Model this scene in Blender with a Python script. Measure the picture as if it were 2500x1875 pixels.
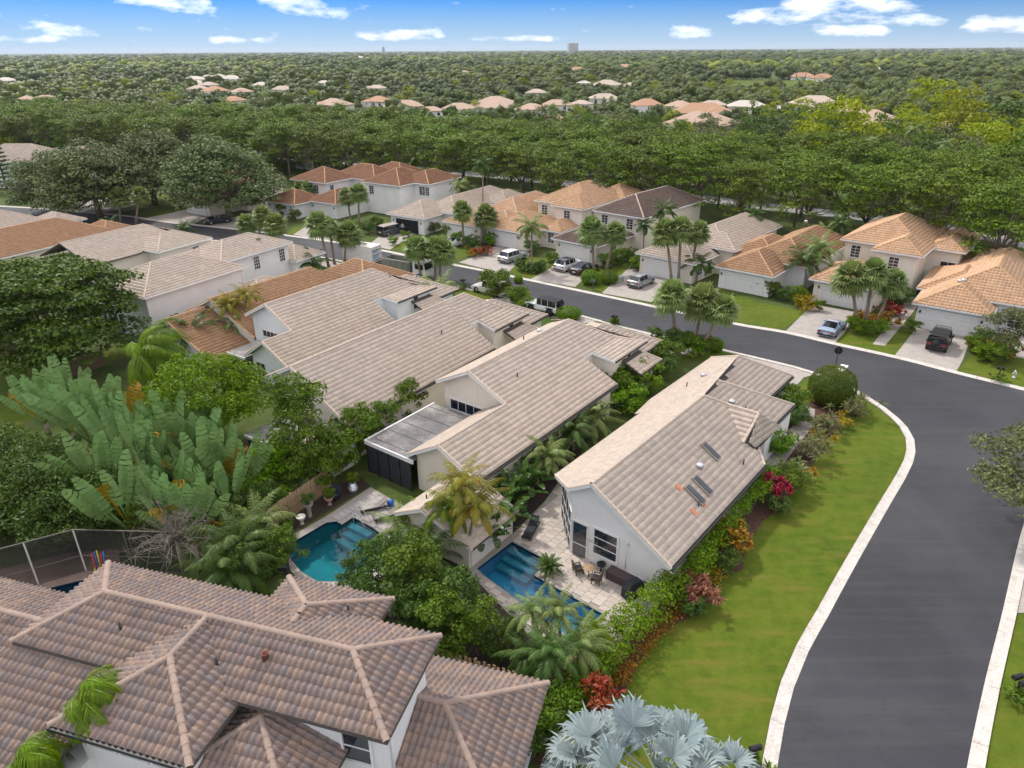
# Aerial view of a suburban street: tiled-roof houses, pools, palms, belt of ficus trees, woods to the horizon.
import bpy, bmesh, math, random
import numpy as np
from mathutils import Vector, Matrix

for o in list(bpy.data.objects):
    bpy.data.objects.remove(o, do_unlink=True)
SC = bpy.context.scene
COL = SC.collection
rad = math.radians

# ---------------------------------------------------------------- camera
CAM_H = 28.0
FPX, CXP, CYP = 1733.0, 1250.0, 937.5            # photograph is 2500 x 1875
PITCH = math.atan((937.5 - 120) / FPX)
ROLL = rad(0.38)
cam_d = bpy.data.cameras.new('camera')
cam_d.sensor_width = 36.0
cam_d.lens = 36.0 * FPX / 2500.0
cam_d.clip_start = 0.5
cam_d.clip_end = 40000.0
cam = bpy.data.objects.new('camera', cam_d)
COL.objects.link(cam)
cam.matrix_world = (Matrix.Translation((0, 0, CAM_H)) @ Matrix.Rotation(rad(90) - PITCH, 4, 'X')
                    @ Matrix.Rotation(-ROLL, 4, 'Z'))
SC.camera = cam

# ---------------------------------------------------------------- light
SUN_EL, SUN_AZ = 52.0, -38.0                     # azimuth from +Y (view direction), positive to the right
SUN_STRENGTH, SUN_ANGLE = 1.8, 4.0
SKY_STRENGTH = 0.10
SKY_TINT = (0.165, 0.33, 0.72, 1)                # clear tropical blue
SC.view_settings.view_transform = 'Standard'
SC.view_settings.look = 'None'
SC.view_settings.gamma = 1.0
SC.view_settings.use_curve_mapping = False
SC.view_settings.exposure = 0.75
SC.render.engine = 'CYCLES'
SC.cycles.max_bounces = 6
SC.cycles.diffuse_bounces = 3
SC.cycles.transparent_max_bounces = 8
SC.cycles.use_denoising = True

sun_d = bpy.data.lights.new('sun', 'SUN')
sun_d.energy = SUN_STRENGTH
sun_d.angle = rad(SUN_ANGLE)
sun_d.color = (1.0, 0.955, 0.88)
sun = bpy.data.objects.new('sun', sun_d)
COL.objects.link(sun)
sd = Vector((math.sin(rad(SUN_AZ)) * math.cos(rad(SUN_EL)), math.cos(rad(SUN_AZ)) * math.cos(rad(SUN_EL)), math.sin(rad(SUN_EL))))
sun.rotation_euler = sd.to_track_quat('Z', 'Y').to_euler()
sun.location = (0, 0, 60)

W = bpy.data.worlds.new('World')
SC.world = W
W.use_nodes = True
wt = W.node_tree
W.cycles.sampling_method = 'MANUAL'
W.cycles.sample_map_resolution = 256
wt.nodes.clear()
def wn(t, **kw):
    n = wt.nodes.new(t)
    for k, v in kw.items():
        setattr(n, k, v)
    return n
def wmath(op, a, b=None, c=None):
    n = wn('ShaderNodeMath', operation=op)
    for i, s in enumerate((a, b, c)):
        if s is None:
            continue
        if isinstance(s, (int, float)):
            n.inputs[i].default_value = s
        else:
            wt.links.new(s, n.inputs[i])
    return n.outputs[0]
sky = wn('ShaderNodeTexSky', sky_type='NISHITA')
sky.sun_disc = False
sky.sun_elevation = rad(SUN_EL)
sky.sun_rotation = rad(SUN_AZ)
sky.altitude = 30
sky.air_density = 1.0
sky.dust_density = 0.1
sky.ozone_density = 3.0
bg = wn('ShaderNodeBackground')
bg.inputs['Strength'].default_value = SKY_STRENGTH
wout = wn('ShaderNodeOutputWorld')
tc = wn('ShaderNodeTexCoord')
sep = wn('ShaderNodeSeparateXYZ')
wt.links.new(tc.outputs['Generated'], sep.inputs[0])
azm = wmath('ARCTAN2', sep.outputs['X'], sep.outputs['Y'])
elv = wmath('ARCSINE', sep.outputs['Z'])
# fair-weather cumulus: two bands of clouds above the horizon whose height and depth change with the azimuth, broken by noise
CLOUDS_A = [(-.66, .030, .012, .9), (-.59, .028, .011, .8), (-.57, .026, .009, 0), (-.55, .024, .008, .8), (-.48, .020, .009, .7), (-.468, .022, .008, 0), (-.462, .062, .008, 0), (-.44, .060, .013, .9), (-.40, .055, .017, 1), (-.355, .044, .011, .9), (-.342, .040, .008, 0),
            (-.338, .064, .008, 0), (-.32, .062, .012, .8), (-.27, .055, .020, 1), (-.21, .040, .012, .9), (-.18, .036, .006, 0), (.26, .028, .008, 0), (.28, .030, .012, .8), (.34, .040, .018, 1), (.42, .044, .021, 1), (.48, .030, .014, .9), (.515, .026, .010, 0), (.53, .022, .013, .85), (.66, .020, .014, .9)]
CLOUDS_B = [(-.66, .012, .004, 0), (-.58, .013, .005, .7), (-.52, .014, .006, .7), (-.50, .013, .004, 0), (-.37, .012, .004, 0), (-.36, .012, .006, .8), (-.29, .012, .005, .7), (-.27, .012, .004, 0), (-.20, .017, .004, 0), (-.18, .018, .009, .9), (-.09, .016, .008, .9), (-.07, .014, .004, 0),
            (-.01, .012, .005, .7), (.06, .012, .006, .8), (.08, .012, .004, 0), (.185, .019, .004, 0), (.20, .019, .009, .9), (.245, .017, .008, .9), (.26, .016, .004, 0), (.36, .015, .004, 0), (.38, .016, .009, .9), (.44, .016, .008, .9), (.46, .014, .004, 0), (.66, .014, .004, 0)]
tpos = wmath('MULTIPLY_ADD', azm, 1 / 1.32, 0.5)
def band(stops):
    r = wn('ShaderNodeValToRGB')
    el = r.color_ramp.elements
    while len(el) < len(stops): el.new(0.5)
    for e, (a, c, h, d) in zip(el, stops):
        e.position = a / 1.32 + 0.5; e.color = (c * 10, h * 30, d, 1)
    wt.links.new(tpos, r.inputs[0])
    sp = wn('ShaderNodeSeparateColor'); wt.links.new(r.outputs[0], sp.inputs[0])
    q = wmath('DIVIDE', wmath('MULTIPLY_ADD', sp.outputs[0], -0.1, elv), wmath('MULTIPLY', sp.outputs[1], 1 / 30))
    return wmath('MULTIPLY', wmath('MAXIMUM', wmath('SUBTRACT', 1.0, wmath('MULTIPLY', q, q)), 0.0), sp.outputs[2])
acc = wmath('MAXIMUM', band(CLOUDS_A), band(CLOUDS_B))
# the broken cumulus goes on overhead, outside the frame, with the same noise at a larger scale
upf = wn('ShaderNodeMapRange')
upf.inputs['From Min'].default_value = 0.072
upf.inputs['From Max'].default_value = 0.14
wt.links.new(elv, upf.inputs['Value'])
comb = wn('ShaderNodeCombineXYZ')
wt.links.new(wmath('MULTIPLY', azm, wmath('MULTIPLY_ADD', upf.outputs[0], -17.0, 24.0)), comb.inputs[0])
wt.links.new(wmath('MULTIPLY', elv, wmath('MULTIPLY_ADD', upf.outputs[0], -63.0, 70.0)), comb.inputs[1])
nz = wn('ShaderNodeTexNoise')
nz.inputs['Scale'].default_value = 1.0
nz.inputs['Detail'].default_value = 5.0
nz.inputs['Roughness'].default_value = 0.6
wt.links.new(comb.outputs[0], nz.inputs['Vector'])
nf = nz.outputs['Fac']
low = wmath('MULTIPLY', wmath('ADD', wmath('MULTIPLY', acc, 0.62), wmath('MULTIPLY_ADD', nf, 1.90, -1.20)), 1.35)
high = wmath('MULTIPLY', wmath('MULTIPLY', wmath('SUBTRACT', nf, 0.36), 5.0), upf.outputs[0])
cl = wmath('MAXIMUM', low, high)
clamp = wn('ShaderNodeClamp')
wt.links.new(cl, clamp.inputs['Value'])
cfac = wmath('MULTIPLY', wmath('SMOOTH_MIN', clamp.outputs[0], 1.0, 0.2), 0.97)
cmix = wn('ShaderNodeMix', data_type='RGBA')
wt.links.new(cfac, cmix.inputs['Factor'])
# slight saturation of the clear blue
hsv = wn('ShaderNodeHueSaturation')
hsv.inputs['Saturation'].default_value = 1.1
hsv.inputs['Value'].default_value = 1.0
tintm = wn('ShaderNodeMix', data_type='RGBA', blend_type='MULTIPLY')
tintm.inputs['Factor'].default_value = 1.0
tintm.inputs['B'].default_value = SKY_TINT
wt.links.new(sky.outputs[0], tintm.inputs['A'])
wt.links.new(tintm.outputs['Result'], hsv.inputs['Color'])
# thin haze pales the sky just above the horizon
hz = wn('ShaderNodeMapRange')
hz.inputs['From Min'].default_value = -0.01
hz.inputs['From Max'].default_value = 0.055
hz.inputs['To Min'].default_value = 0.80
hz.inputs['To Max'].default_value = 0.0
wt.links.new(elv, hz.inputs['Value'])
hmix = wn('ShaderNodeMix', data_type='RGBA')
wt.links.new(hz.outputs[0], hmix.inputs['Factor'])
wt.links.new(hsv.outputs[0], hmix.inputs['A'])
hmix.inputs['B'].default_value = (4.0, 5.1, 6.1, 1)
wt.links.new(hmix.outputs['Result'], cmix.inputs['A'])
cmix.inputs['B'].default_value = (10.8, 10.5, 10.2, 1)
wt.links.new(cmix.outputs['Result'], bg.inputs['Color'])
wt.links.new(bg.outputs[0], wout.inputs[0])

# ---------------------------------------------------------------- helpers
RNG = np.random.default_rng(7)
CP, SP = math.cos(PITCH), math.sin(PITCH)
CR, SR = math.cos(ROLL), math.sin(ROLL)
def P(px, py, z=0.0):
    """place on the level z that the photograph shows at pixel (px, py)"""
    x = (px - CXP) / FPX
    y = -(py - CYP) / FPX
    x, y = CR * x + SR * y, -SR * x + CR * y
    d = (x, CP + SP * y, -SP + CP * y)
    t = (z - CAM_H) / d[2]
    return Vector((d[0] * t, d[1] * t, z))
def project(V):
    V = np.asarray(V, float) - np.array([0, 0, CAM_H])
    dep = V[:, 1] * CP - V[:, 2] * SP
    y = (V[:, 1] * SP + V[:, 2] * CP) / dep
    x = V[:, 0] / dep
    x, y = CR * x - SR * y, SR * x + CR * y
    return CXP + FPX * x, CYP - FPX * y, dep

def setp(o, label=None, cat=None, group=None, kind=None):
    if label: o['label'] = label
    if cat: o['category'] = cat
    if group: o['group'] = group
    if kind: o['kind'] = kind
    return o
def thing(name, label, cat, loc=(0, 0, 0), rz=0.0, group=None):
    o = bpy.data.objects.new(name, None)
    o.empty_display_size = 0.3
    COL.objects.link(o)
    o.location = loc
    o.rotation_euler = (0, 0, rz)
    return setp(o, label, cat, group)
def link(name, me, parent=None, mats=None):
    if mats is not None and not me.materials:
        for m in (mats if isinstance(mats, (list, tuple)) else [mats]):
            me.materials.append(m)
    o = bpy.data.objects.new(name, me)
    COL.objects.link(o)
    if parent is not None:
        o.parent = parent
    return o
def copy_thing(src, loc, rz=0.0, scale=1.0, label=None, group=None, parent=None, rot=None):
    c = src.copy()
    COL.objects.link(c)
    c.parent = parent
    c.location = loc
    c.rotation_euler = rot if rot else (0, 0, rz)
    c.scale = (scale,) * 3 if isinstance(scale, (int, float)) else scale
    if label: c['label'] = label
    if group: c['group'] = group
    for ch in src.children:
        d = ch.copy(); COL.objects.link(d); d.parent = c
        for g in ch.children:
            e = g.copy(); COL.objects.link(e); e.parent = d
    return c

def mesh_np(name, V, F, tint=None, smooth=False, midx=None):
    """F: (M,k) array of equal-sided faces; tint: per-face float"""
    V = np.ascontiguousarray(V, np.float32).reshape(-1, 3)
    F = np.ascontiguousarray(F, np.int32)
    me = bpy.data.meshes.new(name)
    n, k = F.shape
    me.vertices.add(len(V)); me.vertices.foreach_set('co', V.ravel())
    me.loops.add(n * k); me.loops.foreach_set('vertex_index', F.ravel())
    me.polygons.add(n)
    me.polygons.foreach_set('loop_start', np.arange(0, n * k, k, dtype=np.int32))
    me.polygons.foreach_set('loop_total', np.full(n, k, np.int32))
    if smooth:
        me.polygons.foreach_set('use_smooth', np.ones(n, bool))
    if midx is not None:
        me.polygons.foreach_set('material_index', np.ascontiguousarray(midx, np.int32))
    if tint is not None:
        a = me.attributes.new('tint', 'FLOAT', 'FACE')
        a.data.foreach_set('value', np.ascontiguousarray(tint, np.float32))
    me.update(calc_edges=True)
    return me

class MB:
    """collects boxes, prisms, tubes ... of ONE part and links them as one mesh"""
    def __init__(s): s.v = []; s.f = []; s.m = []; s.cm = 0; s.sm = []
    def add(s, vs, fs, smooth=False):
        b = len(s.v); s.v += [tuple(v) for v in vs]
        for f in fs:
            s.f.append(tuple(i + b for i in f)); s.m.append(s.cm); s.sm.append(smooth)
        return s
    def box(s, c, d, rz=0.0, ax=None):
        c = Vector(c); hx, hy, hz = d[0] / 2, d[1] / 2, d[2] / 2
        R = ax if ax is not None else Matrix.Rotation(rz, 3, 'Z')
        vs = [c + R @ Vector((x * hx, y * hy, z * hz)) for z in (-1, 1) for y in (-1, 1) for x in (-1, 1)]
        return s.add(vs, [(0, 2, 3, 1), (4, 5, 7, 6), (0, 1, 5, 4), (2, 6, 7, 3), (0, 4, 6, 2), (1, 3, 7, 5)])
    def prism(s, pts, z0, z1):
        n = len(pts)
        a = sum(pts[i][0] * pts[(i + 1) % n][1] - pts[(i + 1) % n][0] * pts[i][1] for i in range(n))
        if a < 0: pts = list(pts)[::-1]
        vs = [(p[0], p[1], z0) for p in pts] + [(p[0], p[1], z1) for p in pts]
        return s.add(vs, [tuple(range(n - 1, -1, -1)), tuple(range(n, 2 * n))] + [(i, (i + 1) % n, n + (i + 1) % n, n + i) for i in range(n)])
    def extr(s, poly3, off):
        """closed solid from a planar polygon (3-D points) and an offset vector"""
        n = len(poly3); off = Vector(off)
        a = [Vector(p) for p in poly3]; b = [p + off for p in a]
        nr = Vector((0, 0, 0))
        for i in range(n):
            nr += a[i].cross(a[(i + 1) % n])
        fs = [tuple(range(n - 1, -1, -1)), tuple(range(n, 2 * n))] + [(i, (i + 1) % n, n + (i + 1) % n, n + i) for i in range(n)]
        if nr.dot(off) < 0: fs = [f[::-1] for f in fs]
        return s.add(a + b, fs)
    def tube(s, pts, rs, n=6, smooth=True, cap=True):
        pts = [Vector(p) for p in pts]
        if isinstance(rs, (int, float)): rs = [rs] * len(pts)
        vs = []
        for i, p in enumerate(pts):
            t = (pts[min(i + 1, len(pts) - 1)] - pts[max(i - 1, 0)]).normalized()
            up = Vector((0, 0, 1)) if abs(t.z) < 0.9 else Vector((1, 0, 0))
            a = t.cross(up).normalized(); b = t.cross(a)
            for k in range(n):
                th = 2 * math.pi * k / n
                vs.append(p + (a * math.cos(th) + b * math.sin(th)) * rs[i])
        fs = []
        for i in range(len(pts) - 1):
            for k in range(n):
                k2 = (k + 1) % n
                fs.append((i * n + k, (i + 1) * n + k, (i + 1) * n + k2, i * n + k2))
        if cap:
            fs.append(tuple(range(n))); fs.append(tuple(range((len(pts) - 1) * n + n - 1, (len(pts) - 1) * n - 1, -1)))
        return s.add(vs, fs, smooth)
    def lathe(s, c, prof, n=12, smooth=True):
        """prof: list of (radius, z)"""
        vs = []
        for r, z in prof:
            for k in range(n):
                th = 2 * math.pi * k / n
                vs.append((c[0] + r * math.cos(th), c[1] + r * math.sin(th), c[2] + z))
        fs = []
        m = len(prof)
        for i in range(m - 1):
            for k in range(n):
                k2 = (k + 1) % n
                fs.append((i * n + k, i * n + k2, (i + 1) * n + k2, (i + 1) * n + k))
        fs.append(tuple(range(n - 1, -1, -1))); fs.append(tuple(range((m - 1) * n, m * n)))
        return s.add(vs, fs, smooth)
    def mesh(s, name):
        me = bpy.data.meshes.new(name)
        me.from_pydata([tuple(v) for v in s.v], [], s.f)
        me.polygons.foreach_set('material_index', s.m)
        me.polygons.foreach_set('use_smooth', s.sm)
        me.update()
        return me
    def build(s, name, mats, parent=None, bevel=0.0):
        me = s.mesh(name)
        if bevel:
            bm = bmesh.new(); bm.from_mesh(me)
            bmesh.ops.bevel(bm, geom=list(bm.edges), offset=bevel, segments=2, profile=0.5, affect='EDGES', clamp_overlap=True)
            bm.to_mesh(me); bm.free()
        return link(name, me, parent, mats)

# ---------------------------------------------------------------- materials
MATS = {}
def newmat(name):
    m = bpy.data.materials.new(name); m.use_nodes = True
    nt = m.node_tree
    b = nt.nodes['Principled BSDF']
    return m, nt, b
def nd(nt, t, **kw):
    n = nt.nodes.new(t)
    for k, v in kw.items(): setattr(n, k, v)
    return n
def noise(nt, scale, detail=4, rough=0.55, coord='Object', vec=None):
    n = nd(nt, 'ShaderNodeTexNoise')
    n.inputs['Scale'].default_value = scale; n.inputs['Detail'].default_value = detail; n.inputs['Roughness'].default_value = rough
    if vec is None:
        t = nd(nt, 'ShaderNodeTexCoord'); vec = t.outputs[coord]
    nt.links.new(vec, n.inputs['Vector'])
    return n.outputs['Fac']
def ramp(nt, fac, stops):
    r = nd(nt, 'ShaderNodeValToRGB')
    el = r.color_ramp.elements
    while len(el) < len(stops): el.new(0.5)
    for e, (p, c) in zip(el, stops):
        e.position = p; e.color = (*c, 1)
    nt.links.new(fac, r.inputs[0])
    return r.outputs[0]
def mixc(nt, fac, a, b, blend='MIX'):
    m = nd(nt, 'ShaderNodeMix', data_type='RGBA', blend_type=blend)
    for s, v in (('Factor', fac), ('A', a), ('B', b)):
        if isinstance(v, (int, float)): m.inputs[s].default_value = v
        elif isinstance(v, tuple): m.inputs[s].default_value = (*v, 1)
        else: nt.links.new(v, m.inputs[s])
    return m.outputs['Result']
def bump(nt, b, h, strength=0.3, dist=0.02):
    n = nd(nt, 'ShaderNodeBump'); n.inputs['Strength'].default_value = strength; n.inputs['Distance'].default_value = dist
    nt.links.new(h, n.inputs['Height']); nt.links.new(n.outputs[0], b.inputs['Normal'])
def mul(nt, a, k):
    n = nd(nt, 'ShaderNodeMath', operation='MULTIPLY'); nt.links.new(a, n.inputs[0]); n.inputs[1].default_value = k
    return n.outputs[0]
def mathn(nt, op, a, b):
    n = nd(nt, 'ShaderNodeMath', operation=op)
    for i, s in enumerate((a, b)):
        if isinstance(s, (int, float)): n.inputs[i].default_value = s
        else: nt.links.new(s, n.inputs[i])
    return n.outputs[0]
def plain(name, col, rough=0.6, var=0.12, scale=3.0, metal=0.0, spec=0.4, bmp=0.0, bscale=40.0, coat=0.0):
    """plain painted / solid surface with a little unevenness of colour"""
    if name in MATS: return MATS[name]
    m, nt, b = newmat(name)
    f = noise(nt, scale, 5)
    lo = tuple(c * (1 - var) for c in col); hi = tuple(min(1, c * (1 + var)) for c in col)
    nt.links.new(ramp(nt, f, [(0.3, lo), (0.7, hi)]), b.inputs['Base Color'])
    b.inputs['Roughness'].default_value = rough; b.inputs['Metallic'].default_value = metal
    b.inputs['Specular IOR Level'].default_value = spec
    if coat: b.inputs['Coat Weight'].default_value = coat; b.inputs['Coat Roughness'].default_value = 0.05
    if bmp: bump(nt, b, noise(nt, bscale, 4), bmp, 0.01)
    MATS[name] = m
    return m
def tilemat(name, cols, stain=(0.12, 0.10, 0.09), stain_amt=0.25, rough=0.85):
    """fired / concrete roof tile: tone differs tile by tile, with weathering patches"""
    m, nt, b = newmat(name)
    at = nd(nt, 'ShaderNodeAttribute', attribute_name='tint')
    oi = nd(nt, 'ShaderNodeObjectInfo')
    geo = nd(nt, 'ShaderNodeNewGeometry')
    f = mathn(nt, 'FRACT', mathn(nt, 'ADD', at.outputs['Fac'], oi.outputs['Random']), 0.0)
    n = len(cols)
    c = ramp(nt, f, [(i / max(1, n - 1), cc) for i, cc in enumerate(cols)])
    n1 = noise(nt, 0.55, 5, 0.6, vec=geo.outputs['Position'])
    n2 = noise(nt, 9.0, 4, 0.6, vec=geo.outputs['Position'])
    s1 = nd(nt, 'ShaderNodeMapRange'); s1.inputs[1].default_value = 0.52; s1.inputs[2].default_value = 0.75; s1.inputs[4].default_value = stain_amt
    nt.links.new(n1, s1.inputs[0])
    c = mixc(nt, s1.outputs[0], c, stain)
    s2 = nd(nt, 'ShaderNodeMapRange'); s2.inputs[1].default_value = 0.35; s2.inputs[2].default_value = 0.75; s2.inputs[3].default_value = 0.86; s2.inputs[4].default_value = 1.12
    nt.links.new(n2, s2.inputs[0])
    mm = nd(nt, 'ShaderNodeVectorMath', operation='SCALE'); nt.links.new(c, mm.inputs[0]); nt.links.new(s2.outputs[0], mm.inputs['Scale'])
    nt.links.new(mm.outputs[0], b.inputs['Base Color'])
    b.inputs['Roughness'].default_value = rough; b.inputs['Specular IOR Level'].default_value = 0.25
    MATS[name] = m
    return m
def leafmat(name, dark, light, trans=0.25, rough=0.55, alt=None, altp=0.85, spec=0.3):
    """foliage: tone differs leaf by leaf and plant by plant; part of the light passes through"""
    m, nt, b = newmat(name)
    at = nd(nt, 'ShaderNodeAttribute', attribute_name='tint')
    oi = nd(nt, 'ShaderNodeObjectInfo')
    f = mathn(nt, 'ADD', mathn(nt, 'MULTIPLY', at.outputs['Fac'], 0.75), mathn(nt, 'MULTIPLY', oi.outputs['Random'], 0.25))
    st = [(0.0, dark), (0.78, light)]
    if alt: st = [(0.0, dark), (altp - 0.12, light), (altp, alt)]
    c = ramp(nt, f, st)
    hs = nd(nt, 'ShaderNodeHueSaturation')
    hv = nd(nt, 'ShaderNodeMapRange'); hv.inputs[3].default_value = 0.485; hv.inputs[4].default_value = 0.512
    hs.inputs['Saturation'].default_value = 1.18
    nt.links.new(oi.outputs['Random'], hv.inputs[0]); nt.links.new(hv.outputs[0], hs.inputs['Hue'])
    nt.links.new(c, hs.inputs['Color'])
    c = hs.outputs[0]
    nt.links.new(c, b.inputs['Base Color'])
    b.inputs['Roughness'].default_value = rough; b.inputs['Specular IOR Level'].default_value = spec
    t = nd(nt, 'ShaderNodeBsdfTranslucent'); nt.links.new(c, t.inputs['Color'])
    mx = nd(nt, 'ShaderNodeMixShader'); mx.inputs[0].default_value = trans
    out = nt.nodes['Material Output']
    nt.links.new(b.outputs[0], mx.inputs[1]); nt.links.new(t.outputs[0], mx.inputs[2]); nt.links.new(mx.outputs[0], out.inputs['Surface'])
    MATS[name] = m
    return m
def stucco(name, col):
    if name in MATS: return MATS[name]
    m, nt, b = newmat(name)
    f = noise(nt, 0.5, 6, 0.6)
    g = noise(nt, 4.0, 4)
    c = ramp(nt, f, [(0.25, tuple(x * 0.88 for x in col)), (0.6, col), (0.8, tuple(min(1, x * 1.05) for x in col))])
    # rain streaks: noise stretched along the height
    t = nd(nt, 'ShaderNodeTexCoord'); mp = nd(nt, 'ShaderNodeMapping'); mp.inputs['Scale'].default_value = (2.2, 2.2, 0.18)
    nt.links.new(t.outputs['Object'], mp.inputs[0])
    st = noise(nt, 1.0, 5, 0.65, vec=mp.outputs[0])
    s = nd(nt, 'ShaderNodeMapRange'); s.inputs[1].default_value = 0.55; s.inputs[2].default_value = 0.8; s.inputs[4].default_value = 0.35
    nt.links.new(st, s.inputs[0])
    c = mixc(nt, s.outputs[0], c, tuple(x * 0.72 for x in col))
    nt.links.new(c, b.inputs['Base Color'])
    b.inputs['Roughness'].default_value = 0.9; b.inputs['Specular IOR Level'].default_value = 0.2
    bump(nt, b, g, 0.15, 0.01)
    MATS[name] = m
    return m
def twotone(name, cols, scale, detail=6, rough=0.9, fine=None, coord='Object', bmp=0.2):
    if name in MATS: return MATS[name]
    m, nt, b = newmat(name)
    f = noise(nt, scale, detail, 0.62, coord)
    n = len(cols)
    c = ramp(nt, f, [(0.25 + 0.5 * i / (n - 1), cc) for i, cc in enumerate(cols)])
    if fine:
        g = noise(nt, fine, 5, 0.65, coord)
        mr = nd(nt, 'ShaderNodeMapRange'); mr.inputs[1].default_value = 0.3; mr.inputs[2].default_value = 0.7; mr.inputs[3].default_value = 0.72; mr.inputs[4].default_value = 1.28
        nt.links.new(g, mr.inputs[0])
        mm = nd(nt, 'ShaderNodeVectorMath', operation='SCALE'); nt.links.new(c, mm.inputs[0]); nt.links.new(mr.outputs[0], mm.inputs['Scale'])
        c = mm.outputs[0]
        if bmp: bump(nt, b, g, bmp, 0.03)
    nt.links.new(c, b.inputs['Base Color'])
    b.inputs['Roughness'].default_value = rough; b.inputs['Specular IOR Level'].default_value = 0.25
    MATS[name] = m
    return m

M_TAN = tilemat('tile_tan', [(.58, .48, .395), (.54, .455, .375), (.50, .415, .34), (.62, .52, .425), (.56, .445, .365)], (.37, .32, .26), .30)
M_BROWN = tilemat('tile_brown', [(.33, .235, .185), (.27, .205, .18), (.235, .195, .18), (.37, .265, .205), (.30, .215, .18), (.26, .22, .21)], (.12, .10, .095), .55)
M_ORANGE = tilemat('tile_orange', [(.42, .25, .145), (.38, .225, .13), (.46, .28, .165), (.36, .21, .12)], (.28, .17, .10), .35)
M_SAND = tilemat('tile_sand', [(.60, .38, .23), (.55, .35, .21), (.66, .43, .27), (.52, .32, .19)], (.32, .23, .16), .3)
M_RED = tilemat('tile_red', [(.30, .155, .095), (.27, .14, .085), (.34, .18, .11), (.25, .13, .08)], (.16, .09, .06), .4)
M_DARK = tilemat('tile_dark', [(.19, .13, .105), (.16, .115, .10), (.21, .15, .12)], (.09, .075, .07), .5)
M_REPLACED = tilemat('tile_replaced', [(.55, .18, .09), (.60, .22, .12)], (.3, .15, .1), .1)
M_RIDGE = tilemat('tile_ridge', [(.56, .46, .37), (.53, .43, .345), (.59, .48, .39)], (.35, .28, .22), .3)
M_RIDGEB = tilemat('tile_ridge_brown', [(.36, .265, .215), (.33, .245, .20), (.39, .285, .23)], (.22, .17, .14), .4)
M_RIDGEO = tilemat('tile_ridge_orange', [(.55, .33, .18), (.50, .30, .16)], (.34, .22, .13), .3)
M_UNDER = plain('roof_underlay', (.10, .085, .075), .95)
S_WHITE = stucco('stucco_white', (.82, .81, .79))
S_BLUE = stucco('stucco_pale_blue', (.80, .85, .88))
S_CREAM = stucco('stucco_cream', (.77, .71, .62))
S_GREY = stucco('stucco_grey', (.60, .58, .55))
M_TRIM = plain('white_paint', (.78, .78, .77), .45, .05)
M_GUTTER = plain('dark_gutter', (.035, .034, .035), .5, .2)
M_GLASS = plain('window_glass', (.018, .026, .036), .06, .3, 1.2, spec=0.9)
M_SCREEN = plain('insect_screen', (.03, .035, .045), .7, .3)
M_DOORW = plain('garage_door_paint', (.74, .73, .71), .5, .04)
M_BLACK = plain('black_metal', (.018, .018, .02), .4, .3)
M_ALU = plain('aluminium_frame', (.75, .75, .74), .35, .05, metal=0.2)
M_STEEL = plain('galvanised_steel', (.62, .64, .66), .35, .12, metal=0.7)
M_CONC = twotone('kerb_concrete', [(.44, .40, .36), (.58, .53, .48), (.64, .60, .55)], 1.6, fine=14, bmp=.1)
M_ASPH = None
M_MULCH = twotone('bark_mulch', [(.055, .03, .02), (.10, .052, .036), (.15, .085, .06)], 6, fine=40)
M_SOIL = twotone('dark_soil', [(.035, .026, .02), (.06, .045, .035)], 4, fine=30)
M_PAVER = twotone('driveway_pavers', [(.33, .29, .26), (.39, .35, .315), (.44, .39, .36)], 1.1, fine=9, bmp=.1)
M_WOOD = twotone('fence_wood', [(.30, .19, .11), (.40, .27, .16), (.46, .32, .20)], 2.2, fine=12)
M_WOODD = twotone('weathered_wood', [(.16, .10, .075), (.22, .14, .10)], 2.2, fine=12)
M_BARK = twotone('bark', [(.13, .10, .075), (.22, .17, .13)], 5, fine=22)
M_PBARK = twotone('palm_bark', [(.20, .155, .115), (.30, .24, .18)], 3, fine=16)

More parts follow.
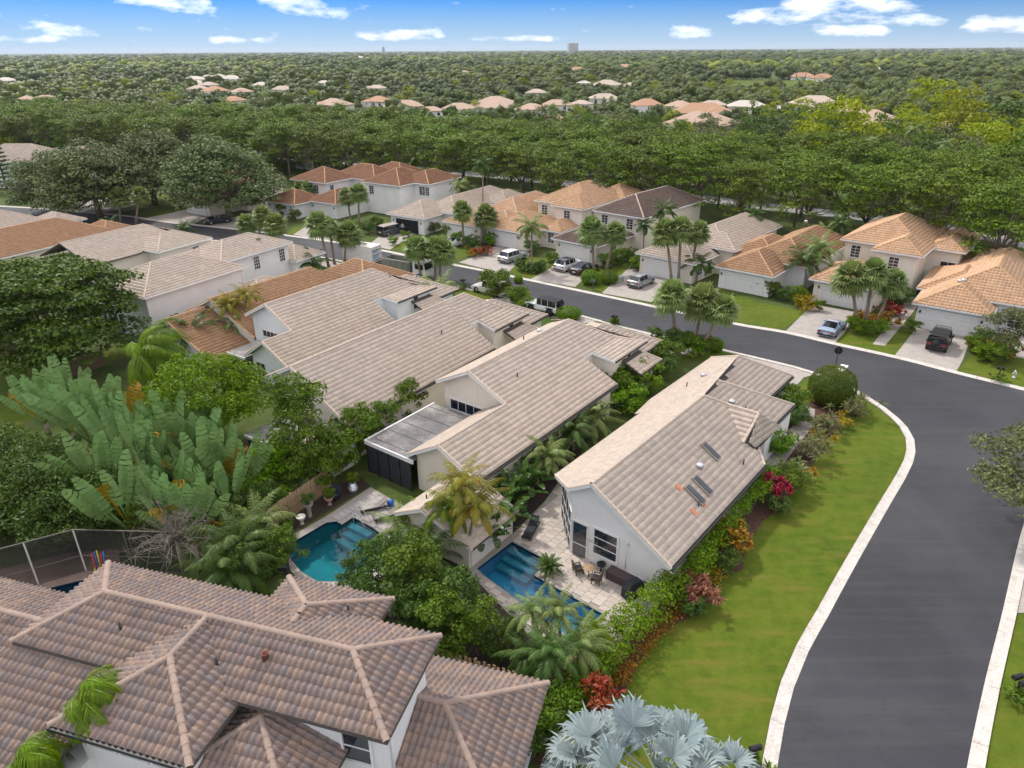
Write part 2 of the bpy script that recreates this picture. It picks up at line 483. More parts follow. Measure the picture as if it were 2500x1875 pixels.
# ---------------------------------------------------------------- ground, lawns, roads
def asphalt():
    m, nt, b = newmat('asphalt')
    geo = nd(nt, 'ShaderNodeNewGeometry')
    a = noise(nt, 0.12, 6, 0.6, vec=geo.outputs['Position'])
    f = noise(nt, 30.0, 4, 0.7, vec=geo.outputs['Position'])
    c = ramp(nt, a, [(0.32, (.030, .031, .036)), (0.5, (.043, .043, .049)), (0.68, (.060, .059, .064))])
    # tyre-worn streaks along the street
    mp = nd(nt, 'ShaderNodeMapping'); mp.inputs['Rotation'].default_value = (0, 0, rad(38)); mp.inputs['Scale'].default_value = (0.06, 1.5, 1)
    nt.links.new(geo.outputs['Position'], mp.inputs[0])
    st = noise(nt, 1.0, 5, 0.6, vec=mp.outputs[0])
    mr = nd(nt, 'ShaderNodeMapRange'); mr.inputs[1].default_value = .5; mr.inputs[2].default_value = .75; mr.inputs[4].default_value = .35
    nt.links.new(st, mr.inputs[0])
    c = mixc(nt, mr.outputs[0], c, (.082, .079, .081))
    g = nd(nt, 'ShaderNodeMapRange'); g.inputs[1].default_value = .3; g.inputs[2].default_value = .7; g.inputs[3].default_value = .8; g.inputs[4].default_value = 1.2
    nt.links.new(f, g.inputs[0])
    mm = nd(nt, 'ShaderNodeVectorMath', operation='SCALE'); nt.links.new(c, mm.inputs[0]); nt.links.new(g.outputs[0], mm.inputs['Scale'])
    # fine cracks
    vo = nd(nt, 'ShaderNodeTexVoronoi', feature='DISTANCE_TO_EDGE'); vo.inputs['Scale'].default_value = 0.16
    wv = nd(nt, 'ShaderNodeVectorMath', operation='ADD')
    nv = nd(nt, 'ShaderNodeTexNoise'); nv.inputs['Scale'].default_value = .5; nv.inputs['Detail'].default_value = 4
    nt.links.new(geo.outputs['Position'], nv.inputs['Vector'])
    nt.links.new(geo.outputs['Position'], wv.inputs[0])
    sc3 = nd(nt, 'ShaderNodeVectorMath', operation='SCALE'); sc3.inputs['Scale'].default_value = 3.0
    nt.links.new(nv.outputs['Color'], sc3.inputs[0]); nt.links.new(sc3.outputs[0], wv.inputs[1]); nt.links.new(wv.outputs[0], vo.inputs['Vector'])
    cr = nd(nt, 'ShaderNodeMapRange'); cr.inputs[1].default_value = 0.0; cr.inputs[2].default_value = .004; cr.inputs[3].default_value = .45; cr.inputs[4].default_value = 0.0
    nt.links.new(vo.outputs['Distance'], cr.inputs[0])
    c = mixc(nt, cr.outputs[0], mm.outputs[0], (.03, .03, .03))
    nt.links.new(c, b.inputs['Base Color'])
    b.inputs['Roughness'].default_value = .72; b.inputs['Specular IOR Level'].default_value = .35
    bump(nt, b, f, .25, .01)
    return m
def lawnmat(name, a, b_, c_, dry):
    m, nt, b = newmat(name)
    geo = nd(nt, 'ShaderNodeNewGeometry')
    n0 = noise(nt, .16, 5, .6, vec=geo.outputs['Position'])
    n1 = noise(nt, 1.3, 6, .65, vec=geo.outputs['Position'])
    n2 = noise(nt, 24., 4, .7, vec=geo.outputs['Position'])
    c = ramp(nt, mathn(nt, 'ADD', mathn(nt, 'MULTIPLY', n0, .5), mathn(nt, 'MULTIPLY', n1, .5)), [(.38, a), (.5, b_), (.60, c_)])
    # mown stripes along the kerb
    mp = nd(nt, 'ShaderNodeMapping'); mp.inputs['Rotation'].default_value = (0, 0, rad(-62)); mp.inputs['Scale'].default_value = (.25, 1.6, 1)
    nt.links.new(geo.outputs['Position'], mp.inputs[0])
    ns = noise(nt, 1., 3, .5, vec=mp.outputs[0])
    dr = nd(nt, 'ShaderNodeMapRange'); dr.inputs[1].default_value = .5; dr.inputs[2].default_value = .72; dr.inputs[4].default_value = .8
    nt.links.new(ns, dr.inputs[0])
    c = mixc(nt, dr.outputs[0], c, dry)
    g = nd(nt, 'ShaderNodeMapRange'); g.inputs[1].default_value = .3; g.inputs[2].default_value = .7; g.inputs[3].default_value = .62; g.inputs[4].default_value = 1.38
    nt.links.new(n2, g.inputs[0])
    mm = nd(nt, 'ShaderNodeVectorMath', operation='SCALE'); nt.links.new(c, mm.inputs[0]); nt.links.new(g.outputs[0], mm.inputs['Scale'])
    nt.links.new(mm.outputs[0], b.inputs['Base Color'])
    b.inputs['Roughness'].default_value = .9; b.inputs['Specular IOR Level'].default_value = .15
    bump(nt, b, n2, .6, .05)
    MATS[name] = m
    return m
M_ASPH = asphalt()
M_LAWN = lawnmat('lawn_grass', (.060, .100, .007), (.088, .128, .010), (.112, .145, .014), (.150, .140, .024))
M_GROUND = lawnmat('rough_grass', (.05, .085, .018), (.07, .105, .024), (.09, .115, .032), (.11, .11, .04))

def sheet(name, pts, z, mat, kind='structure', thick=0.0):
    mb = MB()
    if thick:
        mb.prism([(p[0], p[1]) for p in pts], z - thick, z)
    else:
        mb.add([(p[0], p[1], z) for p in pts], [tuple(range(len(pts)))])
        n = len(pts); a = sum(pts[i][0] * pts[(i + 1) % n][1] - pts[(i + 1) % n][0] * pts[i][1] for i in range(n))
        if a < 0: mb.f = [f[::-1] for f in mb.f]
    o = mb.build(name, mat)
    me = o.data
    bm = bmesh.new(); bm.from_mesh(me); bmesh.ops.triangulate(bm, faces=[f for f in bm.faces if len(f.verts) > 4]); bm.to_mesh(me); bm.free()
    return setp(o, kind=kind)
def gpx(lst, z=0.0):
    return [P(x, y, z) for x, y in lst]
def densify(pts, step=1.5):
    """Catmull-Rom curve through the points"""
    pts = [Vector((p[0], p[1])) for p in pts]
    out = []
    for i in range(len(pts) - 1):
        p0 = pts[max(i - 1, 0)]; p1 = pts[i]; p2 = pts[i + 1]; p3 = pts[min(i + 2, len(pts) - 1)]
        n = max(1, int((p2 - p1).length / step))
        for k in range(n):
            t = k / n
            out.append(0.5 * ((2 * p1) + (p2 - p0) * t + (2 * p0 - 5 * p1 + 4 * p2 - p3) * t * t + (3 * p1 - p0 - 3 * p2 + p3) * t ** 3))
    out.append(pts[-1])
    return out
def offset(pts, d):
    out = []
    for i, p in enumerate(pts):
        t = (pts[min(i + 1, len(pts) - 1)] - pts[max(i - 1, 0)]).normalized()
        out.append(p + Vector((-t.y, t.x)) * d)
    return out

R = 16000
from mathutils.geometry import tessellate_polygon
POOL_R = [(1250, 1324), (1327, 1365), (1304, 1406), (1471, 1500), (1392, 1558), (1180, 1404), (1165, 1389)]
POOL_L = [(713, 1326), (797, 1277), (822, 1274), (835, 1282), (862, 1264), (912, 1291), (940, 1312), (890, 1420), (776, 1420), (735, 1396), (702, 1356)]
POOL_C = [(60, 1452), (190, 1420), (250, 1408), (262, 1436), (250, 1475), (40, 1500)]
def holed(name, outer, holes, z, mat, kind='structure'):
    loops = [[Vector((p[0], p[1], 0)) for p in outer]] + [[Vector((p[0], p[1], 0)) for p in h] for h in holes]
    tri = tessellate_polygon(loops); vs = [p for l in loops for p in l]
    fs = []
    for t in tri:
        a, b, c = (vs[i] for i in t)
        fs.append(tuple(t) if (b - a).cross(c - a).z > 0 else tuple(t)[::-1])
    return setp(MB().add([(p.x, p.y, z) for p in vs], fs).build(name, mat), kind=kind)
holed('ground', [(-R, -200), (R, -200), (R, R), (-R, R)], [gpx(POOL_R), gpx(POOL_L), gpx(POOL_C)], 0.0, M_GROUND)
FAR_KERB = [(-80, 500), (120, 512), (300, 528), (400, 543), (478, 551), (581, 562), (689, 575), (818, 593), (930, 613), (1043, 636), (1200, 667), (1480, 726), (1772, 789), (1917, 814), (2036, 842), (2195, 877), (2334, 913), (2500, 954), (2800, 1030)]
NEAR_KERB = [(-80, 545), (200, 560), (440, 578), (600, 595), (717, 614), (832, 636), (960, 664), (1085, 692), (1225, 722), (1365, 755), (1592, 815), (1754, 850), (1941, 894), (1997, 911), (2080, 946), (2164, 997), (2215, 1043), (2232, 1073), (2235, 1103), (2229, 1130), (2211, 1167), (2169, 1239), (2106, 1350), (2050, 1452), (2023, 1503), (1974, 1591), (1938, 1680), (1915, 1770), (1897, 1875), (1885, 2000)]
RIGHT_KERB = [(2345, 2000), (2360, 1875), (2403, 1670), (2446, 1499), (2480, 1350), (2500, 1277), (2530, 1190), (2600, 1130), (2800, 1120)]
fk = densify(gpx(FAR_KERB)); nk = densify(gpx(NEAR_KERB)); rk = densify(gpx(RIGHT_KERB))
road_poly = fk + list(reversed(rk)) + list(reversed(nk))
sheet('road', road_poly, 0.012, M_ASPH)
# kerbs: rolled concrete strips cast in lengths, each length a piece of its own
def kerb(name, pts, side, width, seglen=3.0):
    root = bpy.data.objects.new(name, None); COL.objects.link(root); setp(root, kind='structure')
    a = pts; b = offset(pts, side * width); m = offset(pts, side * width * 0.45)
    acc = 0.0; start = 0
    for i in range(1, len(a)):
        acc += (a[i] - a[i - 1]).length
        if acc >= seglen or i == len(a) - 1:
            idx = list(range(start, i + 1))
            if len(idx) >= 2:
                vs = []; n = len(idx)
                for q, k in enumerate(idx):
                    sh = 0.012 if q == 0 else (-0.012 if q == n - 1 else 0)
                    t = (a[min(k + 1, len(a) - 1)] - a[max(k - 1, 0)]).normalized() * sh
                    for (pt, z) in ((a[k], -.02), (a[k], .022), (m[k], .040), (m[k] * 0.9 + b[k] * 0.1, .036), (b[k], .10), (b[k], -.02)):
                        vs.append((pt.x + t.x, pt.y + t.y, z))
                fs = []
                for q in range(n - 1):
                    for j in range(5):
                        f = (q * 6 + j, (q + 1) * 6 + j, (q + 1) * 6 + j + 1, q * 6 + j + 1)
                        fs.append(f if side < 0 else f[::-1])
                fs.append(tuple(range(6))); fs.append(tuple(range((n - 1) * 6 + 5, (n - 1) * 6 - 1, -1)))
                MB().add(vs, fs).build('kerb_segment', M_CONC, root)
            start = i; acc = 0.0
    return root
kerb('kerb_far', fk, 1, 0.55)
kerb('kerb_near', nk, -1, 0.62)
kerb('kerb_side', rk, -1, 0.62)

LAWN_CORNER = [(1995, 920), (2080, 958), (2150, 1003), (2195, 1045), (2212, 1075), (2214, 1103), (2205, 1132), (2185, 1170), (2140, 1240), (2075, 1350), (2012, 1455), (1962, 1545), (1925, 1610), (1895, 1690), (1872, 1790), (1858, 1880), (1855, 1990),
               (1350, 1990), (1380, 1830), (1480, 1720), (1530, 1660), (1580, 1580), (1640, 1530), (1690, 1500), (1720, 1455), (1760, 1400), (1815, 1385), (1822, 1330), (1858, 1270), (1900, 1235), (1940, 1180), (1990, 1110), (2040, 1040), (2060, 1000), (1960, 985), (1950, 940)]
sheet('lawn_corner', gpx(LAWN_CORNER), 0.006, M_LAWN)
BED = [(1480, 1720), (1518, 1700), (1560, 1620), (1600, 1560), (1650, 1522), (1705, 1500), (1725, 1465), (1765, 1405), (1812, 1392), (1822, 1340), (1860, 1275), (1900, 1245), (1945, 1185), (2000, 1110), (2050, 1035), (2072, 1000), (2060, 960), (1985, 950), (1970, 1000), (1900, 1060), (1830, 1170), (1690, 1370), (1600, 1440), (1430, 1640), (1380, 1800), (1330, 1880), (1330, 1700), (1445, 1530)]
sheet('planting_bed', gpx(BED), 0.018, M_MULCH)
sheet('lawn_side', gpx([(2480, 1500), (2700, 1500), (2700, 2000), (2395, 2000), (2403, 1875), (2446, 1670)]), 0.006, M_LAWN)
sheet('driveway_side', gpx([(2520, 1290), (2700, 1290), (2700, 1497), (2480, 1497)]), 0.022, M_PAVER)
# lawns and drives along the far side of the street
fo = offset(fk, 0.55)
def far_lawn(name, px, z=0.010): sheet(name, gpx(px), z, M_LAWN)
far_lawn('lawn_far', [(1234, 660), (1262, 640), (1290, 628), (1350, 634), (1372, 656), (1340, 680), (1290, 680)])
far_lawn('lawn_far', [(1404, 692), (1440, 660), (1500, 640), (1545, 650), (1530, 680), (1500, 706), (1470, 713)])
far_lawn('lawn_far', [(1585, 733), (1610, 700), (1760, 705), (1850, 738), (1975, 762), (1905, 806), (1770, 781)])
far_lawn('lawn_far', [(2040, 836), (2070, 800), (2240, 805), (2255, 815), (2205, 860), (2185, 872), (2100, 852)])
far_lawn('lawn_far', [(2338, 905), (2370, 870), (2440, 850), (2700, 900), (2700, 1005), (2500, 946)])
far_lawn('lawn_far', [(955, 605), (975, 588), (1020, 575), (1120, 590), (1160, 620), (1090, 638), (1040, 628)])
far_lawn('lawn_far', [(700, 570), (720, 555), (800, 556), (820, 570), (800, 586)])
far_lawn('lawn_far', [(500, 470), (600, 470), (620, 500), (480, 540), (360, 530), (220, 500), (200, 480)])
def drive(name, px, z=0.026):
    o = sheet(name, gpx(px), z, M_PAVER); return o
drive('driveway', [(2181, 872), (2334, 909), (2350, 880), (2372, 822), (2240, 798)])
drive('driveway', [(1915, 812), (2036, 840), (2062, 812), (2092, 762), (1984, 744)])
drive('driveway', [(1469, 716), (1590, 738), (1625, 700), (1640, 668), (1540, 650)])
drive('driveway', [(1295, 682), (1404, 701), (1440, 668), (1480, 640), (1390, 618), (1345, 655)])
drive('driveway', [(1120, 641), (1236, 669), (1262, 645), (1300, 618), (1210, 600), (1180, 618)])
drive('driveway', [(900, 598), (952, 610), (985, 588), (1030, 560), (985, 545), (935, 570)])
drive('driveway', [(716, 573), (800, 590), (840, 562), (810, 548), (760, 545)])
drive('driveway', [(340, 536), (470, 549), (540, 512), (600, 500), (520, 495), (420, 520)])
drive('driveway', [(505, 553), (600, 564), (690, 520), (640, 508)])
drive('driveway', [(130, 512), (240, 524), (330, 500), (340, 480), (260, 482)])
# near side: aprons and drives in front of the near row
drive('driveway', [(1838, 874), (1995, 913), (1962, 922), (1935, 952), (1890, 975), (1780, 900), (1805, 868)])
drive('driveway', [(1364, 758), (1722, 846), (1690, 868), (1600, 860), (1480, 830), (1340, 772)])
drive('driveway', [(1085, 696), (1330, 750), (1290, 780), (1180, 760), (1060, 720)])
drive('driveway', [(690, 612), (1010, 680), (990, 700), (880, 680), (760, 640), (690, 625)])
sheet('garden_path', gpx([(2130, 841), (2160, 845), (2252, 735), (2222, 722)]), 0.030, M_PAVER)
sheet('garden_path', gpx([(2465, 870), (2500, 876), (2560, 780), (2520, 770)]), 0.030, M_PAVER)
sheet('entry_path', gpx([(1965, 990), (1990, 1000), (1985, 1040), (1945, 1090), (1915, 1130), (1900, 1150), (1855, 1150), (1895, 1085), (1940, 1035)]), 0.024, M_PAVER)
sheet('lawn_near', gpx([(1690, 850), (1760, 852), (1830, 872), (1800, 885), (1700, 880), (1640, 880)]), 0.010, M_LAWN)
sheet('lawn_near', gpx([(1425, 790), (1470, 783), (1560, 808), (1545, 815), (1480, 812)]), 0.032, M_LAWN)
sheet('lawn_near', gpx([(1100, 700), (1180, 716), (1220, 726), (1180, 735), (1110, 720)]), 0.032, M_LAWN)
sheet('lawn_back', gpx([(-300, 900), (0, 880), (140, 880), (160, 910), (110, 990), (30, 1060), (-300, 1090)]), 0.008, M_LAWN)
sheet('lawn_back', gpx([(200, 880), (300, 840), (330, 835), (310, 870), (220, 905)]), 0.008, M_LAWN)

# ---------------------------------------------------------------- houses
def inside_convex(poly, pts, tol=0.0):
    n = len(poly); res = np.ones(len(pts), bool)
    a = sum(poly[i][0] * poly[(i + 1) % n][1] - poly[(i + 1) % n][0] * poly[i][1] for i in range(n))
    s = 1 if a > 0 else -1
    for i in range(n):
        p, q = poly[i], poly[(i + 1) % n]
        ex, ey = q[0] - p[0], q[1] - p[1]
        L = math.hypot(ex, ey)
        if L < 1e-6: continue
        d = s * (ex * (pts[:, 1] - p[1]) - ey * (pts[:, 0] - p[0])) / L
        res &= d >= -tol
    return res
def plane_eq(poly):
    pts = np.array([tuple(p) for p in poly], float); a = pts[0]
    n = np.cross(pts, np.roll(pts, -1, 0)).sum(0)
    if n[2] < 0: n = -n
    n /= np.linalg.norm(n)
    return n, float(n @ a)
def plane_z(pl, x, y):
    n, d = pl
    return (d - n[0] * x - n[1] * y) / n[2]

def tile_shape(pitch, expo, rise, seg, thick=0.035, wave=0.0):
    """one interlocking barrel tile; x across, y up the slope"""
    xs = np.linspace(0, 1, seg + 1)
    if wave: zs = rise * (0.5 + 0.5 * np.cos(2 * np.pi * (xs * 2 - 0.5)))
    else:
        zs = np.where(xs < 0.68, rise * np.sin(np.pi * np.clip(xs / 0.68, 0, 1)) ** 0.8, -0.25 * rise * np.sin(np.pi * np.clip((xs - 0.68) / 0.32, 0, 1)))
    V = []
    for x, z in zip(xs, zs):
        V.append((x * pitch, 0.0, z + thick + 0.012))
    for x, z in zip(xs, zs):
        V.append((x * pitch, expo + 0.02, z + 0.012))
    for x, z in zip(xs, zs):
        V.append((x * pitch, 0.004, max(z - 0.02, 0.0) if z > 0.02 else 0.0))
    F = []
    k = seg + 1
    for i in range(seg):
        F.append((i, i + 1, k + i + 1, k + i))
        F.append((2 * k + i, 2 * k + i + 1, i + 1, i))
    return np.array(V), np.array(F)

def gen_tiles(planes, tiletype, cull=True, frame=None):
    """planes: list of convex 3-D polygons (house coordinates). Returns per-tile origin, axes, full flag, plane index"""
    pitch, expo = tiletype[0], tiletype[1]
    eqs = [plane_eq(p) for p in planes]
    out = []
    for pi, poly in enumerate(planes):
        n, d = eqs[pi]
        T = np.array([-n[0], -n[1], 0.0]);
        if np.linalg.norm(T) < 1e-6: continue
        # up-slope direction
        T = np.array([0, 0, 1.0]) - n * n[2]; T /= np.linalg.norm(T)
        S = np.cross(T, n)
        pts = np.array(poly, float)
        o = pts[0]
        s = (pts - o) @ S; t = (pts - o) @ T
        s0, t0 = s.min(), t.min()
        o = o + S * s0 + T * t0; s -= s0; t -= t0
        ni, nj = int(math.ceil(s.max() / pitch)), int(math.ceil(t.max() / expo))
        off = (s.max() - ni * pitch) / 2
        I, J = np.meshgrid(np.arange(ni), np.arange(nj)); I = I.ravel(); J = J.ravel()
        a = I * pitch + off; b = J * expo
        poly2 = list(zip(s, t))
        cs = np.stack([np.stack([a, b], 1), np.stack([a + pitch, b], 1), np.stack([a + pitch, b + expo], 1), np.stack([a, b + expo], 1)], 1)
        ins = np.stack([inside_convex(poly2, cs[:, q], 1e-3) for q in range(4)], 1)
        cen = inside_convex(poly2, cs.mean(1), pitch * 0.55)
        keep = ins.any(1) | cen
        full = ins.all(1)
        O = o + a[:, None] * S + b[:, None] * T
        C = O + S * pitch / 2 + T * expo / 2
        if cull:
            for qi, (po, pl) in enumerate(zip(planes, eqs)):
                if qi == pi: continue
                inb = inside_convex([(p[0], p[1]) for p in po], C[:, :2])
                z = plane_z(pl, C[:, 0], C[:, 1])
                cov = inb & (z > C[:, 2] + 0.10)
                full = full & ~cov
                if cull != 'none': keep &= ~(cov & (z < C[:, 2] + 1.1))
        full2 = ins.all(1)
        for k in np.nonzero(keep)[0]:
            out.append((O[k], full2[k], pi, full[k]))
        out_axes = (S, T, n, poly2, o)
        planes_axes[pi] = out_axes
    return out
planes_axes = {}

CAP_N = 6
def cap_shape(r, L):
    V = []; F = []
    for j, (y, rr) in enumerate(((0, r * 1.08), (L, r * 0.92))):
        for k in range(CAP_N + 1):
            th = math.pi * k / CAP_N
            V.append((rr * math.cos(th), y, rr * math.sin(th) * 0.8 + 0.0))
    for k in range(CAP_N):
        F.append((k, k + 1, CAP_N + 2 + k, CAP_N + 1 + k))
    return np.array(V), np.array(F)

def orient(p, q):
    d = (Vector(q) - Vector(p)); L = d.length; d.normalize()
    x = d.cross(Vector((0, 0, 1))).normalized(); z = x.cross(d)
    return x, d, z, L

class House:
    def __init__(s, name, label, cat, frame, group=None):
        s.org, s.th = frame
        s.root = thing(name, label, cat, (s.org[0], s.org[1], 0), s.th, group)
        s.planes = []; s.caps = []; s.M = Matrix.Translation((s.org[0], s.org[1], 0)) @ Matrix.Rotation(s.th, 4, 'Z')
        s.slab = MB(); s.trim = MB(); s.gut = MB(); s.walls = MB()
    def xy(s, px, py, z):
        p = P(px, py, z); q = s.M.inverted() @ p
        return q.x, q.y
    def plane(s, pts, thick=0.16):
        pts = [Vector(p) for p in pts]
        n = Vector(plane_eq(pts)[0])
        az_ = sum(pts[i].x * pts[(i + 1) % len(pts)].y - pts[(i + 1) % len(pts)].x * pts[i].y for i in range(len(pts)))
        if az_ < 0: pts = pts[::-1]
        s.planes.append([tuple(p) for p in pts])
        s.slab.extr([p + Vector((0, 0, -0.005)) for p in pts], (0, 0, -thick))
    def cap(s, *pts):
        for p, q in zip(pts[:-1], pts[1:]): s.caps.append((p, q))
    def fascia(s, p, q, dark=False, h=0.2, w=0.1, out=0.06, drop=0.0):
        p, q = Vector(p), Vector(q)
        mb = s.gut if dark else s.trim
        d = (q - p); L = d.length; d.normalize()
        x = d.cross(Vector((0, 0, 1))).normalized()
        nz = x.cross(d)
        ax = Matrix((d, -x, nz)).transposed() if False else Matrix(((d.x, x.x, nz.x), (d.y, x.y, nz.y), (d.z, x.z, nz.z)))
        mb.box((p + q) / 2 + x * out + Vector((0, 0, -h / 2 + 0.015 - drop)), (L + 0.02, w, h), ax=ax)
    def hip(s, x0, x1, y0, y1, ze, pitch, ends=(1, 1), caps=True, gutter='white', fas=(1, 1, 1, 1)):
        """hip / gable roof over an eave rectangle; ends: hip (1) or gable (0) at the low / high end of the ridge"""
        dx, dy = x1 - x0, y1 - y0
        if dx >= dy:
            w = dy / 2; zr = ze + w * pitch; ym = (y0 + y1) / 2
            a = (x0 + (w if ends[0] else 0), ym, zr); b = (x1 - (w if ends[1] else 0), ym, zr)
            c00, c10, c11, c01 = (x0, y0, ze), (x1, y0, ze), (x1, y1, ze), (x0, y1, ze)
            same = abs(a[0] - b[0]) < 0.05
            s.plane([c00, c10, b] + ([] if same else [a])); s.plane([c11, c01, a] + ([] if same else [b]))
            if ends[0]: s.plane([c01, c00, a])
            if ends[1]: s.plane([c10, c11, b])
            lo, hi = (c00, c01), (c10, c11)
        else:
            w = dx / 2; zr = ze + w * pitch; xm = (x0 + x1) / 2
            a = (xm, y0 + (w if ends[0] else 0), zr); b = (xm, y1 - (w if ends[1] else 0), zr)
            c00, c10, c11, c01 = (x0, y0, ze), (x1, y0, ze), (x1, y1, ze), (x0, y1, ze)
            same = abs(a[1] - b[1]) < 0.05
            s.plane([c10, c11, b] + ([] if same else [a])); s.plane([c01, c00, a] + ([] if same else [b]))
            if ends[0]: s.plane([c00, c10, a])
            if ends[1]: s.plane([c11, c01, b])
            lo, hi = (c00, c10), (c01, c11)
        if caps:
            if not same: s.cap(a, b)
            for e, cc, nd_ in ((ends[0], lo, a), (ends[1], hi, b)):
                for c in cc: s.cap(c, nd_)
        for k, (p, q) in enumerate(((c00, c10), (c10, c11), (c11, c01), (c01, c00))):
            if fas[k]: s.fascia(p, q, gutter == 'dark', 0.16, 0.10)
        return a, b
    def wallbox(s, x0, x1, y0, y1, z0, z1):
        s.walls.box(((x0 + x1) / 2, (y0 + y1) / 2, (z0 + z1) / 2), (x1 - x0, y1 - y0, z1 - z0))
    def wallpoly(s, pts, off):
        s.walls.extr(pts, off)
    def finish(s, tmat, wmat, ridgemat, tile=(0.32, 0.40, 0.055, 4), wave=0.0, n_indiv=0, undermat=None, tiles=True, capr=0.11, capindiv=False, cull=True, thick=.035):
        r = s.root
        s.walls.build('wall', wmat, r) if s.walls.v else None
        roof = s.slab.build('roof', undermat or M_UNDER, r)
        if s.trim.v: s.trim.build('fascia', M_TRIM, r)
        if s.gut.v: s.gut.build('gutter', M_GUTTER, r)
        if tiles:
            pitch, expo, rise, seg = tile
            planes_axes.clear()
            tl = gen_tiles(s.planes, tile, cull)
            TV, TF = tile_shape(pitch, expo, rise, seg, thick, wave=wave)
            rng = np.random.default_rng(len(tl) + 3)
            indiv = set()
            if n_indiv:
                O = np.array([t[0] for t in tl]); C = O.copy()
                for pi, ax in planes_axes.items():
                    m = np.array([t[2] == pi for t in tl]); C[m] += ax[0] * pitch / 2 + ax[1] * expo / 2
                Wc = C @ np.array(s.M.to_3x3()).T + np.array(s.M.translation)
                px, py, dep = project(Wc)
                Nw = np.array([np.array(s.M.to_3x3()) @ planes_axes[t[2]][2] for t in tl])
                vd = np.array([0, 0, CAM_H]) - Wc
                dist = np.linalg.norm(vd, axis=1)
                area = (Nw * vd).sum(1) / dist ** 3
                ok = np.array([t[3] for t in tl]) & (px > 15) & (px < 2485) & (py > 0) & (py < 1862) & (area > 0)
                idx = np.argsort(-np.where(ok, area, -1))[:n_indiv]
                indiv = set(int(i) for i in idx if ok[i])
            # clipped / joined tiles
            Vs, Fs, Ts = [], [], []; base = 0
            nv = len(TV)
            for i, (o, full, pi, _) in enumerate(tl):
                if i in indiv: continue
                S, T, n, poly2, o2 = planes_axes[pi]
                L = TV
                if not full:
                    st = np.array([(o - o2) @ S, (o - o2) @ T]) + TV[:, :2]
                    m = len(poly2)
                    ar = sum(poly2[k][0] * poly2[(k + 1) % m][1] - poly2[(k + 1) % m][0] * poly2[k][1] for k in range(m))
                    sg = 1 if ar > 0 else -1
                    for _ in range(2):
                        for k in range(m):
                            p, q = poly2[k], poly2[(k + 1) % m]
                            ex, ey = q[0] - p[0], q[1] - p[1]; le = math.hypot(ex, ey)
                            if le < 1e-6: continue
                            nx, ny = -ey / le * sg, ex / le * sg
                            dd = (st[:, 0] - p[0]) * nx + (st[:, 1] - p[1]) * ny
                            neg = np.minimum(dd, 0)
                            st[:, 0] -= neg * nx; st[:, 1] -= neg * ny
                    loc = np.column_stack([st, TV[:, 2]])
                    if np.ptp(st[:, 0]) < 0.03 or np.ptp(st[:, 1]) < 0.03: continue
                    V = o2 + loc[:, :1] * S + loc[:, 1:2] * T + loc[:, 2:3] * n
                else:
                    V = o + L[:, :1] * S + L[:, 1:2] * T + L[:, 2:3] * n
                Vs.append(V); Fs.append(TF + base); base += nv
                Ts.append(np.full(len(TF), rng.random()))
            if Vs:
                me = mesh_np('roof_tiles', np.concatenate(Vs), np.concatenate(Fs), np.concatenate(Ts))
                o = link('roof_tiles', me, roof, tmat); setp(o, kind='stuff')
            if indiv:
                tm = mesh_np('tile', TV, TF, np.zeros(len(TF))); tm.materials.append(tmat)
                for i in indiv:
                    o, full, pi, _ = tl[i]
                    S, T, n, poly2, o2 = planes_axes[pi]
                    ob = bpy.data.objects.new('tile', tm); COL.objects.link(ob); ob.parent = roof
                    ob.matrix_local = Matrix(((S[0], T[0], n[0], o[0]), (S[1], T[1], n[1], o[1]), (S[2], T[2], n[2], o[2]), (0, 0, 0, 1)))
        if s.caps:
            CL = 0.38
            CV, CF = cap_shape(capr, CL + 0.05)
            if capindiv:
                cm = mesh_np('ridge_tile', CV, CF, np.zeros(len(CF)), True); cm.materials.append(ridgemat)
            Vs, Fs, Ts = [], [], []; base = 0
            rng = np.random.default_rng(5)
            for p, q in s.caps:
                if p[2] > q[2]: p, q = q, p
                x, d, z, L = orient(p, q)
                k = max(1, int(L / CL)); st = L / k
                for i in range(k):
                    o = Vector(p) + d * (i * st) + Vector((0, 0, 0.03))
                    if capindiv:
                        ob = bpy.data.objects.new('ridge_tile', cm); COL.objects.link(ob); ob.parent = roof
                        ob.matrix_local = Matrix(((x.x, d.x, z.x, o.x), (x.y, d.y, z.y, o.y), (x.z, d.z, z.z, o.z), (0, 0, 0, 1)))
                    else:
                        A = np.array([x, d, z])
                        Vs.append(CV @ A + np.array(o)); Fs.append(CF + base); base += len(CV); Ts.append(np.full(len(CF), rng.random()))
            if Vs:
                me = mesh_np('ridge_tiles', np.concatenate(Vs), np.concatenate(Fs), np.concatenate(Ts), True)
                o = link('ridge_tiles', me, roof, ridgemat); setp(o, kind='stuff')
        s.roof = roof
        return s
    # -- parts on walls. ang: direction the wall faces, in house coordinates (0 = +x, 90 = +y, 180 = -x, -90 = -y)
    def window(s, x, y, z, w, h, ang, nx=1, ny=2, glass=None, frame=None, name='window', fw=0.09):
        a = rad(ang); n = Vector((math.cos(a), math.sin(a), 0)); t = Vector((-math.sin(a), math.cos(a), 0))
        c = Vector((x, y, z))
        mb = MB()
        def bar(u0, u1, v0, v1, d=0.07):
            cc = c + t * ((u0 + u1) / 2) + Vector((0, 0, (v0 + v1) / 2)) + n * (d / 2)
            mb.box(cc, (d, abs(u1 - u0), abs(v1 - v0)), rz=a)
        bar(-w / 2 - fw, w / 2 + fw, h / 2, h / 2 + fw); bar(-w / 2 - fw, w / 2 + fw, -h / 2 - fw * 1.3, -h / 2, 0.10)
        bar(-w / 2 - fw, -w / 2, -h / 2, h / 2); bar(w / 2, w / 2 + fw, -h / 2, h / 2)
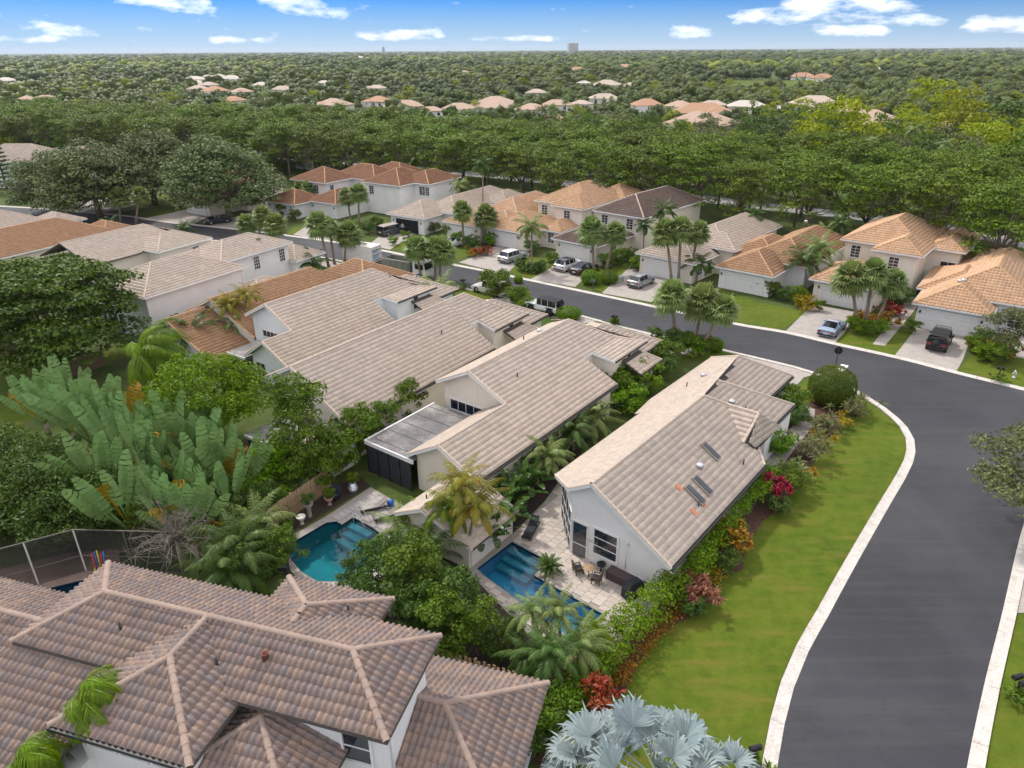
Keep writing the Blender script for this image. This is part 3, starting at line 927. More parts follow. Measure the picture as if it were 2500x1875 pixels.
        for i in range(1, nx): bar(-w / 2 + w * i / nx - .02, -w / 2 + w * i / nx + .02, -h / 2, h / 2, 0.05)
        for j in range(1, ny): bar(-w / 2, w / 2, -h / 2 + h * j / ny - .02, -h / 2 + h * j / ny + .02, 0.052)
        f = mb.build(name, frame or M_TRIM, s.root)
        for i in range(nx):
            for j in range(ny):
                cc = c + t * (-w / 2 + w * (i + .5) / nx) + Vector((0, 0, -h / 2 + h * (j + .5) / ny)) + n * 0.012
                MB().box(cc, (0.02, w / nx - .042, h / ny - .042), rz=a).build('pane', glass or M_GLASS, f)
        return f
    def garage(s, x, y, z0, w, h, ang):
        a = rad(ang); n = Vector((math.cos(a), math.sin(a), 0)); t = Vector((-math.sin(a), math.cos(a), 0)); c = Vector((x, y, z0))
        mb = MB()
        for u, ww in ((-w / 2 - .1, .2), (w / 2 + .1, .2)): mb.box(c + t * u + Vector((0, 0, h / 2)) + n * .05, (.10, ww, h), rz=a)
        mb.box(c + Vector((0, 0, h + .11)) + n * .05, (.10, w + .4, .22), rz=a)
        d = mb.build('garage_door', M_TRIM, s.root)
        for j in range(4):
            MB().box(c + Vector((0, 0, h * (j + .5) / 4)) + n * .02, (.04, w - .01, h / 4 - .025), rz=a).build('panel', M_DOORW, d)
        return d
    def lamp(s, x, y, z, ang):
        a = rad(ang); n = Vector((math.cos(a), math.sin(a), 0)); c = Vector((x, y, z))
        mb = MB(); mb.lathe(c + n * .14, [(.03, .2), (.09, .12), (.08, -.1), (.03, -.16)], 6); mb.box(c + n * .05, (.1, .08, .12), rz=a)
        return mb.build('wall_lamp', M_BLACK, s.root)
    def vent(s, x, y, z, kind='pipe'):
        if kind == 'pipe':
            return MB().tube([(x, y, z - .1), (x, y, z + .32)], .05, 8).build('vent_pipe', plain('vent_lead', (.06, .05, .05), .7), s.root)
        if kind == 'clay':
            return MB().lathe((x, y, z), [(.13, -.1), (.13, .28), (.15, .3), (.11, .3), (.1, .05)], 10).build('vent_pipe', plain('vent_clay', (.20, .075, .05), .7), s.root)
        mb = MB(); mb.lathe((x, y, z), [(.22, -.12), (.22, .06), (.26, .08), (.22, .2), (.08, .24)], 12)
        return mb.build('roof_vent', M_STEEL, s.root)
    def downpipe(s, x, y, z0, z1):
        return MB().tube([(x, y, z0), (x, y, z1)], .045, 6).build('downpipe', M_TRIM, s.root)

def frame_at(px, py, z, az):
    p = P(px, py, z)
    return ((p.x, p.y), rad(az - 90))

# ---------------------------------------------------------------- the near row of houses
TILE = (0.33, 0.40, 0.026, 4)
def house_corner():
    h = House('corner_house', 'corner house with pale tan roof and three dark skylights beside the curving lawn', 'house', frame_at(1638.1, 1386.3, 2.7, 50.88))
    t = .612
    zr = lambda x: 2.7 - x * t
    zl = lambda x: 5.907 + (x + 5.24) * t
    h.plane([(0, 0, 2.7), (0, 13.26, 2.7), (-1.1, 14.5, zr(-1.1)), (-3.0, 16.5, zr(-3.0)), (-5.24, 14.3, zr(-5.24)), (-5.24, 0, zr(-5.24))])
    h.plane([(-5.24, 0, zl(-5.24)), (-5.24, 14.3, zl(-5.24)), (-9.95, 14.3, zl(-9.95)), (-9.95, 3.2, zl(-9.95)), (-6.76, 0, zl(-6.76))])
    h.plane([(-5.24, 14.3, zl(-5.24)), (-7.2, 25.3, zl(-7.2)), (-10.9, 28.8, zl(-10.9)), (-11.2, 18.0, zl(-11.2)), (-10.5, 14.3, zl(-10.5))])
    zm = lambda x: 5.38 - (x + 6.1) * .592
    h.plane([(-6.1, 14.3, zm(-6.1)), (-3.2, 14.6, zm(-3.2)), (-1.57, 18.9, zm(-1.57)), (-1.57, 23.4, zm(-1.57)), (-6.1, 18.4, zm(-6.1))])
    zg = lambda x: 4.72 - (x + 7.2) * .553
    h.plane([(-7.2, 18.4, zg(-7.2)), (-3.55, 21.5, zg(-3.55)), (-3.55, 28.8, zg(-3.55)), (-7.2, 25.3, zg(-7.2))])
    h.plane([(-7.2, 25.3, 4.72), (-3.55, 28.8, 2.7), (-10.9, 28.8, 2.45)])
    # entry cricket
    h.plane([(-1.7, 13.4, 3.76), (-1.65, 15.6, 5.1), (-4.0, 15.55, 5.12)])
    h.plane([(-1.65, 15.6, 5.1), (-1.68, 13.45, 3.76), (-1.0, 13.9, 3.42), (-1.0, 17.7, 3.42)])
    h.cap((-5.24, 0, zr(-5.24)), (-5.24, 14.3, zr(-5.24)), (-3.0, 16.5, zr(-3.0)))
    h.cap((-6.1, 14.6, zm(-6.1)), (-6.1, 18.4, zm(-6.1)), (-1.57, 23.4, zm(-1.57)))
    h.cap((-7.2, 18.6, zg(-7.2)), (-7.2, 25.3, zg(-7.2)), (-3.55, 28.8, zg(-3.55))); h.cap((-7.2, 25.3, zg(-7.2)), (-10.9, 28.8, 2.45))
    h.cap((-4.0, 15.55, 5.12), (-1.65, 15.6, 5.1), (-1.7, 13.4, 3.76))
    # verges and eaves
    h.cap((-5.3, .03, 5.86), (-6.76, .03, zl(-6.76)), (-9.93, 3.2, zl(-9.95)))
    h.cap((0, .03, 2.7), (-5.2, .03, 5.86)); h.cap((0, 13.26, 2.7), (-1.1, 14.5, zr(-1.1)))
    h.fascia((-6.76, 0, zl(-6.76)), (-5.24, 0, zl(-5.24)), out=0.0); h.fascia((-5.24, 0, zr(-5.24)), (0, 0, 2.7), out=0.0); h.fascia((-9.95, 3.2, zl(-9.95)), (-6.76, 0, zl(-6.76)), out=0)
    for p, q in (((0, -.05, 2.66), (0, 13.3, 2.66)), ((-1.57, 18.9, 2.66), (-1.57, 23.4, 2.66)), ((-3.55, 24, 2.66), (-3.55, 28.8, 2.66)), ((-1.0, 13.9, 3.40), (-1.0, 17.7, 3.40))):
        h.fascia(p, q, True, .13, .13, out=.09, drop=.02); h.fascia(p, q, False, .14, .06, out=.05, drop=.13)
    # walls
    h.wallpoly([(-6.85, .55, 0), (-.45, .55, 0), (-.45, .55, 2.78), (-5.24, .55, 5.70), (-6.85, .55, 4.72)], (0, .2, 0))
    h.wallpoly([(-6.85, .55, 3.0), (-6.85, .55, 4.70), (-9.45, 3.3, 3.12), (-9.45, 3.3, 3.0)], (.14, .14, 0))
    h.wallbox(-9.45, -.45, 3.5, 14.2, 0, 2.75); h.wallbox(-6.7, -.45, .76, 3.6, 0, 2.75)
    h.wallbox(-10.2, -2.1, 14.1, 22.8, 0, 2.35); h.wallbox(-10.3, -4.05, 22.7, 28.3, 0, 2.25)
    h.wallbox(-2.2, -1.5, 17.6, 22.7, 0, 2.3)
    h.finish(M_TAN, S_WHITE, M_RIDGE, TILE, 1, 300, thick=.05)
    r = h.root
    # near gable: screen door and window
    d = MB()
    for u in (-6.72, -5.66): d.box((u, .51, 1.25), (.09, .1, 2.5))
    d.box((-6.19, .51, 2.52), (1.15, .1, .1)); d.box((-6.19, .51, .95), (1.0, .07, .05))
    do = d.build('screen_door', M_ALU, r)
    MB().box((-6.19, .53, 1.72), (.97, .03, 1.5)).build('pane', M_GLASS, do)
    MB().box((-6.19, .53, .47), (.97, .03, .90)).build('pane', plain('grey_screen', (.16, .15, .15), .8), do)
    h.window(-4.42, .545, 1.72, 1.55, 1.75, -90, 1, 3, fw=.12)
    # screened diagonal corner
    sc = MB(); a, b = Vector((-6.9, .58, 0)), Vector((-9.45, 3.3, 0)); dd = (b - a)
    for k in range(5):
        p = a + dd * (k / 4); sc.box(p + Vector((0, 0, 1.5)), (.08, .08, 3.0), rz=rad(-47))
    for z in (.9, 1.9, 2.95): sc.box((a + b) / 2 + Vector((0, 0, z)), (dd.length, .07, .07), rz=math.atan2(dd.y, dd.x))
    so = sc.build('lanai_screen', M_ALU, r)
    for k in range(4):
        p = a + dd * ((k + .5) / 4)
        MB().box(p + Vector((0, 0, 1.5)), (dd.length / 4 - .09, .02, 2.95), rz=math.atan2(dd.y, dd.x)).build('screen_panel', M_SCREEN, so)
    # conduit, meter boxes, round plaque
    c = MB(); c.tube([(-3.0, .50, .62), (-3.0, .50, 2.55)], .022, 5); c.tube([(-3.05, .50, .62), (-.7, .50, .55)], .03, 5)
    c.box((-3.0, .46, 2.6), (.22, .14, .12)); c.build('conduit', M_ALU, r)
    for k, x in enumerate((-1.75, -1.25, -.85)): MB().box((x, .47, .5), (.16, .14, .26)).build('service_box', plain('grey_box', (.45, .45, .46), .5), r)
    MB().tube([(-5.38, .46, 1.68), (-5.38, .54, 1.68)], .14, 14).build('wall_plaque', plain('plaque', (.62, .60, .56), .7), r)
    MB().tube([(-.95, .44, .45), (-.9, .40, .15), (-.6, .42, .05), (-.45, .45, .25), (-.65, .47, .4)], .022, 5).build('garden_hose', M_STEEL, r)
    # skylights: curb, dark glass
    def sky(x, y, w=.58, l=1.5):
        S, Tn = Vector((0, 1, 0)), Vector((-1, 0, t)).normalized(); N = Vector((t, 0, 1)).normalized()
        c = Vector((x, y, zr(x))) + N * .09
        ax = Matrix((S, Tn, N)).transposed()
        f = MB().box(c, (w, l, .22), ax=ax).build('skylight', plain('skylight_curb', (.28, .24, .20), .6), r, bevel=.02)
        MB().box(c + N * .12, (w - .16, l - .16, .06), ax=ax).build('pane', M_GLASS, f, bevel=.02)
    sky(-2.59, 10.0); sky(-1.61, 6.85); sky(-1.55, 5.72)
    for x, y in ((-2.35, 5.15), (-.95, 5.65), (-1.0, 4.55)):   # replaced orange tiles
        c = Vector((x, y, zr(x))); S, Tn = Vector((0, 1, 0)), Vector((-1, 0, t)).normalized(); N = Vector((t, 0, 1)).normalized()
        ax = Matrix((S, Tn, N)).transposed()
        MB().box(c + N * .085, (.30, .42, .03), ax=ax).build('replaced_tile', M_REPLACED, r)
    h.vent(-2.35, 8.05, zr(-2.35) + .1, 'cap'); h.vent(-.85, 11.6, zr(-.85) + .1); h.vent(-1.0, 5.25, zr(-1.0) + .1)
    h.vent(-4.3, 17.4, zm(-4.3) + .12, 'cap'); h.vent(-3.4, 17.9, zm(-3.4) + .1); h.vent(-8.2, 21.0, zl(-8.2) + .1, 'cap'); h.vent(-8.6, 18.9, zl(-8.6) + .1)
    return h

def house_model_b(name, label, frame, t, ze, xr, xl_low, y_up, z_low_left, y_notch, y_far, wallm, tilem, ridgem, n_indiv, left_w=3.3, lowgable=True, near_y=0.0, z_up=4.2):
    """long asymmetric gable house: right eave at x = 0, ridge at x = xr"""
    h = House(name, label, 'house', frame)
    zr = lambda x: ze - x * t
    zR = zr(xr)
    yU = y_up
    if lowgable:
        h.plane([(0, near_y, ze), (0, y_notch, ze), (xl_low, y_notch, zr(xl_low)), (xl_low, near_y, zr(xl_low))])
        h.plane([(xl_low, yU, zr(xl_low)), (xl_low, y_notch, zr(xl_low)), (xr, y_notch, zR), (xr, yU, zR)])
        h.plane([(xl_low, near_y, zr(xl_low)), (xl_low, yU + .4, zr(xl_low)), (xl_low - 2.9, yU + .4, z_low_left), (xl_low - 2.9, near_y, z_low_left)])
        h.cap((xl_low, near_y, zr(xl_low)), (xl_low, yU, zr(xl_low)))
        h.cap((0, near_y + .03, ze), (xl_low, near_y + .03, zr(xl_low))); h.cap((xl_low - 2.9, near_y + .03, z_low_left), (xl_low, near_y + .03, zr(xl_low)))
        h.fascia((xl_low, near_y, zr(xl_low)), (0, near_y, ze), out=0); h.fascia((xl_low - 2.9, near_y, z_low_left), (xl_low, near_y, zr(xl_low)), out=0)
        h.cap((xl_low, yU + .03, zr(xl_low)), (xr, yU + .03, zR)); h.fascia((xr, yU, zR), (xl_low, yU, zr(xl_low)), out=0)
    else:
        h.plane([(0, near_y, ze), (0, y_notch, ze), (xr, y_notch, zR), (xr, near_y, zR)])
        h.cap((0, near_y + .03, ze), (xr, near_y + .03, zR)); h.fascia((xr, near_y, zR), (0, near_y, ze), out=0)
        yU = near_y
    zl = lambda x: zR + (x - xr) * .506
    xl = xr - left_w
    yb = y_notch + 1.4; xe, zE = -1.05, z_up; yh = y_far + .1
    h.plane([(xr, yU, zR), (xr, y_far - 2.4, zR), (xl, y_far - 0.4, zl(xl)), (xl, yU, zl(xl))])
    h.cap((xl, yU + .03, zl(xl)), (xr, yU + .03, zR)); h.fascia((xl, yU, zl(xl)), (xr, yU, zR), out=0)
    # street block: the upper slope runs on past the recess and flattens over its own wall
    h.plane([(xr, y_notch, zR), (xl_low, y_notch, zr(xl_low)), (xl_low, yh, zr(xl_low)), (xr, y_far - 2.4, zR)])
    h.plane([(xl_low, yb, zr(xl_low)), (xe, yb + .1, zE), (xe, y_far + 1.7, zE), (xl_low, yh, zr(xl_low))])
    h.plane([(xr, y_far - 2.4, zR), (xl_low, yh, zr(xl_low)), (xe, y_far + 1.7, zE - .05), (xl, y_far - .4, zl(xl))])
    h.cap((xr, yU, zR), (xr, y_far - 2.4, zR), (xl_low, yh, zr(xl_low)), (xe, y_far + 1.7, zE))
    h.fascia((xl_low - .1, yb, zr(xl_low)), (xe, yb + .1, zE), out=0.02); h.fascia((xl_low, y_notch, zr(xl_low)), (xl_low, yb, zr(xl_low)), out=.02)
    h.fascia((xe, yb, zE), (xe, y_far + 1.7, zE), True, .12, .1)
    h.fascia((0, y_notch, ze), (xl_low, y_notch, zr(xl_low)), out=.0)
    h.fascia((0, near_y - .03, ze - .03), (0, y_notch, ze - .03), True, .13, .13, out=.09, drop=.02); h.fascia((0, near_y - .03, ze - .03), (0, y_notch, ze - .03), False, .12, .06, out=.05, drop=.13)
    # porch and garage roofs towards the street
    h.plane([(.45, y_far - 2.1, 2.7), (.45, y_far + 1.9, 2.7), (-3.2, y_far - .2, 4.4), (-3.2, y_far - 2.1, 4.4)])
    h.cap((.45, y_far + 1.9, 2.7), (-3.2, y_far - .2, 4.4)); h.fascia((.45, y_far - 2.1, 2.66), (.45, y_far + 1.9, 2.66), True, .13, .12)
    h.plane([(-1.5, y_far + .2, 2.7), (-1.5, y_far + 6.1, 2.7), (-5.8, y_far + 2.0, 4.7), (-5.8, y_far + .2, 4.7)])
    h.plane([(-1.5, y_far + 6.1, 2.7), (-9.4, y_far + 6.1, 2.7), (-5.8, y_far + 2.0, 4.7)])
    h.plane([(-9.4, y_far - .4, 2.9), (-5.8, y_far - .2, 4.7), (-5.8, y_far + 2.0, 4.7), (-9.4, y_far + 6.1, 2.9)])
    h.cap((-5.8, y_far + .2, 4.7), (-5.8, y_far + 2, 4.7), (-1.5, y_far + 6.1, 2.7))
    h.fascia((-1.5, y_far + 2.5, 2.66), (-1.5, y_far + 6.1, 2.66), True, .13, .12)
    # walls
    if lowgable:
        h.wallpoly([(xl_low - 2.5, near_y + .5, 0), (-.45, near_y + .5, 0), (-.45, near_y + .5, ze + .05), (xl_low, near_y + .5, zr(xl_low) - .17), (xl_low - 2.5, near_y + .5, z_low_left + .05)], (0, .2, 0))
        h.wallpoly([(xl + .4, yU + .5, 0), (xl_low, yU + .5, 0), (xl_low, yU + .5, zr(xl_low) - .17), (xr, yU + .5, zR - .17), (xl + .4, yU + .5, zl(xl + .4) - .17)], (0, .2, 0))
        h.wallbox(xl_low - 2.5, -.45, near_y + .65, y_notch - .2, 0, min(ze, z_low_left) - .2)
    else:
        h.wallpoly([(xl + .4, near_y + .5, 0), (-.45, near_y + .5, 0), (-.45, near_y + .5, ze + .05), (xr, near_y + .5, zR - .17), (xl + .4, near_y + .5, zl(xl + .4) - .17)], (0, .2, 0))
        h.wallbox(xr, -.45, near_y + .65, y_notch - .2, 0, ze - .2)
    h.wallbox(xl + .4, xl_low, yU + .65, y_far - 1.0, 0, min(zl(xl + .4), zr(xl_low)) - .25)
    h.wallpoly([(xl_low - .2, yb + .25, 0), (xe - .4, yb + .25, 0), (xe - .4, yb + .25, zE - .10), (xl_low - .2, yb + .25, zr(xl_low) - .17)], (0, .2, 0))
    h.wallpoly([(xl_low - .15, y_notch - .2, 0), (xl_low - .15, yb + .4, 0), (xl_low - .15, yb + .4, zr(xl_low) - .2), (xl_low - .15, y_notch - .2, zr(xl_low) - .2)], (-.2, 0, 0))
    h.wallbox(-5.2, xe - .4, yb + .4, y_far + 1.2, 0, zE - .14)
    h.wallbox(-8.6, -.2, y_far - 1.0, y_far + 1.5, 0, 2.5); h.wallbox(-8.9, -2.0, y_far + 1.4, y_far + 5.6, 0, 2.55)
    h.finish(tilem, wallm, ridgem, TILE, 1, n_indiv, thick=.05)
    h.window(-1.44, y_notch + 4.6, z_up - .95, .75, 1.25, 0, 1, 2)
    h.window(-1.44, y_notch + 3.2, 1.3, .9, 1.4, 0, 1, 2)
    h.zr = zr
    return h

def houses_near():
    house_corner()
    # second house: two gables stepping back, strip of four panes in the upper gable
    b = house_model_b('gable_house', 'cream house with stepped gables and a four-pane upper window next to the corner house', frame_at(1164.6, 1177.9, 3.0, 53.1),
                      .4754, 3.0, -6.82, -3.3, 7.4, 2.9, 18.2, 23.7, S_CREAM, M_TAN, M_RIDGE, 300)
    b.window(-7.55, 7.89, 2.75, 3.15, .85, -90, 4, 1)
    b.vent(-4.6, 2.6 + 8, b.zr(-4.6) + .1); b.vent(-8.0, 18.5, 5.75, 'cap'); b.vent(-8.2, 16.4, 5.65)
    r = b.root
    # small lean-to gable at the pool end
    w = House('pool_wing', 'low tiled pool cabana wing half hidden behind yellowing palms', 'outbuilding', ((b.org[0], b.org[1]), b.th))
    w.plane([(-.5, -4.6, 3.35), (-.5, .45, 3.35), (-2.5, .45, 2.4), (-2.5, -4.9, 2.4)]); w.plane([(-.5, -4.6, 3.35), (3.0, -4.2, 1.75), (3.0, .45, 1.75), (-.5, .45, 3.35)])
    w.cap((-.5, -4.6, 3.35), (-.5, .45, 3.35)); w.cap((-2.5, -4.87, 2.4), (-.5, -4.57, 3.35)); w.cap((3.0, -4.17, 1.75), (-.5, -4.57, 3.35))
    w.fascia((-2.5, -4.9, 2.4), (-.5, -4.6, 3.35), out=0); w.fascia((-.5, -4.6, 3.35), (3, -4.2, 1.75), out=0)
    w.wallpoly([(-2.1, -4.3, 0), (2.6, -4.0, 0), (2.6, -4.0, 1.85), (-.5, -4.2, 3.2), (-2.1, -4.3, 2.45)], (0, .2, 0)); w.wallbox(-2.1, 2.6, -3.9, .3, 0, 1.7)
    w.finish(M_TAN, S_CREAM, M_RIDGE, TILE, 1, thick=.05); w.vent(-1.4, -3.2, 2.95)
    # flat-roofed screened lanai
    la = MB(); la.box((-8.0, 3.6, 2.55), (4.6, 7.3, .14)); lo = la.build('lanai_roof', twotone('flat_roof_membrane', [(.10, .095, .10), (.20, .19, .185), (.40, .37, .34)], .5, fine=6), r)
    tr = MB(); tr.box((-8.0, -.08, 2.5), (4.8, .1, .3)); tr.box((-10.36, 3.6, 2.55), (.12, 7.4, .26)); tr.build('fascia', M_TRIM, lo)
    for k in range(5): MB().box((-8.0, .6 + 1.5 * k, 2.632), (4.5, .05, .02)).build('seam', plain('seam_tar', (.10, .09, .09), .8), lo)
    for k, x in enumerate((-10.25, -9.2, -8.1, -7.0, -5.95)): MB().box((x, -.05, 1.2), (.07, .07, 2.4)).build('lanai_post', M_BLACK, r)
    for k in range(4): MB().box((-9.72 + 1.09 * k, -.03, 1.2), (1.0, .02, 2.3)).build('screen_panel', M_SCREEN, r)
    for k in range(3): MB().box((-10.25, 1.1 + 2.2 * k, 1.2), (.02, 2.15, 2.3)).build('screen_panel', M_SCREEN, r)
    # third house
    c = house_model_b('gable_house', 'white house with one wide tan roof slope between the two other near gables', frame_at(852.6, 1043.6, 3.2, 55.33),
                      .5727, 3.2, -5.85, -3.0, 0, 2.9, 18.2, 23.6, S_CREAM, M_TAN, M_RIDGE, 300, lowgable=False)
    c.vent(-3.2, 14.5, c.zr(-3.2) + .1)
    s = MB(); s.extr([(-1.6, -2.4, 2.05), (2.6 - 2.4, -2.4, 2.05), (.2, .5, 2.75), (-1.6, .5, 2.75)], (0, 0, .12))
    sh = House('lean_to', 'small tiled lean-to roof against the end wall of the white house', 'outbuilding', ((c.org[0], c.org[1]), c.th))
    sh.plane([(-3.0, -2.3, 1.9), (.1, -2.3, 1.9), (.1, .48, 2.7), (-3.0, .48, 2.7)]); sh.wallbox(-2.8, 0, -2.1, .45, 0, 1.75)
    sh.finish(M_TAN, S_WHITE, M_RIDGE, TILE, 1, thick=.05); sh.vent(-.9, -1.2, 2.3, 'cap')
    lr = MB(); lr.box((-5.0, -1.9, 2.35), (3.4, 4.4, .12), rz=0); l2 = lr.build('lanai_roof', MATS['flat_roof_membrane'], c.root); MB().box((-5.0, -4.12, 2.3), (3.5, .1, .24)).build('fascia', M_TRIM, l2)
    for k in range(3): MB().box((-6.0 + 1.1 * k, -4.05, 1.12), (1.05, .02, 2.2)).build('screen_panel', M_SCREEN, c.root)
    MB().box((-3.35, -1.9, 1.12), (.02, 4.2, 2.2)).build('screen_panel', M_SCREEN, c.root)
    # fourth house: pale blue gables
    d = house_model_b('gable_house', 'pale blue-white house with two stepped gables and a strip of dark panes', None or frame_d(), .575, 2.62, -6.55, -3.15, 3.3, 2.55, 14.0, 20.0, S_BLUE, M_TAN, M_RIDGE, 300)
    d.window(-7.0, 3.79, 3.1, 2.2, .62, -90, 4, 1)
    d.window(-4.55, .49, 1.25, 1.25, 1.35, -90, 2, 2)
    MB().tube([(-2.95, .42, 1.35), (-2.95, .50, 1.35)], .22, 16).build('wall_clock', plain('clock_ring', (.35, .30, .24), .6), d.root)
    MB().tube([(-2.95, .40, 1.35), (-2.95, .43, 1.35)], .15, 16).build('wall_clock', plain('clock_face', (.62, .60, .55), .6), d.root)
    lr = MB(); lr.box((-7.6, 1.9, 2.1), (2.6, 3.6, .12)); l3 = lr.build('lanai_roof', MATS['flat_roof_membrane'], d.root)
    MB().box((-7.6, .07, 2.05), (2.7, .08, .22)).build('fascia', M_TRIM, l3)
    MB().box((-7.6, .12, 1.0), (2.5, .03, 1.9)).build('pane', M_GLASS, l3)
    return b, c, d
def frame_d():
    az = 55.4
    p = P(645.2, 743.4, 6.4); th = rad(az - 90)
    X = Vector((math.cos(th), math.sin(th), 0)); Y = Vector((-math.sin(th), math.cos(th), 0))
    o = p + X * 6.55 - Y * 3.3
    return ((o.x, o.y), th)
HB, HC, HD = houses_near()

def house_foreground():
    p = P(508.6, 1503.4, 8.0)
    h = House('hip_roof_house', 'foreground two-storey house with weathered brown barrel-tile hip roofs', 'house', ((p.x, p.y), rad(-16.5)))
    # main, front bay, rear wing, porch, side wing, left wing
    h.hip(-7.45, 8.75, -2.5, 2.45, 7.0, .404, fas=(0, 0, 0, 0))
    h.plane([(0, -2.15, 8.0), (0, 0, 8.0), (2.9, 0, 6.84), (2.9, -5.05, 6.84)]); h.plane([(0, 0, 8.0), (0, -2.15, 8.0), (-2.9, -5.05, 6.84), (-2.9, 0, 6.84)]); h.plane([(-2.9, -5.05, 6.84), (2.9, -5.05, 6.84), (0, -2.15, 8.0)])
    h.cap((0, 0, 8.0), (0, -2.15, 8.0), (2.9, -5.05, 6.84)); h.cap((0, -2.15, 8.0), (-2.9, -5.05, 6.84))
    h.fascia((-2.9, -5.05, 6.84), (2.9, -5.05, 6.84), True, .15, .12)
    h.plane([(3.1, 1.95, 7.6), (3.1, 0, 7.6), (5.85, 0, 6.6), (5.85, 4.25, 6.6)]); h.plane([(3.1, 0, 7.6), (3.1, 1.95, 7.6), (.7, 4.25, 6.6), (.7, 0, 6.6)]); h.plane([(5.85, 4.25, 6.6), (.7, 4.25, 6.6), (3.1, 1.95, 7.6)])
    h.cap((3.1, .9, 7.6), (3.1, 1.95, 7.6), (5.85, 4.25, 6.6)); h.cap((3.1, 1.95, 7.6), (.7, 4.25, 6.6)); 
    h.hip(.7, 6.8, -5.5, .7, 5.2, .42, fas=(0, 0, 0, 0))
    h.hip(3.0, 12.7, -2.3, 4.45, 3.5, .44, caps=True, fas=(0, 0, 0, 0))
    zl = lambda y: 7.15 + (y + 1.4) * .40
    h.plane([(-20, -1.4, 7.15), (-7.0, -1.4, 7.15), (-2.6, -1.4, 7.15), (-2.6, -7.0, zl(-7.0)), (-20, -7.0, zl(-7.0))]); h.plane([(-20, -1.4, 7.15), (-6.3, -1.4, 7.15), (-8.4, .9, 6.2), (-20, .9, 6.2)])
    h.cap((-20, -1.4, 7.15), (-7.0, -1.4, 7.15)); h.fascia((-20, -7.0, zl(-7.0)), (-2.6, -7.0, zl(-7.0)), True, .15, .12)
    h.hip(-18, -2.2, -11.5, -6.5, 3.2, .42)
    # walls
    h.wallbox(-6.9, 8.2, -1.95, 1.9, 0, 6.85); h.wallbox(-2.4, 2.4, -4.55, -1.9, 0, 6.7); h.wallbox(1.2, 5.35, 1.8, 3.75, 0, 6.45)
    h.wallbox(1.2, 6.3, -5.0, -1.9, 0, 5.1); h.wallbox(8.1, 12.2, -1.8, 3.95, 0, 3.4); h.wallbox(-19.5, -6.8, -6.5, .4, 0, 4.8); h.wallbox(-17.5, -2.7, -11.0, -6.6, 0, 3.1)
    h.wallbox(-6.8, -2.3, -6.5, -2, 0, 4.75)
    h.finish(M_BROWN, S_WHITE, M_RIDGEB, (0.255, 0.40, 0.08, 5), n_indiv=300, capr=.13, capindiv=True, cull='none')
    h.window(7.2, -1.96, 5.55, 1.05, 1.5, -90, 1, 2)
    for k in range(3): h.window(-1.4 + 1.35 * k, -4.56, 6.1, 1.05, .8, -90, 1, 1)
    h.downpipe(8.28, -1.4, 3.0, 6.9)
    h.vent(3.2, -1.0, 7.55 + .1, 'clay'); h.vent(1.5, -1.6, 7.4 + .1); h.vent(4.6, 2.6, 7.1); h.vent(6.1, 3.3, 6.6); h.vent(-3.2, -1.2, 7.6)
    return h
HF = house_foreground()

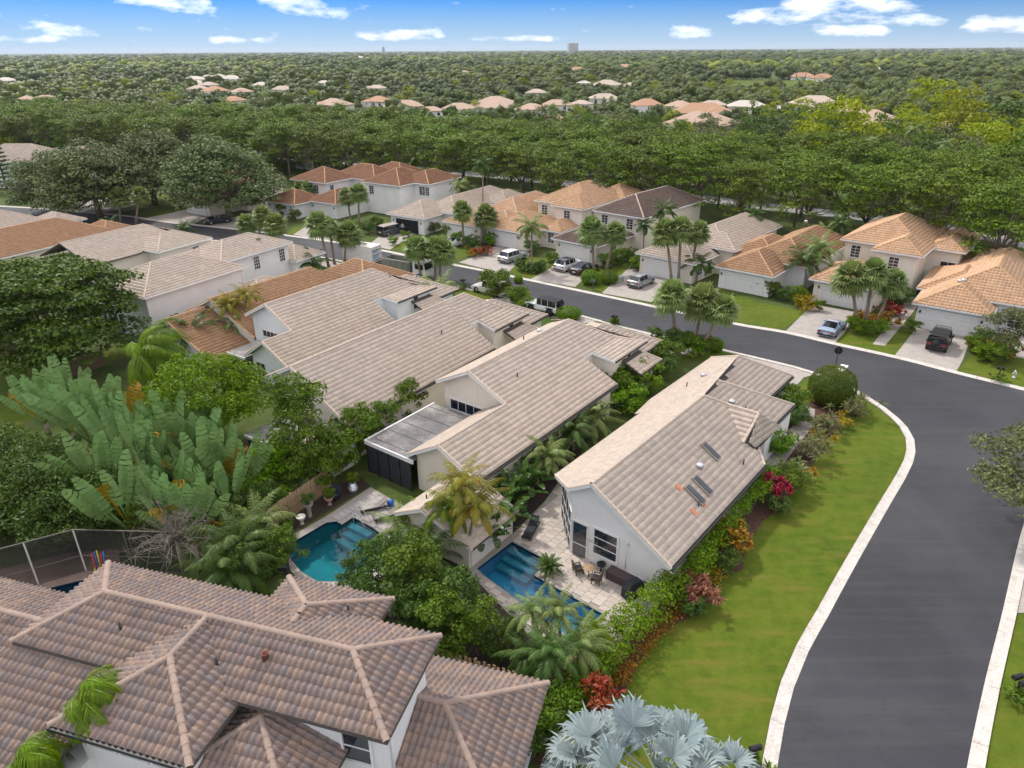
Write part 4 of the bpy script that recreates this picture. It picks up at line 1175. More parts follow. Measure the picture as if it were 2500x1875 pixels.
def house_orange():
    fr = frame_at(510, 730.4, 5.2, 57)
    h = House('orange_roof_house', 'long orange-tiled house squeezed between the pale blue house and the tall white one', 'house', fr)
    t = .48
    L = h.xy(759.5, 652.6, 5.2)[1]
    h.plane([(0, 0, 5.2), (0, L, 5.2), (6.2, L + 4, 5.2 - 6.2 * t), (6.2, 0, 5.2 - 6.2 * t)]); h.plane([(0, L, 5.2), (0, 0, 5.2), (-5, 0, 5.2 - 5 * t), (-5, L + 3, 5.2 - 5 * t)])
    h.cap((0, 0, 5.2), (0, L, 5.2)); h.cap((0, .03, 5.2), (6.2, .03, 5.2 - 6.2 * t)); h.cap((-5, .03, 5.2 - 5 * t), (0, .03, 5.2))
    h.fascia((-5, 0, 5.2 - 5 * t), (0, 0, 5.2), out=0); h.fascia((0, 0, 5.2), (6.2, 0, 5.2 - 6.2 * t), out=0)
    # nearer, lower gable
    x1, y1 = h.xy(401, 781, 4.2)
    z1 = 4.2
    h.plane([(x1, y1, z1), (x1, y1 + 7, z1), (6.3, y1 + 7, z1 - (6.3 - x1) * t), (6.3, y1, z1 - (6.3 - x1) * t)]); h.plane([(x1, y1 + 7, z1), (x1, y1, z1), (x1 - 3.2, y1, z1 - 3.2 * t), (x1 - 3.2, y1 + 7, z1 - 3.2 * t)])
    h.cap((x1, y1, z1), (x1, y1 + 5.5, z1)); h.cap((x1 - 3.2, y1 + .03, z1 - 3.2 * t), (x1, y1 + .03, z1)); h.cap((6.3, y1 + .03, z1 - (6.3 - x1) * t), (x1, y1 + .03, z1))
    h.fascia((x1 - 3.2, y1, z1 - 3.2 * t), (x1, y1, z1), out=0); h.fascia((x1, y1, z1), (6.3, y1, z1 - (6.3 - x1) * t), out=0)
    h.wallpoly([(x1 - 2.8, y1 + .4, 0), (5.9, y1 + .4, 0), (5.9, y1 + .4, z1 - (5.9 - x1) * t - .18), (x1, y1 + .4, z1 - .18), (x1 - 2.8, y1 + .4, z1 - 2.8 * t - .18)], (0, .2, 0))
    h.wallpoly([(-4.6, .4, 0), (5.9, .4, 0), (5.9, .4, 5.2 - 5.9 * t - .18), (0, .4, 5.0), (-4.6, .4, 5.2 - 4.6 * t - .18)], (0, .2, 0))
    h.wallbox(-4.6, 5.9, .6, L + 2, 0, 2.1); h.wallbox(x1 - 2.8, 5.9, y1 + .6, 1, 0, z1 - (6.3 - x1) * t - .25 if z1 - (6.3 - x1) * t > .5 else .5)
    # street end
    h.hip(-3.5, 6.8, L + 1.5, L + 10.5, 2.7, .5)
    h.wallbox(-3, 6.3, L + 2, L + 10, 0, 2.6)
    h.finish(M_ORANGE, S_WHITE, M_RIDGEO, (0.33, 0.40, 0.07, 4))
    MB().box((x1 - 1.5, y1 - 1.2, 2.2), (4.2, 2.8, .12)).build('awning', plain('dark_awning', (.07, .07, .08), .8), h.root)
    return h
house_orange()

def house_tall():
    """tall white house with hip roofs to the left of the orange one"""
    az, ze = 60.5, 5.0
    h = House('tall_white_house', 'tall white two-storey house with pale hip roofs behind the big leafy tree', 'house', frame_at(350.8, 728.6, ze, az))
    xl = h.xy(289.3, 676, ze)[0]; L = h.xy(602.2, 650.8, ze)[1]
    a, b = h.hip(xl, 0, 0, L, ze, .42)
    x2, y2 = h.xy(714.3, 591, ze); x3, y3 = h.xy(611, 625, ze)
    h.hip(x2 - 7.5, x2, L - .5, y2, ze, .42)
    h.hip(xl - 1.0, x2 - 4, L * .55, y2 - 2, ze + .1, .40)
    h.wallbox(xl + .5, -.5, .5, L - .5, 0, ze - .15); h.wallbox(x2 - 7, x2 - .5, L - .3, y2 - .5, 0, ze - .16); h.wallbox(xl, x2 - 4.5, L * .6, y2 - 2.5, 0, ze - .2)
    h.hip(-1.5, 2.2, L - 1.0, L + 4.0, 2.5, .42); h.hip(x2 - 6, x2 + .8, y2 - .8, y2 + 5, 2.6, .45)
    h.wallbox(-1.0, 1.7, L - .5, L + 3.5, 0, 2.4); h.wallbox(x2 - 5.5, x2 + .3, y2 - .5, y2 + 4.5, 0, 2.5)
    h.finish(M_TAN, S_WHITE, M_RIDGE, (0.34, 0.42, 0.045, 4), thick=.05)
    h.window(x2 - .5, y2 - 1.7, 3.6, .9, 1.6, 0, 3, 4); h.window(x2 - .5, y2 - 6.0, 3.6, .9, 1.6, 0, 3, 4); h.window(-.9, L - .49, 3.2, .8, 1.4, 90, 2, 3)
    for k in range(4): h.window(xl + 1.0 + .95 * k, .49, 1.15, .8, 2.1, -90, 1, 1)
    h.downpipe(-.42, L - .42, 0, ze)
    # house beyond, sharing the lane
    g = House('tall_white_house', 'white house with a long pale roof and courtyard behind the tall white one', 'house', frame_at(349, 547.7, 7.0, 62))
    y0 = g.xy(155, 596, 7.0)[1]
    t = .42
    g.plane([(0, y0, 7.0), (0, 0, 7.0), (3.2, 2.0, 7.0 - 3.2 * t), (5.2, -5.0, 7.0 - 5.2 * t), (5.2, y0, 7.0 - 5.2 * t)]); g.plane([(0, 0, 7.0), (0, y0, 7.0), (-5, y0, 4.9), (-5, 4.5, 4.9)])
    g.plane([(0, 0, 7.0), (3.2, 2.0, 7.0 - 3.2 * t), (0, 4.5, 5.2), (-5, 4.5, 4.9)])
    g.cap((0, y0, 7.0), (0, 0, 7.0), (3.2, 2.0, 7.0 - 3.2 * t)); g.cap((0, 0, 7.0), (-5, 4.5, 4.9))
    x5, y5 = g.xy(600, 588, 5.0)
    g.hip(1.0, 7.5, -4.0, 4.5, 5.0, .42); g.wallbox(1.5, 7.0, -3.5, 4.0, 0, 4.85); g.wallbox(-4.5, 4.6, y0, 1.5, 0, 4.6)
    g.hip(1.5, 8.0, 3.5, 9.5, 2.6, .42); g.wallbox(2.0, 7.5, 4, 9, 0, 2.5)
    g.finish(M_TAN, S_CREAM, M_RIDGE, (0.34, 0.42, 0.045, 4), thick=.05)
    g.window(7.0, 2.0, 3.9, 1.0, .9, 0, 3, 2)
house_tall()

# ---------------------------------------------------------------- houses across the street
FTILE = (0.36, 0.44, 0.10, 3)
def far_house(name, label, px, z, az, blocks, tilem, ridgem, wallm, garage=None, windows=(), tile=FTILE, lamps=True, vents=()):
    """blocks: (x0, x1, y0, y1, eave height, pitch); front of the house along y = 0"""
    h = House(name, label, 'house', frame_at(px[0], px[1], z, az))
    for b in blocks:
        x0, x1, y0, y1, ze, t = b[:6]
        ends = b[6] if len(b) > 6 else (1, 1)
        h.hip(x0, x1, y0, y1, ze, t, ends)
        h.wallbox(x0 + .5, x1 - .5, y0 + .5, y1 - .5, 0, ze - .16)
    h.finish(tilem, wallm, ridgem, tile)
    if garage:
        for (gx, gy, gw, ga) in garage:
            h.garage(gx, gy, 0.03, gw, 2.13, ga)
            if lamps:
                h.lamp(gx - gw / 2 - .45, gy, 1.9, ga); h.lamp(gx + gw / 2 + .45, gy, 1.9, ga)
    for wdw in windows: h.window(*wdw)
    for v in vents: h.vent(*v)
    return h
W2 = lambda x, y, z, ang=-90, w=1.1, hh=1.5: (x, y, z, w, hh, ang, 2, 4)
def row_far():
    # rightmost house, garage behind the black off-roader
    far_house('hip_house', 'orange-tiled house at the right edge with a white garage behind the black off-roader', (2229, 739.8), 2.8, 52.5,
              [(0, 7.4, 0, 9, 2.8, .5), (1.2, 11.5, 3.5, 24, 3.4, .5), (-.6, 7, 5.5, 16, 3.0, .46), (8, 15, 12, 20, 3.2, .5)], M_SAND, M_RIDGEO, S_WHITE, [(3.7, .49, 4.9, -90)], [W2(9.3, 3.99, 1.6)], vents=((3.4, 4.6, 4.7, 'cap'), (3.7, 5.2, 4.7, 'cap')))
    far_house('hip_house', 'two-storey sand-tiled house with an open entry bay behind the silver coupe', (2034, 594.6), 5.6, 49.5,
              [(0, 9.9, 3.0, 17, 5.6, .5), (4.6, 10.2, 0, 8, 5.6, .5), (9, 13.6, 6, 17, 5.4, .45), (.2, 8.0, -7.5, 2, 2.8, .45)], M_SAND, M_RIDGEO, S_CREAM, [(4.2, -7.01, 4.9, -90)],
              [W2(1.9, 3.49, 4.2), W2(7.2, .49, 4.2), (12.0, 6.49, 2.2, 1.6, 3.4, -90, 2, 3)])
    far_house('hip_house', 'one-storey orange-tiled house with a wide white garage left of the coupe drive', (1745.8, 650), 2.8, 49.5,
              [(0, 7.6, 0, 9.5, 2.8, .5), (1.5, 10.0, 5.0, 23, 3.3, .52), (-1.8, 5.5, 6.5, 17, 3.0, .48)], M_ORANGE, M_RIDGEO, S_WHITE, [(3.7, .49, 4.9, -90)], vents=((4.5, 18, 6.0, 'cap'),))
    far_house('hip_house', 'pale tan house with arched entry behind the tall pair of street palms', (1551.3, 617.4), 2.8, 48,
              [(0, 9.0, 0, 10, 2.8, .48), (1.5, 9.8, 7, 25, 3.6, .5), (4.5, 11.2, 6.5, 12.5, 3.6, .5)], M_TAN, M_RIDGE, S_CREAM, [(3.9, .49, 4.9, -90)], [W2(8.5, 5.0, 1.6, 0), W2(8.5, 2.5, 1.6, 0), W2(10.7, 9.5, 2.0, 0)])
    far_house('hip_house', 'two-storey house with a dark brown weathered roof behind the white and black cars', (1446.8, 513), 5.6, 48,
              [(0, 9.2, 0, 18.5, 5.6, .5), (-.8, 7.4, -9.0, 1, 2.8, .46)], M_DARK, M_RIDGE, S_CREAM, [(3.3, -8.51, 4.9, -90)], [W2(2.0, .49, 4.3), W2(6.5, .49, 4.3), W2(6.9, -4, 1.5, 0)])
    far_house('hip_house', 'tall two-storey sand-tiled house behind the silver car and feather palm', (1290.2, 492.4), 5.6, 51,
              [(0, 10.4, 1.5, 15, 5.6, .5), (4.4, 10.6, 0, 9, 5.6, .5), (4, 12.5, 10, 19, 5.2, .5), (-2.6, 6.4, -8.5, 2, 2.8, .46), (5.2, 9.6, -4.6, 2, 2.8, .5)], M_SAND, M_RIDGEO, S_CREAM, [(1.3, -8.01, 4.9, -90)],
              [W2(1.8, 1.99, 4.2), W2(7.3, .49, 4.2), W2(7.6, -4.11, 1.6), W2(10.1, 3.5, 4.2, 0, .8)])
    far_house('hip_house', 'low brown-tiled house half hidden by palms left of the tall sand-tiled one', (1079.2, 539.9), 2.8, 54,
              [(0, 8.0, 0, 10, 2.8, .46), (2, 11, 6, 22, 3.4, .5), (5.5, 12.5, 1.5, 9, 3.0, .48)], M_SAND, M_RIDGE, S_CREAM, [(3.8, .49, 4.9, -90)], [W2(9.5, 1.99, 1.6)])
    far_house('hip_house', 'pale tan one-storey house with its garage standing open behind the grey off-roader', (943.6, 521.8), 2.8, 57,
              [(0, 8.2, 0, 10, 2.8, .48), (3.0, 11, 5, 25, 3.0, .5), (8, 14, 16, 24, 3.2, .5)], M_TAN, M_RIDGE, S_WHITE, None)
    far_house('hip_house', 'two-storey red-tiled house with a corner bay left of the open garage', (882, 443.3), 5.6, 57,
              [(0, 9.5, 0, 11, 5.6, .46), (5.5, 13, 4, 14, 5.6, .46), (-7, 5, 6, 16, 5.4, .46), (-6.5, 1.0, -8.0, 1, 2.8, .46)], M_RED, M_RIDGEO, S_WHITE, [(-2.7, -7.51, 4.6, -90)], [W2(2.0, .49, 4.2), W2(11.0, 4.49, 4.2, -90, 1.4), W2(12.2, 4.49, 4.2, -90, .9)])
    far_house('hip_house', 'white two-storey house with dark red roof beside the big oaks', (793.5, 447.6), 5.6, 57,
              [(-9.5, 0, 0, 9, 5.6, .46), (-6, 6, 7, 16, 5.6, .46), (-9.5, -1, -7, 1, 2.7, .46)], M_RED, M_RIDGEO, S_WHITE, [(-5.4, -6.51, 4.6, -90)], [W2(-.49, 2.0, 4.2, 0, .9), W2(-3, .49, 4.2)])
    far_house('hip_house', 'orange-roofed house glimpsed between the trunks of the big oaks', (560, 440), 5.6, 58,
              [(-8, 4, 0, 10, 5.0, .46), (-6, 2, -7, 1, 2.7, .46)], M_ORANGE, M_RIDGEO, S_CREAM, [(-2, -6.51, 4.6, -90)])
    far_house('hip_house', 'orange-roofed house peeping out behind the left oak', (430, 470), 2.8, 60,
              [(-2, 8, 0, 9, 2.8, .46)], M_ORANGE, M_RIDGEO, S_CREAM, [(3, .49, 4.6, -90)])
    far_house('hip_house', 'pale roof corner showing between the belt trees and the left big oak', (770, 390), 2.8, 57, [(-9, 0, 0, 8, 3.2, .46)], M_TAN, M_RIDGE, S_WHITE)
    # left side
    o = far_house('hip_house', 'long orange-tiled roof at the left edge behind three feather palms', (181, 524), 6.0, 64,
              [(-5.5, 5.5, -22, 2.5, 3.6, .45), (-3, 6.5, -1, 7.5, 2.7, .45)], M_ORANGE, M_RIDGEO, S_CREAM)
    far_house('hip_house', 'pale tan roof cut by the left edge of the picture above the orange one', (20, 510), 5.2, 64, [(-5, 5, -14, 4, 2.9, .45), (0, 7, 2, 8, 2.7, .45)], M_TAN, M_RIDGE, S_WHITE)
    far_house('hip_house', 'large pale two-storey house at the upper left edge behind a dark conifer', (0, 397), 5.6, 88, [(-9, 10.5, 0, 13, 5.6, .5), (4, 19, 6, 17, 5.2, .45)], M_TAN, M_RIDGE, S_WHITE, None, [W2(2.5, .49, 4.0), W2(8.5, .49, 4.0)])
    far_house('hip_house', 'low pale roof in front of the large house at the upper left edge', (25, 425), 3.2, 75, [(0, 10, 0, 10, 3.2, .4)], M_TAN, M_RIDGE, S_WHITE)
row_far()

# ---------------------------------------------------------------- suburb beyond the tree belt: hip roofs seen between crowns
def simple_house(label, px, py, wpx, tilem, dz=4.2, two=False, az=None, k=0):
    """px, py: middle of the roof in the photograph; wpx: its width there"""
    rng = random.Random(k * 7 + 1)
    p = P(px, py, dz)
    dist = math.hypot(p.x, p.y)
    w = max(10.0, min(36.0, wpx / FPX * dist * 1.2))
    h = thing('suburb_house', label, 'house', (p.x, p.y, 0), rad(rng.uniform(-40, 10) if az is None else az), 'houses beyond the tree belt')
    d = w * rng.uniform(.6, .8); ze = 2.9 if not two else 5.2
    def roof_mesh(x0, x1, y0, y1, ze, t):
        mb = MB(); dx, dy = x1 - x0, y1 - y0; wv = min(dx, dy) / 2
        a, b = ((x0 + wv, (y0 + y1) / 2), (x1 - wv, (y0 + y1) / 2)) if dx >= dy else (((x0 + x1) / 2, y0 + wv), ((x0 + x1) / 2, y1 - wv))
        z = ze + wv * t
        V = [(x0, y0, ze), (x1, y0, ze), (x1, y1, ze), (x0, y1, ze), (*a, z), (*b, z), (x0, y0, ze - .2), (x1, y0, ze - .2), (x1, y1, ze - .2), (x0, y1, ze - .2)]
        F = [(0, 1, 5, 4), (1, 2, 5), (2, 3, 4, 5), (3, 0, 4)] if dx >= dy else [(0, 1, 4), (1, 2, 5, 4), (2, 3, 5), (3, 0, 4, 5)]
        F += [(6, 7, 1, 0), (7, 8, 2, 1), (8, 9, 3, 2), (9, 6, 0, 3), (9, 8, 7, 6)]
        return mb.add(V, F)
    r1 = roof_mesh(-w / 2, w / 2, -d / 2, d / 2, ze, .45).build('roof', tilem, h)
    s = w * .42; ox = rng.choice([-1, 1]) * w * .2
    roof_mesh(ox - s / 2, ox + s / 2, -d / 2 - s * .5, d * .1, ze - .02, .45).build('roof', tilem, h)
    mb = MB(); mb.box((0, 0, ze / 2 - .1), (w - 1, d - 1, ze - .2)); wl = mb.build('wall', S_WHITE if k % 2 else S_CREAM, h)
    MB().box((ox, -d / 2 - s * .5 + s * .3, ze / 2 - .12), (s - 1, s * .6, ze - .25)).build('wall', S_WHITE if k % 2 else S_CREAM, h)
    for q in range(3):
        MB().box((-w * .3 + q * w * .3, -d / 2 + .47, ze - 1.4), (1.2, .08, 1.3)).build('window', M_GLASS, h)
    return h
M_SUB = [tilemat('tile_sub_a', [(.50, .36, .27), (.47, .34, .26)], (.36, .26, .20), .3), tilemat('tile_sub_b', [(.52, .42, .34), (.49, .40, .33)], (.38, .31, .25), .3),
         tilemat('tile_sub_c', [(.46, .27, .17), (.43, .26, .16)], (.30, .19, .13), .3), tilemat('tile_sub_d', [(.60, .54, .47), (.57, .52, .45)], (.45, .40, .34), .3)]
SUBURB = [ # px, py, width px, colour, description
 (815, 240, 62, 0, 'tan hip roof at the left end of the row just behind the belt'), (925, 232, 50, 2, 'brown hip roof second in the row behind the belt'), (985, 243, 75, 0, 'wide tan hip roof with pale walls left of centre behind the belt'), (1050, 254, 50, 0, 'low tan roof tucked behind the belt near the centre'),
 (1120, 248, 60, 0, 'tan roof among round palms left of the large central roof'), (1210, 243, 95, 0, 'large tan double hip roof near the centre behind the belt'), (1300, 250, 58, 0, 'pinkish hip roof right of the large central roof'), (1360, 240, 60, 0, 'pinkish hip roof with a twin beside it right of centre'), (1420, 238, 40, 1, 'small pale roof poking out right of the twin roofs'),
 (1345, 272, 45, 2, 'brown roof corner sunk in the nearer crowns right of centre'), (1310, 212, 38, 1, 'pale square roof further back right of centre'), (1475, 225, 58, 1, 'greyish hip roof on a rise among palms'), (1482, 194, 52, 1, 'pale hip roof behind the greyish one'), (1425, 190, 26, 3, 'small whitish roof far back'), (1545, 195, 34, 1, 'pale roof half hidden by a palm grove'),
 (1580, 240, 60, 2, 'orange-tan roof in the middle of the right row'), (1660, 243, 52, 0, 'tan roof just left of the wide brown roofs'), (1715, 257, 110, 2, 'wide brown roof with light dormers'), (1715, 282, 120, 0, 'broad pinkish roof in front of the wide brown one'), (1740, 240, 50, 1, 'pale roof behind the wide brown one'), (1825, 243, 70, 3, 'bright pale roof with a tall end wall near the pond'),
 (1990, 242, 100, 1, 'pale roof at the back of the three stacked roofs on the right'), (2045, 262, 130, 0, 'middle of the three stacked roofs on the right'), (2110, 288, 150, 0, 'nearest and widest of the three stacked roofs on the right'),
 (2470, 272, 50, 2, 'orange roof corner deep in the trees at the right'), (2320, 290, 40, 0, 'tan roof corner in the trees right of the stacked roofs'),
 (12, 216, 26, 0, 'tan roof at the far left edge beyond the belt'), (66, 227, 28, 0, 'small tan roof beyond the belt at the left'), (112, 227, 40, 0, 'tan hip roof beyond the belt at the left'), (15, 185, 34, 3, 'pale roof among crowns at the far left'), (30, 195, 20, 3, 'little pale gable at the far left'),
 (480, 190, 30, 3, 'whitish roof in the pale cluster left of centre, front'), (475, 182, 36, 3, 'whitish roof in the pale cluster left of centre, left end'), (505, 178, 30, 3, 'whitish roof in the pale cluster left of centre, second'), (535, 178, 34, 3, 'whitish roof in the pale cluster left of centre, third'), (565, 180, 34, 3, 'whitish roof in the pale cluster left of centre, right end'), (483, 203, 32, 1, 'grey-tan roof below the pale cluster'), (525, 208, 42, 2, 'orange-brown roof below the pale cluster'), (570, 230, 42, 2, 'terracotta roof nearest below the pale cluster'), (510, 195, 34, 1, 'greyish roof inside the pale cluster'),
 (590, 210, 40, 0, 'tan roof right of the terracotta one'), (690, 205, 40, 1, 'pale roof behind the row of tall feather palms'), (640, 195, 34, 3, 'whitish roof behind the left palms of the row'), (790, 190, 26, 3, 'small pale roof behind the big round tree'), (920, 202, 40, 1, 'sunlit cream roof behind round palms at centre left'),
 (300, 190, 20, 1, 'tiny pale roof between crowns at the left'), (1270, 155, 44, 3, 'white house at the edge of the far woods, centre'), (1410, 160, 34, 2, 'reddish roof at the edge of the far woods'), (1525, 157, 46, 2, 'long red-brown roof at the edge of the far woods'), (1595, 142, 30, 3, 'white gabled house in the far woods'), (2135, 157, 40, 3, 'cream house standing in the far woods at the right'),
 (1960, 175, 44, 2, 'reddish roof behind the palm avenue'), (2010, 178, 40, 2, 'red-brown roof behind the palm avenue, right'), (2180, 184, 30, 2, 'orange roof in the woods at the right'), (880, 132, 44, 3, 'long pale building on the wooded skyline'), (1045, 138, 26, 3, 'pale block on the wooded skyline at centre'), (1130, 165, 22, 0, 'pinkish roof below the dark woods at centre')]
for k, (px, py, wpx, c, lab) in enumerate(SUBURB):
    simple_house(lab, px, py + 8, wpx, M_SUB[c], k=k)
# far towers on the skyline
def tower(px, pyb, h, w, label):
    p = P(px, pyb, 0)
    t = thing('distant_building', label, 'building', (p.x, p.y, 0), rad(12))
    MB().box((0, 0, h / 2), (w, w * .6, h)).build('wall', stucco('tower_render', (.55, .52, .50)), t)
    MB().box((0, 0, h + .8), (w * .5, w * .4, 1.8)).build('roof_plant', S_GREY, t)
    for j in range(int(h // 4)):
        for q in range(6):
            MB().box((-w / 2 + w * (q + .5) / 6, -w * .3 - .05, 2.5 + j * 4), (w / 9, .2, 1.8)).build('window', M_GLASS, t)
tower(1398, 129.5, 64, 70, 'distant square office block standing above the wooded skyline')
tower(937, 133, 47, 16, 'narrow distant tower left of centre on the skyline')

# ---------------------------------------------------------------- plants: mesh builders
L_BELT = leafmat('leaf_ficus', (.032, .060, .009), (.165, .245, .020), .14)
L_OAK = leafmat('leaf_oak', (.070, .100, .040), (.17, .21, .085), .2)
L_DARK = leafmat('leaf_dark', (.036, .072, .018), (.11, .17, .042), .2)
L_BRIGHT = leafmat('leaf_bright', (.06, .14, .010), (.21, .35, .025), .3)
L_MID = leafmat('leaf_mid', (.055, .10, .018), (.15, .22, .04), .25)
L_YELLOW = leafmat('leaf_yellowgreen', (.15, .20, .018), (.36, .40, .04), .3)
L_OLIVE = leafmat('leaf_olive', (.085, .105, .045), (.19, .205, .09), .2)
L_PALM = leafmat('palm_leaf', (.075, .115, .035), (.25, .31, .12), .2, .45)
L_PALMY = leafmat('palm_leaf_windblown', (.05, .11, .014), (.20, .30, .045), .3, .45, (.40, .30, .06), .93)
L_PALMD = leafmat('palm_leaf_dark', (.028, .058, .016), (.085, .135, .035), .2, .45)
L_PALMO = leafmat('palm_leaf_yellowing', (.10, .13, .025), (.27, .25, .06), .25, .5, (.42, .22, .06), .82)
L_SILVER = leafmat('palm_leaf_silver', (.17, .225, .245), (.36, .41, .40), .12, .5, (.46, .47, .30), .92)
L_TRAV = leafmat('traveller_leaf', (.10, .18, .07), (.25, .36, .16), .22, .4, (.34, .24, .05), .94)
L_TRAVY = leafmat('traveller_leaf_old', (.16, .13, .03), (.38, .24, .05), .2, .5, (.20, .13, .07), .9)
L_BIRD = leafmat('paddle_leaf', (.025, .065, .018), (.09, .15, .04), .2, .35, (.34, .32, .14), .95)
L_RED = leafmat('leaf_red', (.10, .018, .018), (.30, .07, .05), .15, .45, (.42, .22, .14), .85)
L_PINK = leafmat('leaf_pinkbrown', (.13, .05, .035), (.34, .17, .12), .15, .45, (.40, .08, .06), .88)
L_MAG = leafmat('leaf_magenta', (.14, .012, .03), (.34, .03, .06), .2, .45)
L_ORANGE = leafmat('leaf_orange', (.10, .11, .012), (.34, .16, .02), .15, .5, (.50, .10, .02), .8)
L_GOLD = leafmat('leaf_gold', (.12, .14, .015), (.38, .28, .03), .2, .5, (.42, .12, .02), .88)
L_DEAD = plain('dead_twigs', (.26, .22, .19), .9, .25)

def unit(v): return v / np.maximum(np.linalg.norm(v, axis=-1, keepdims=True), 1e-9)
def leaf_quads(pos, nrm, size, rng, aspect=.55):
    n = len(pos)
    nrm = unit(nrm)
    t = unit(np.cross(nrm, unit(rng.normal(size=(n, 3)))))
    b = np.cross(nrm, t)
    s = (size * rng.uniform(.6, 1.35, n))[:, None]
    V = np.stack([pos - t * s * .5, pos + b * s * aspect * .5 + nrm * s * .06, pos + t * s * .5 - nrm * s * .08, pos - b * s * aspect * .5 + nrm * s * .06], 1)
    F = np.arange(n * 4).reshape(n, 4)
    return V.reshape(-1, 3), F
def clump_leaves(C, Rc, n, leaf, rng, flat=.75, inner=.2, up=.25, aspect=.55, jit=.45, tj=.2):
    """leaves spread over the shells of many clumps"""
    w = Rc ** 2; cnt = np.maximum(6, (n * w / w.sum())).astype(int)
    pos, nrm, tint = [], [], []
    for c, r, k in zip(C, Rc, cnt):
        d = unit(rng.normal(size=(k, 3))); d[:, 2] = np.abs(d[:, 2]) * .8 + d[:, 2] * .2
        rad_ = r * np.where(rng.random(k) < inner, rng.uniform(.2, .8, k), rng.uniform(.8, 1.08, k))
        p = c + d * rad_[:, None] * np.array([1, 1, flat])
        pos.append(p); nrm.append(d * .8 + np.array([0, 0, up]) + rng.normal(size=(k, 3)) * jit)
        ct = rng.uniform(-.2, .2)
        tint.append(np.clip(.45 + ct + rng.normal(size=k) * tj, 0, 1))
    pos = np.concatenate(pos); nrm = np.concatenate(nrm); tint = np.concatenate(tint)
    V, F = leaf_quads(pos, nrm, np.full(len(pos), leaf), rng, aspect)
    return V, F, tint
def clumps(seed, R, H0, H1, n, rc, shape='dome'):
    rng = np.random.default_rng(seed)
    C = []
    for i in range(n):
        if shape == 'dome':
            d = unit(rng.normal(size=3)); d[2] = abs(d[2]); q = rng.uniform(.45, 1) ** .6
            C.append([d[0] * R * q, d[1] * R * q, H0 + (H1 - H0) * (d[2] * q) * .95])
        elif shape == 'ball':
            d = unit(rng.normal(size=3)); q = rng.uniform(.55, 1)
            C.append([d[0] * R * q, d[1] * R * q, (H0 + H1) / 2 + (H1 - H0) / 2 * d[2] * q])
        elif shape == 'layer':
            k = rng.integers(0, 5); z = H0 + (H1 - H0) * (k + .5 + rng.uniform(-.2, .2)) / 5
            rr = R * math.sqrt(max(.08, 1 - ((z - H0 - (H1 - H0) * .35) / ((H1 - H0) * .68)) ** 2)) * math.sqrt(rng.uniform(.05, 1)); th = rng.uniform(0, 6.283)
            C.append([rr * math.cos(th), rr * math.sin(th), z])
        elif shape == 'slab':
            z = H0 + (H1 - H0) * rng.random() ** .45; th = rng.uniform(0, 6.283); rr = R * math.sqrt(rng.random())
            C.append([rr * math.cos(th), rr * math.sin(th), z])
        else:  # column
            z = H0 + (H1 - H0) * rng.random(); th = rng.uniform(0, 6.283); rr = R * math.sqrt(rng.random()) * (1.05 - .5 * (z - H0) / (H1 - H0))
            C.append([rr * math.cos(th), rr * math.sin(th), z])
    C = np.array(C); Rc = rc * rng.uniform(.65, 1.3, n)
    return C, Rc, rng
def limbs(C, h, r, rng, nl=7, fork=.45, lean=.3):
    mb = MB()
    base = Vector((0, 0, -.1)); top = Vector((rng.uniform(-lean, lean), rng.uniform(-lean, lean), h * fork))
    mb.tube([base, base.lerp(top, .5) + Vector((rng.uniform(-.1, .1), rng.uniform(-.1, .1), 0)), top], [r * 1.25, r, r * .8], 7)
    idx = rng.choice(len(C), min(nl, len(C)), replace=False)
    for i in idx:
        e = Vector(C[i]); m = top.lerp(e, .5) + Vector((0, 0, -.12 * (e - top).length))
        mb.tube([top, m, e], [r * .55, r * .36, r * .1], 5)
    return mb
def tree_meshes(seed, R, H0, H1, n, rc, leaves, leaf, shape, mat, trunk_r=.25, flat=.75, fork=.5, nl=8, up=.25, inner=.2):
    C, Rc, rng = clumps(seed, R, H0, H1, n, rc, shape)
    V, F, t = clump_leaves(C, Rc, leaves, leaf, rng, flat, inner, up)
    cm = mesh_np('crown', V, F, t); cm.materials.append(mat)
    tm = limbs(C, H0 + (H1 - H0) * .3, trunk_r, rng, nl, fork / .65 if fork < .6 else .9).mesh('trunk'); tm.materials.append(M_BARK)
    return cm, tm
def make_tree(name, label, cat, meshes, loc, rz=0, scale=1.0, group=None):
    t = thing(name, label, cat, loc, rz, group)
    t.scale = (scale,) * 3 if isinstance(scale, (int, float)) else scale
    c = bpy.data.objects.new('crown', meshes[0]); COL.objects.link(c); c.parent = t
    if len(meshes) > 1 and meshes[1]:
        k = bpy.data.objects.new('trunk', meshes[1]); COL.objects.link(k); k.parent = t
    return t
def merge_mesh(name, cm, tm):
    """crown and trunk in one mesh, for trees too small in the picture to show parts"""
    bm = bmesh.new(); bm.from_mesh(cm)
    me = bpy.data.meshes.new(name)
    nf = len(cm.polygons)
    bm.from_mesh(tm); bm.faces.ensure_lookup_table()
    for f in bm.faces[nf:]: f.material_index = 1
    bm.to_mesh(me); bm.free()
    me.materials.append(cm.materials[0]); me.materials.append(M_BARK)
    return me

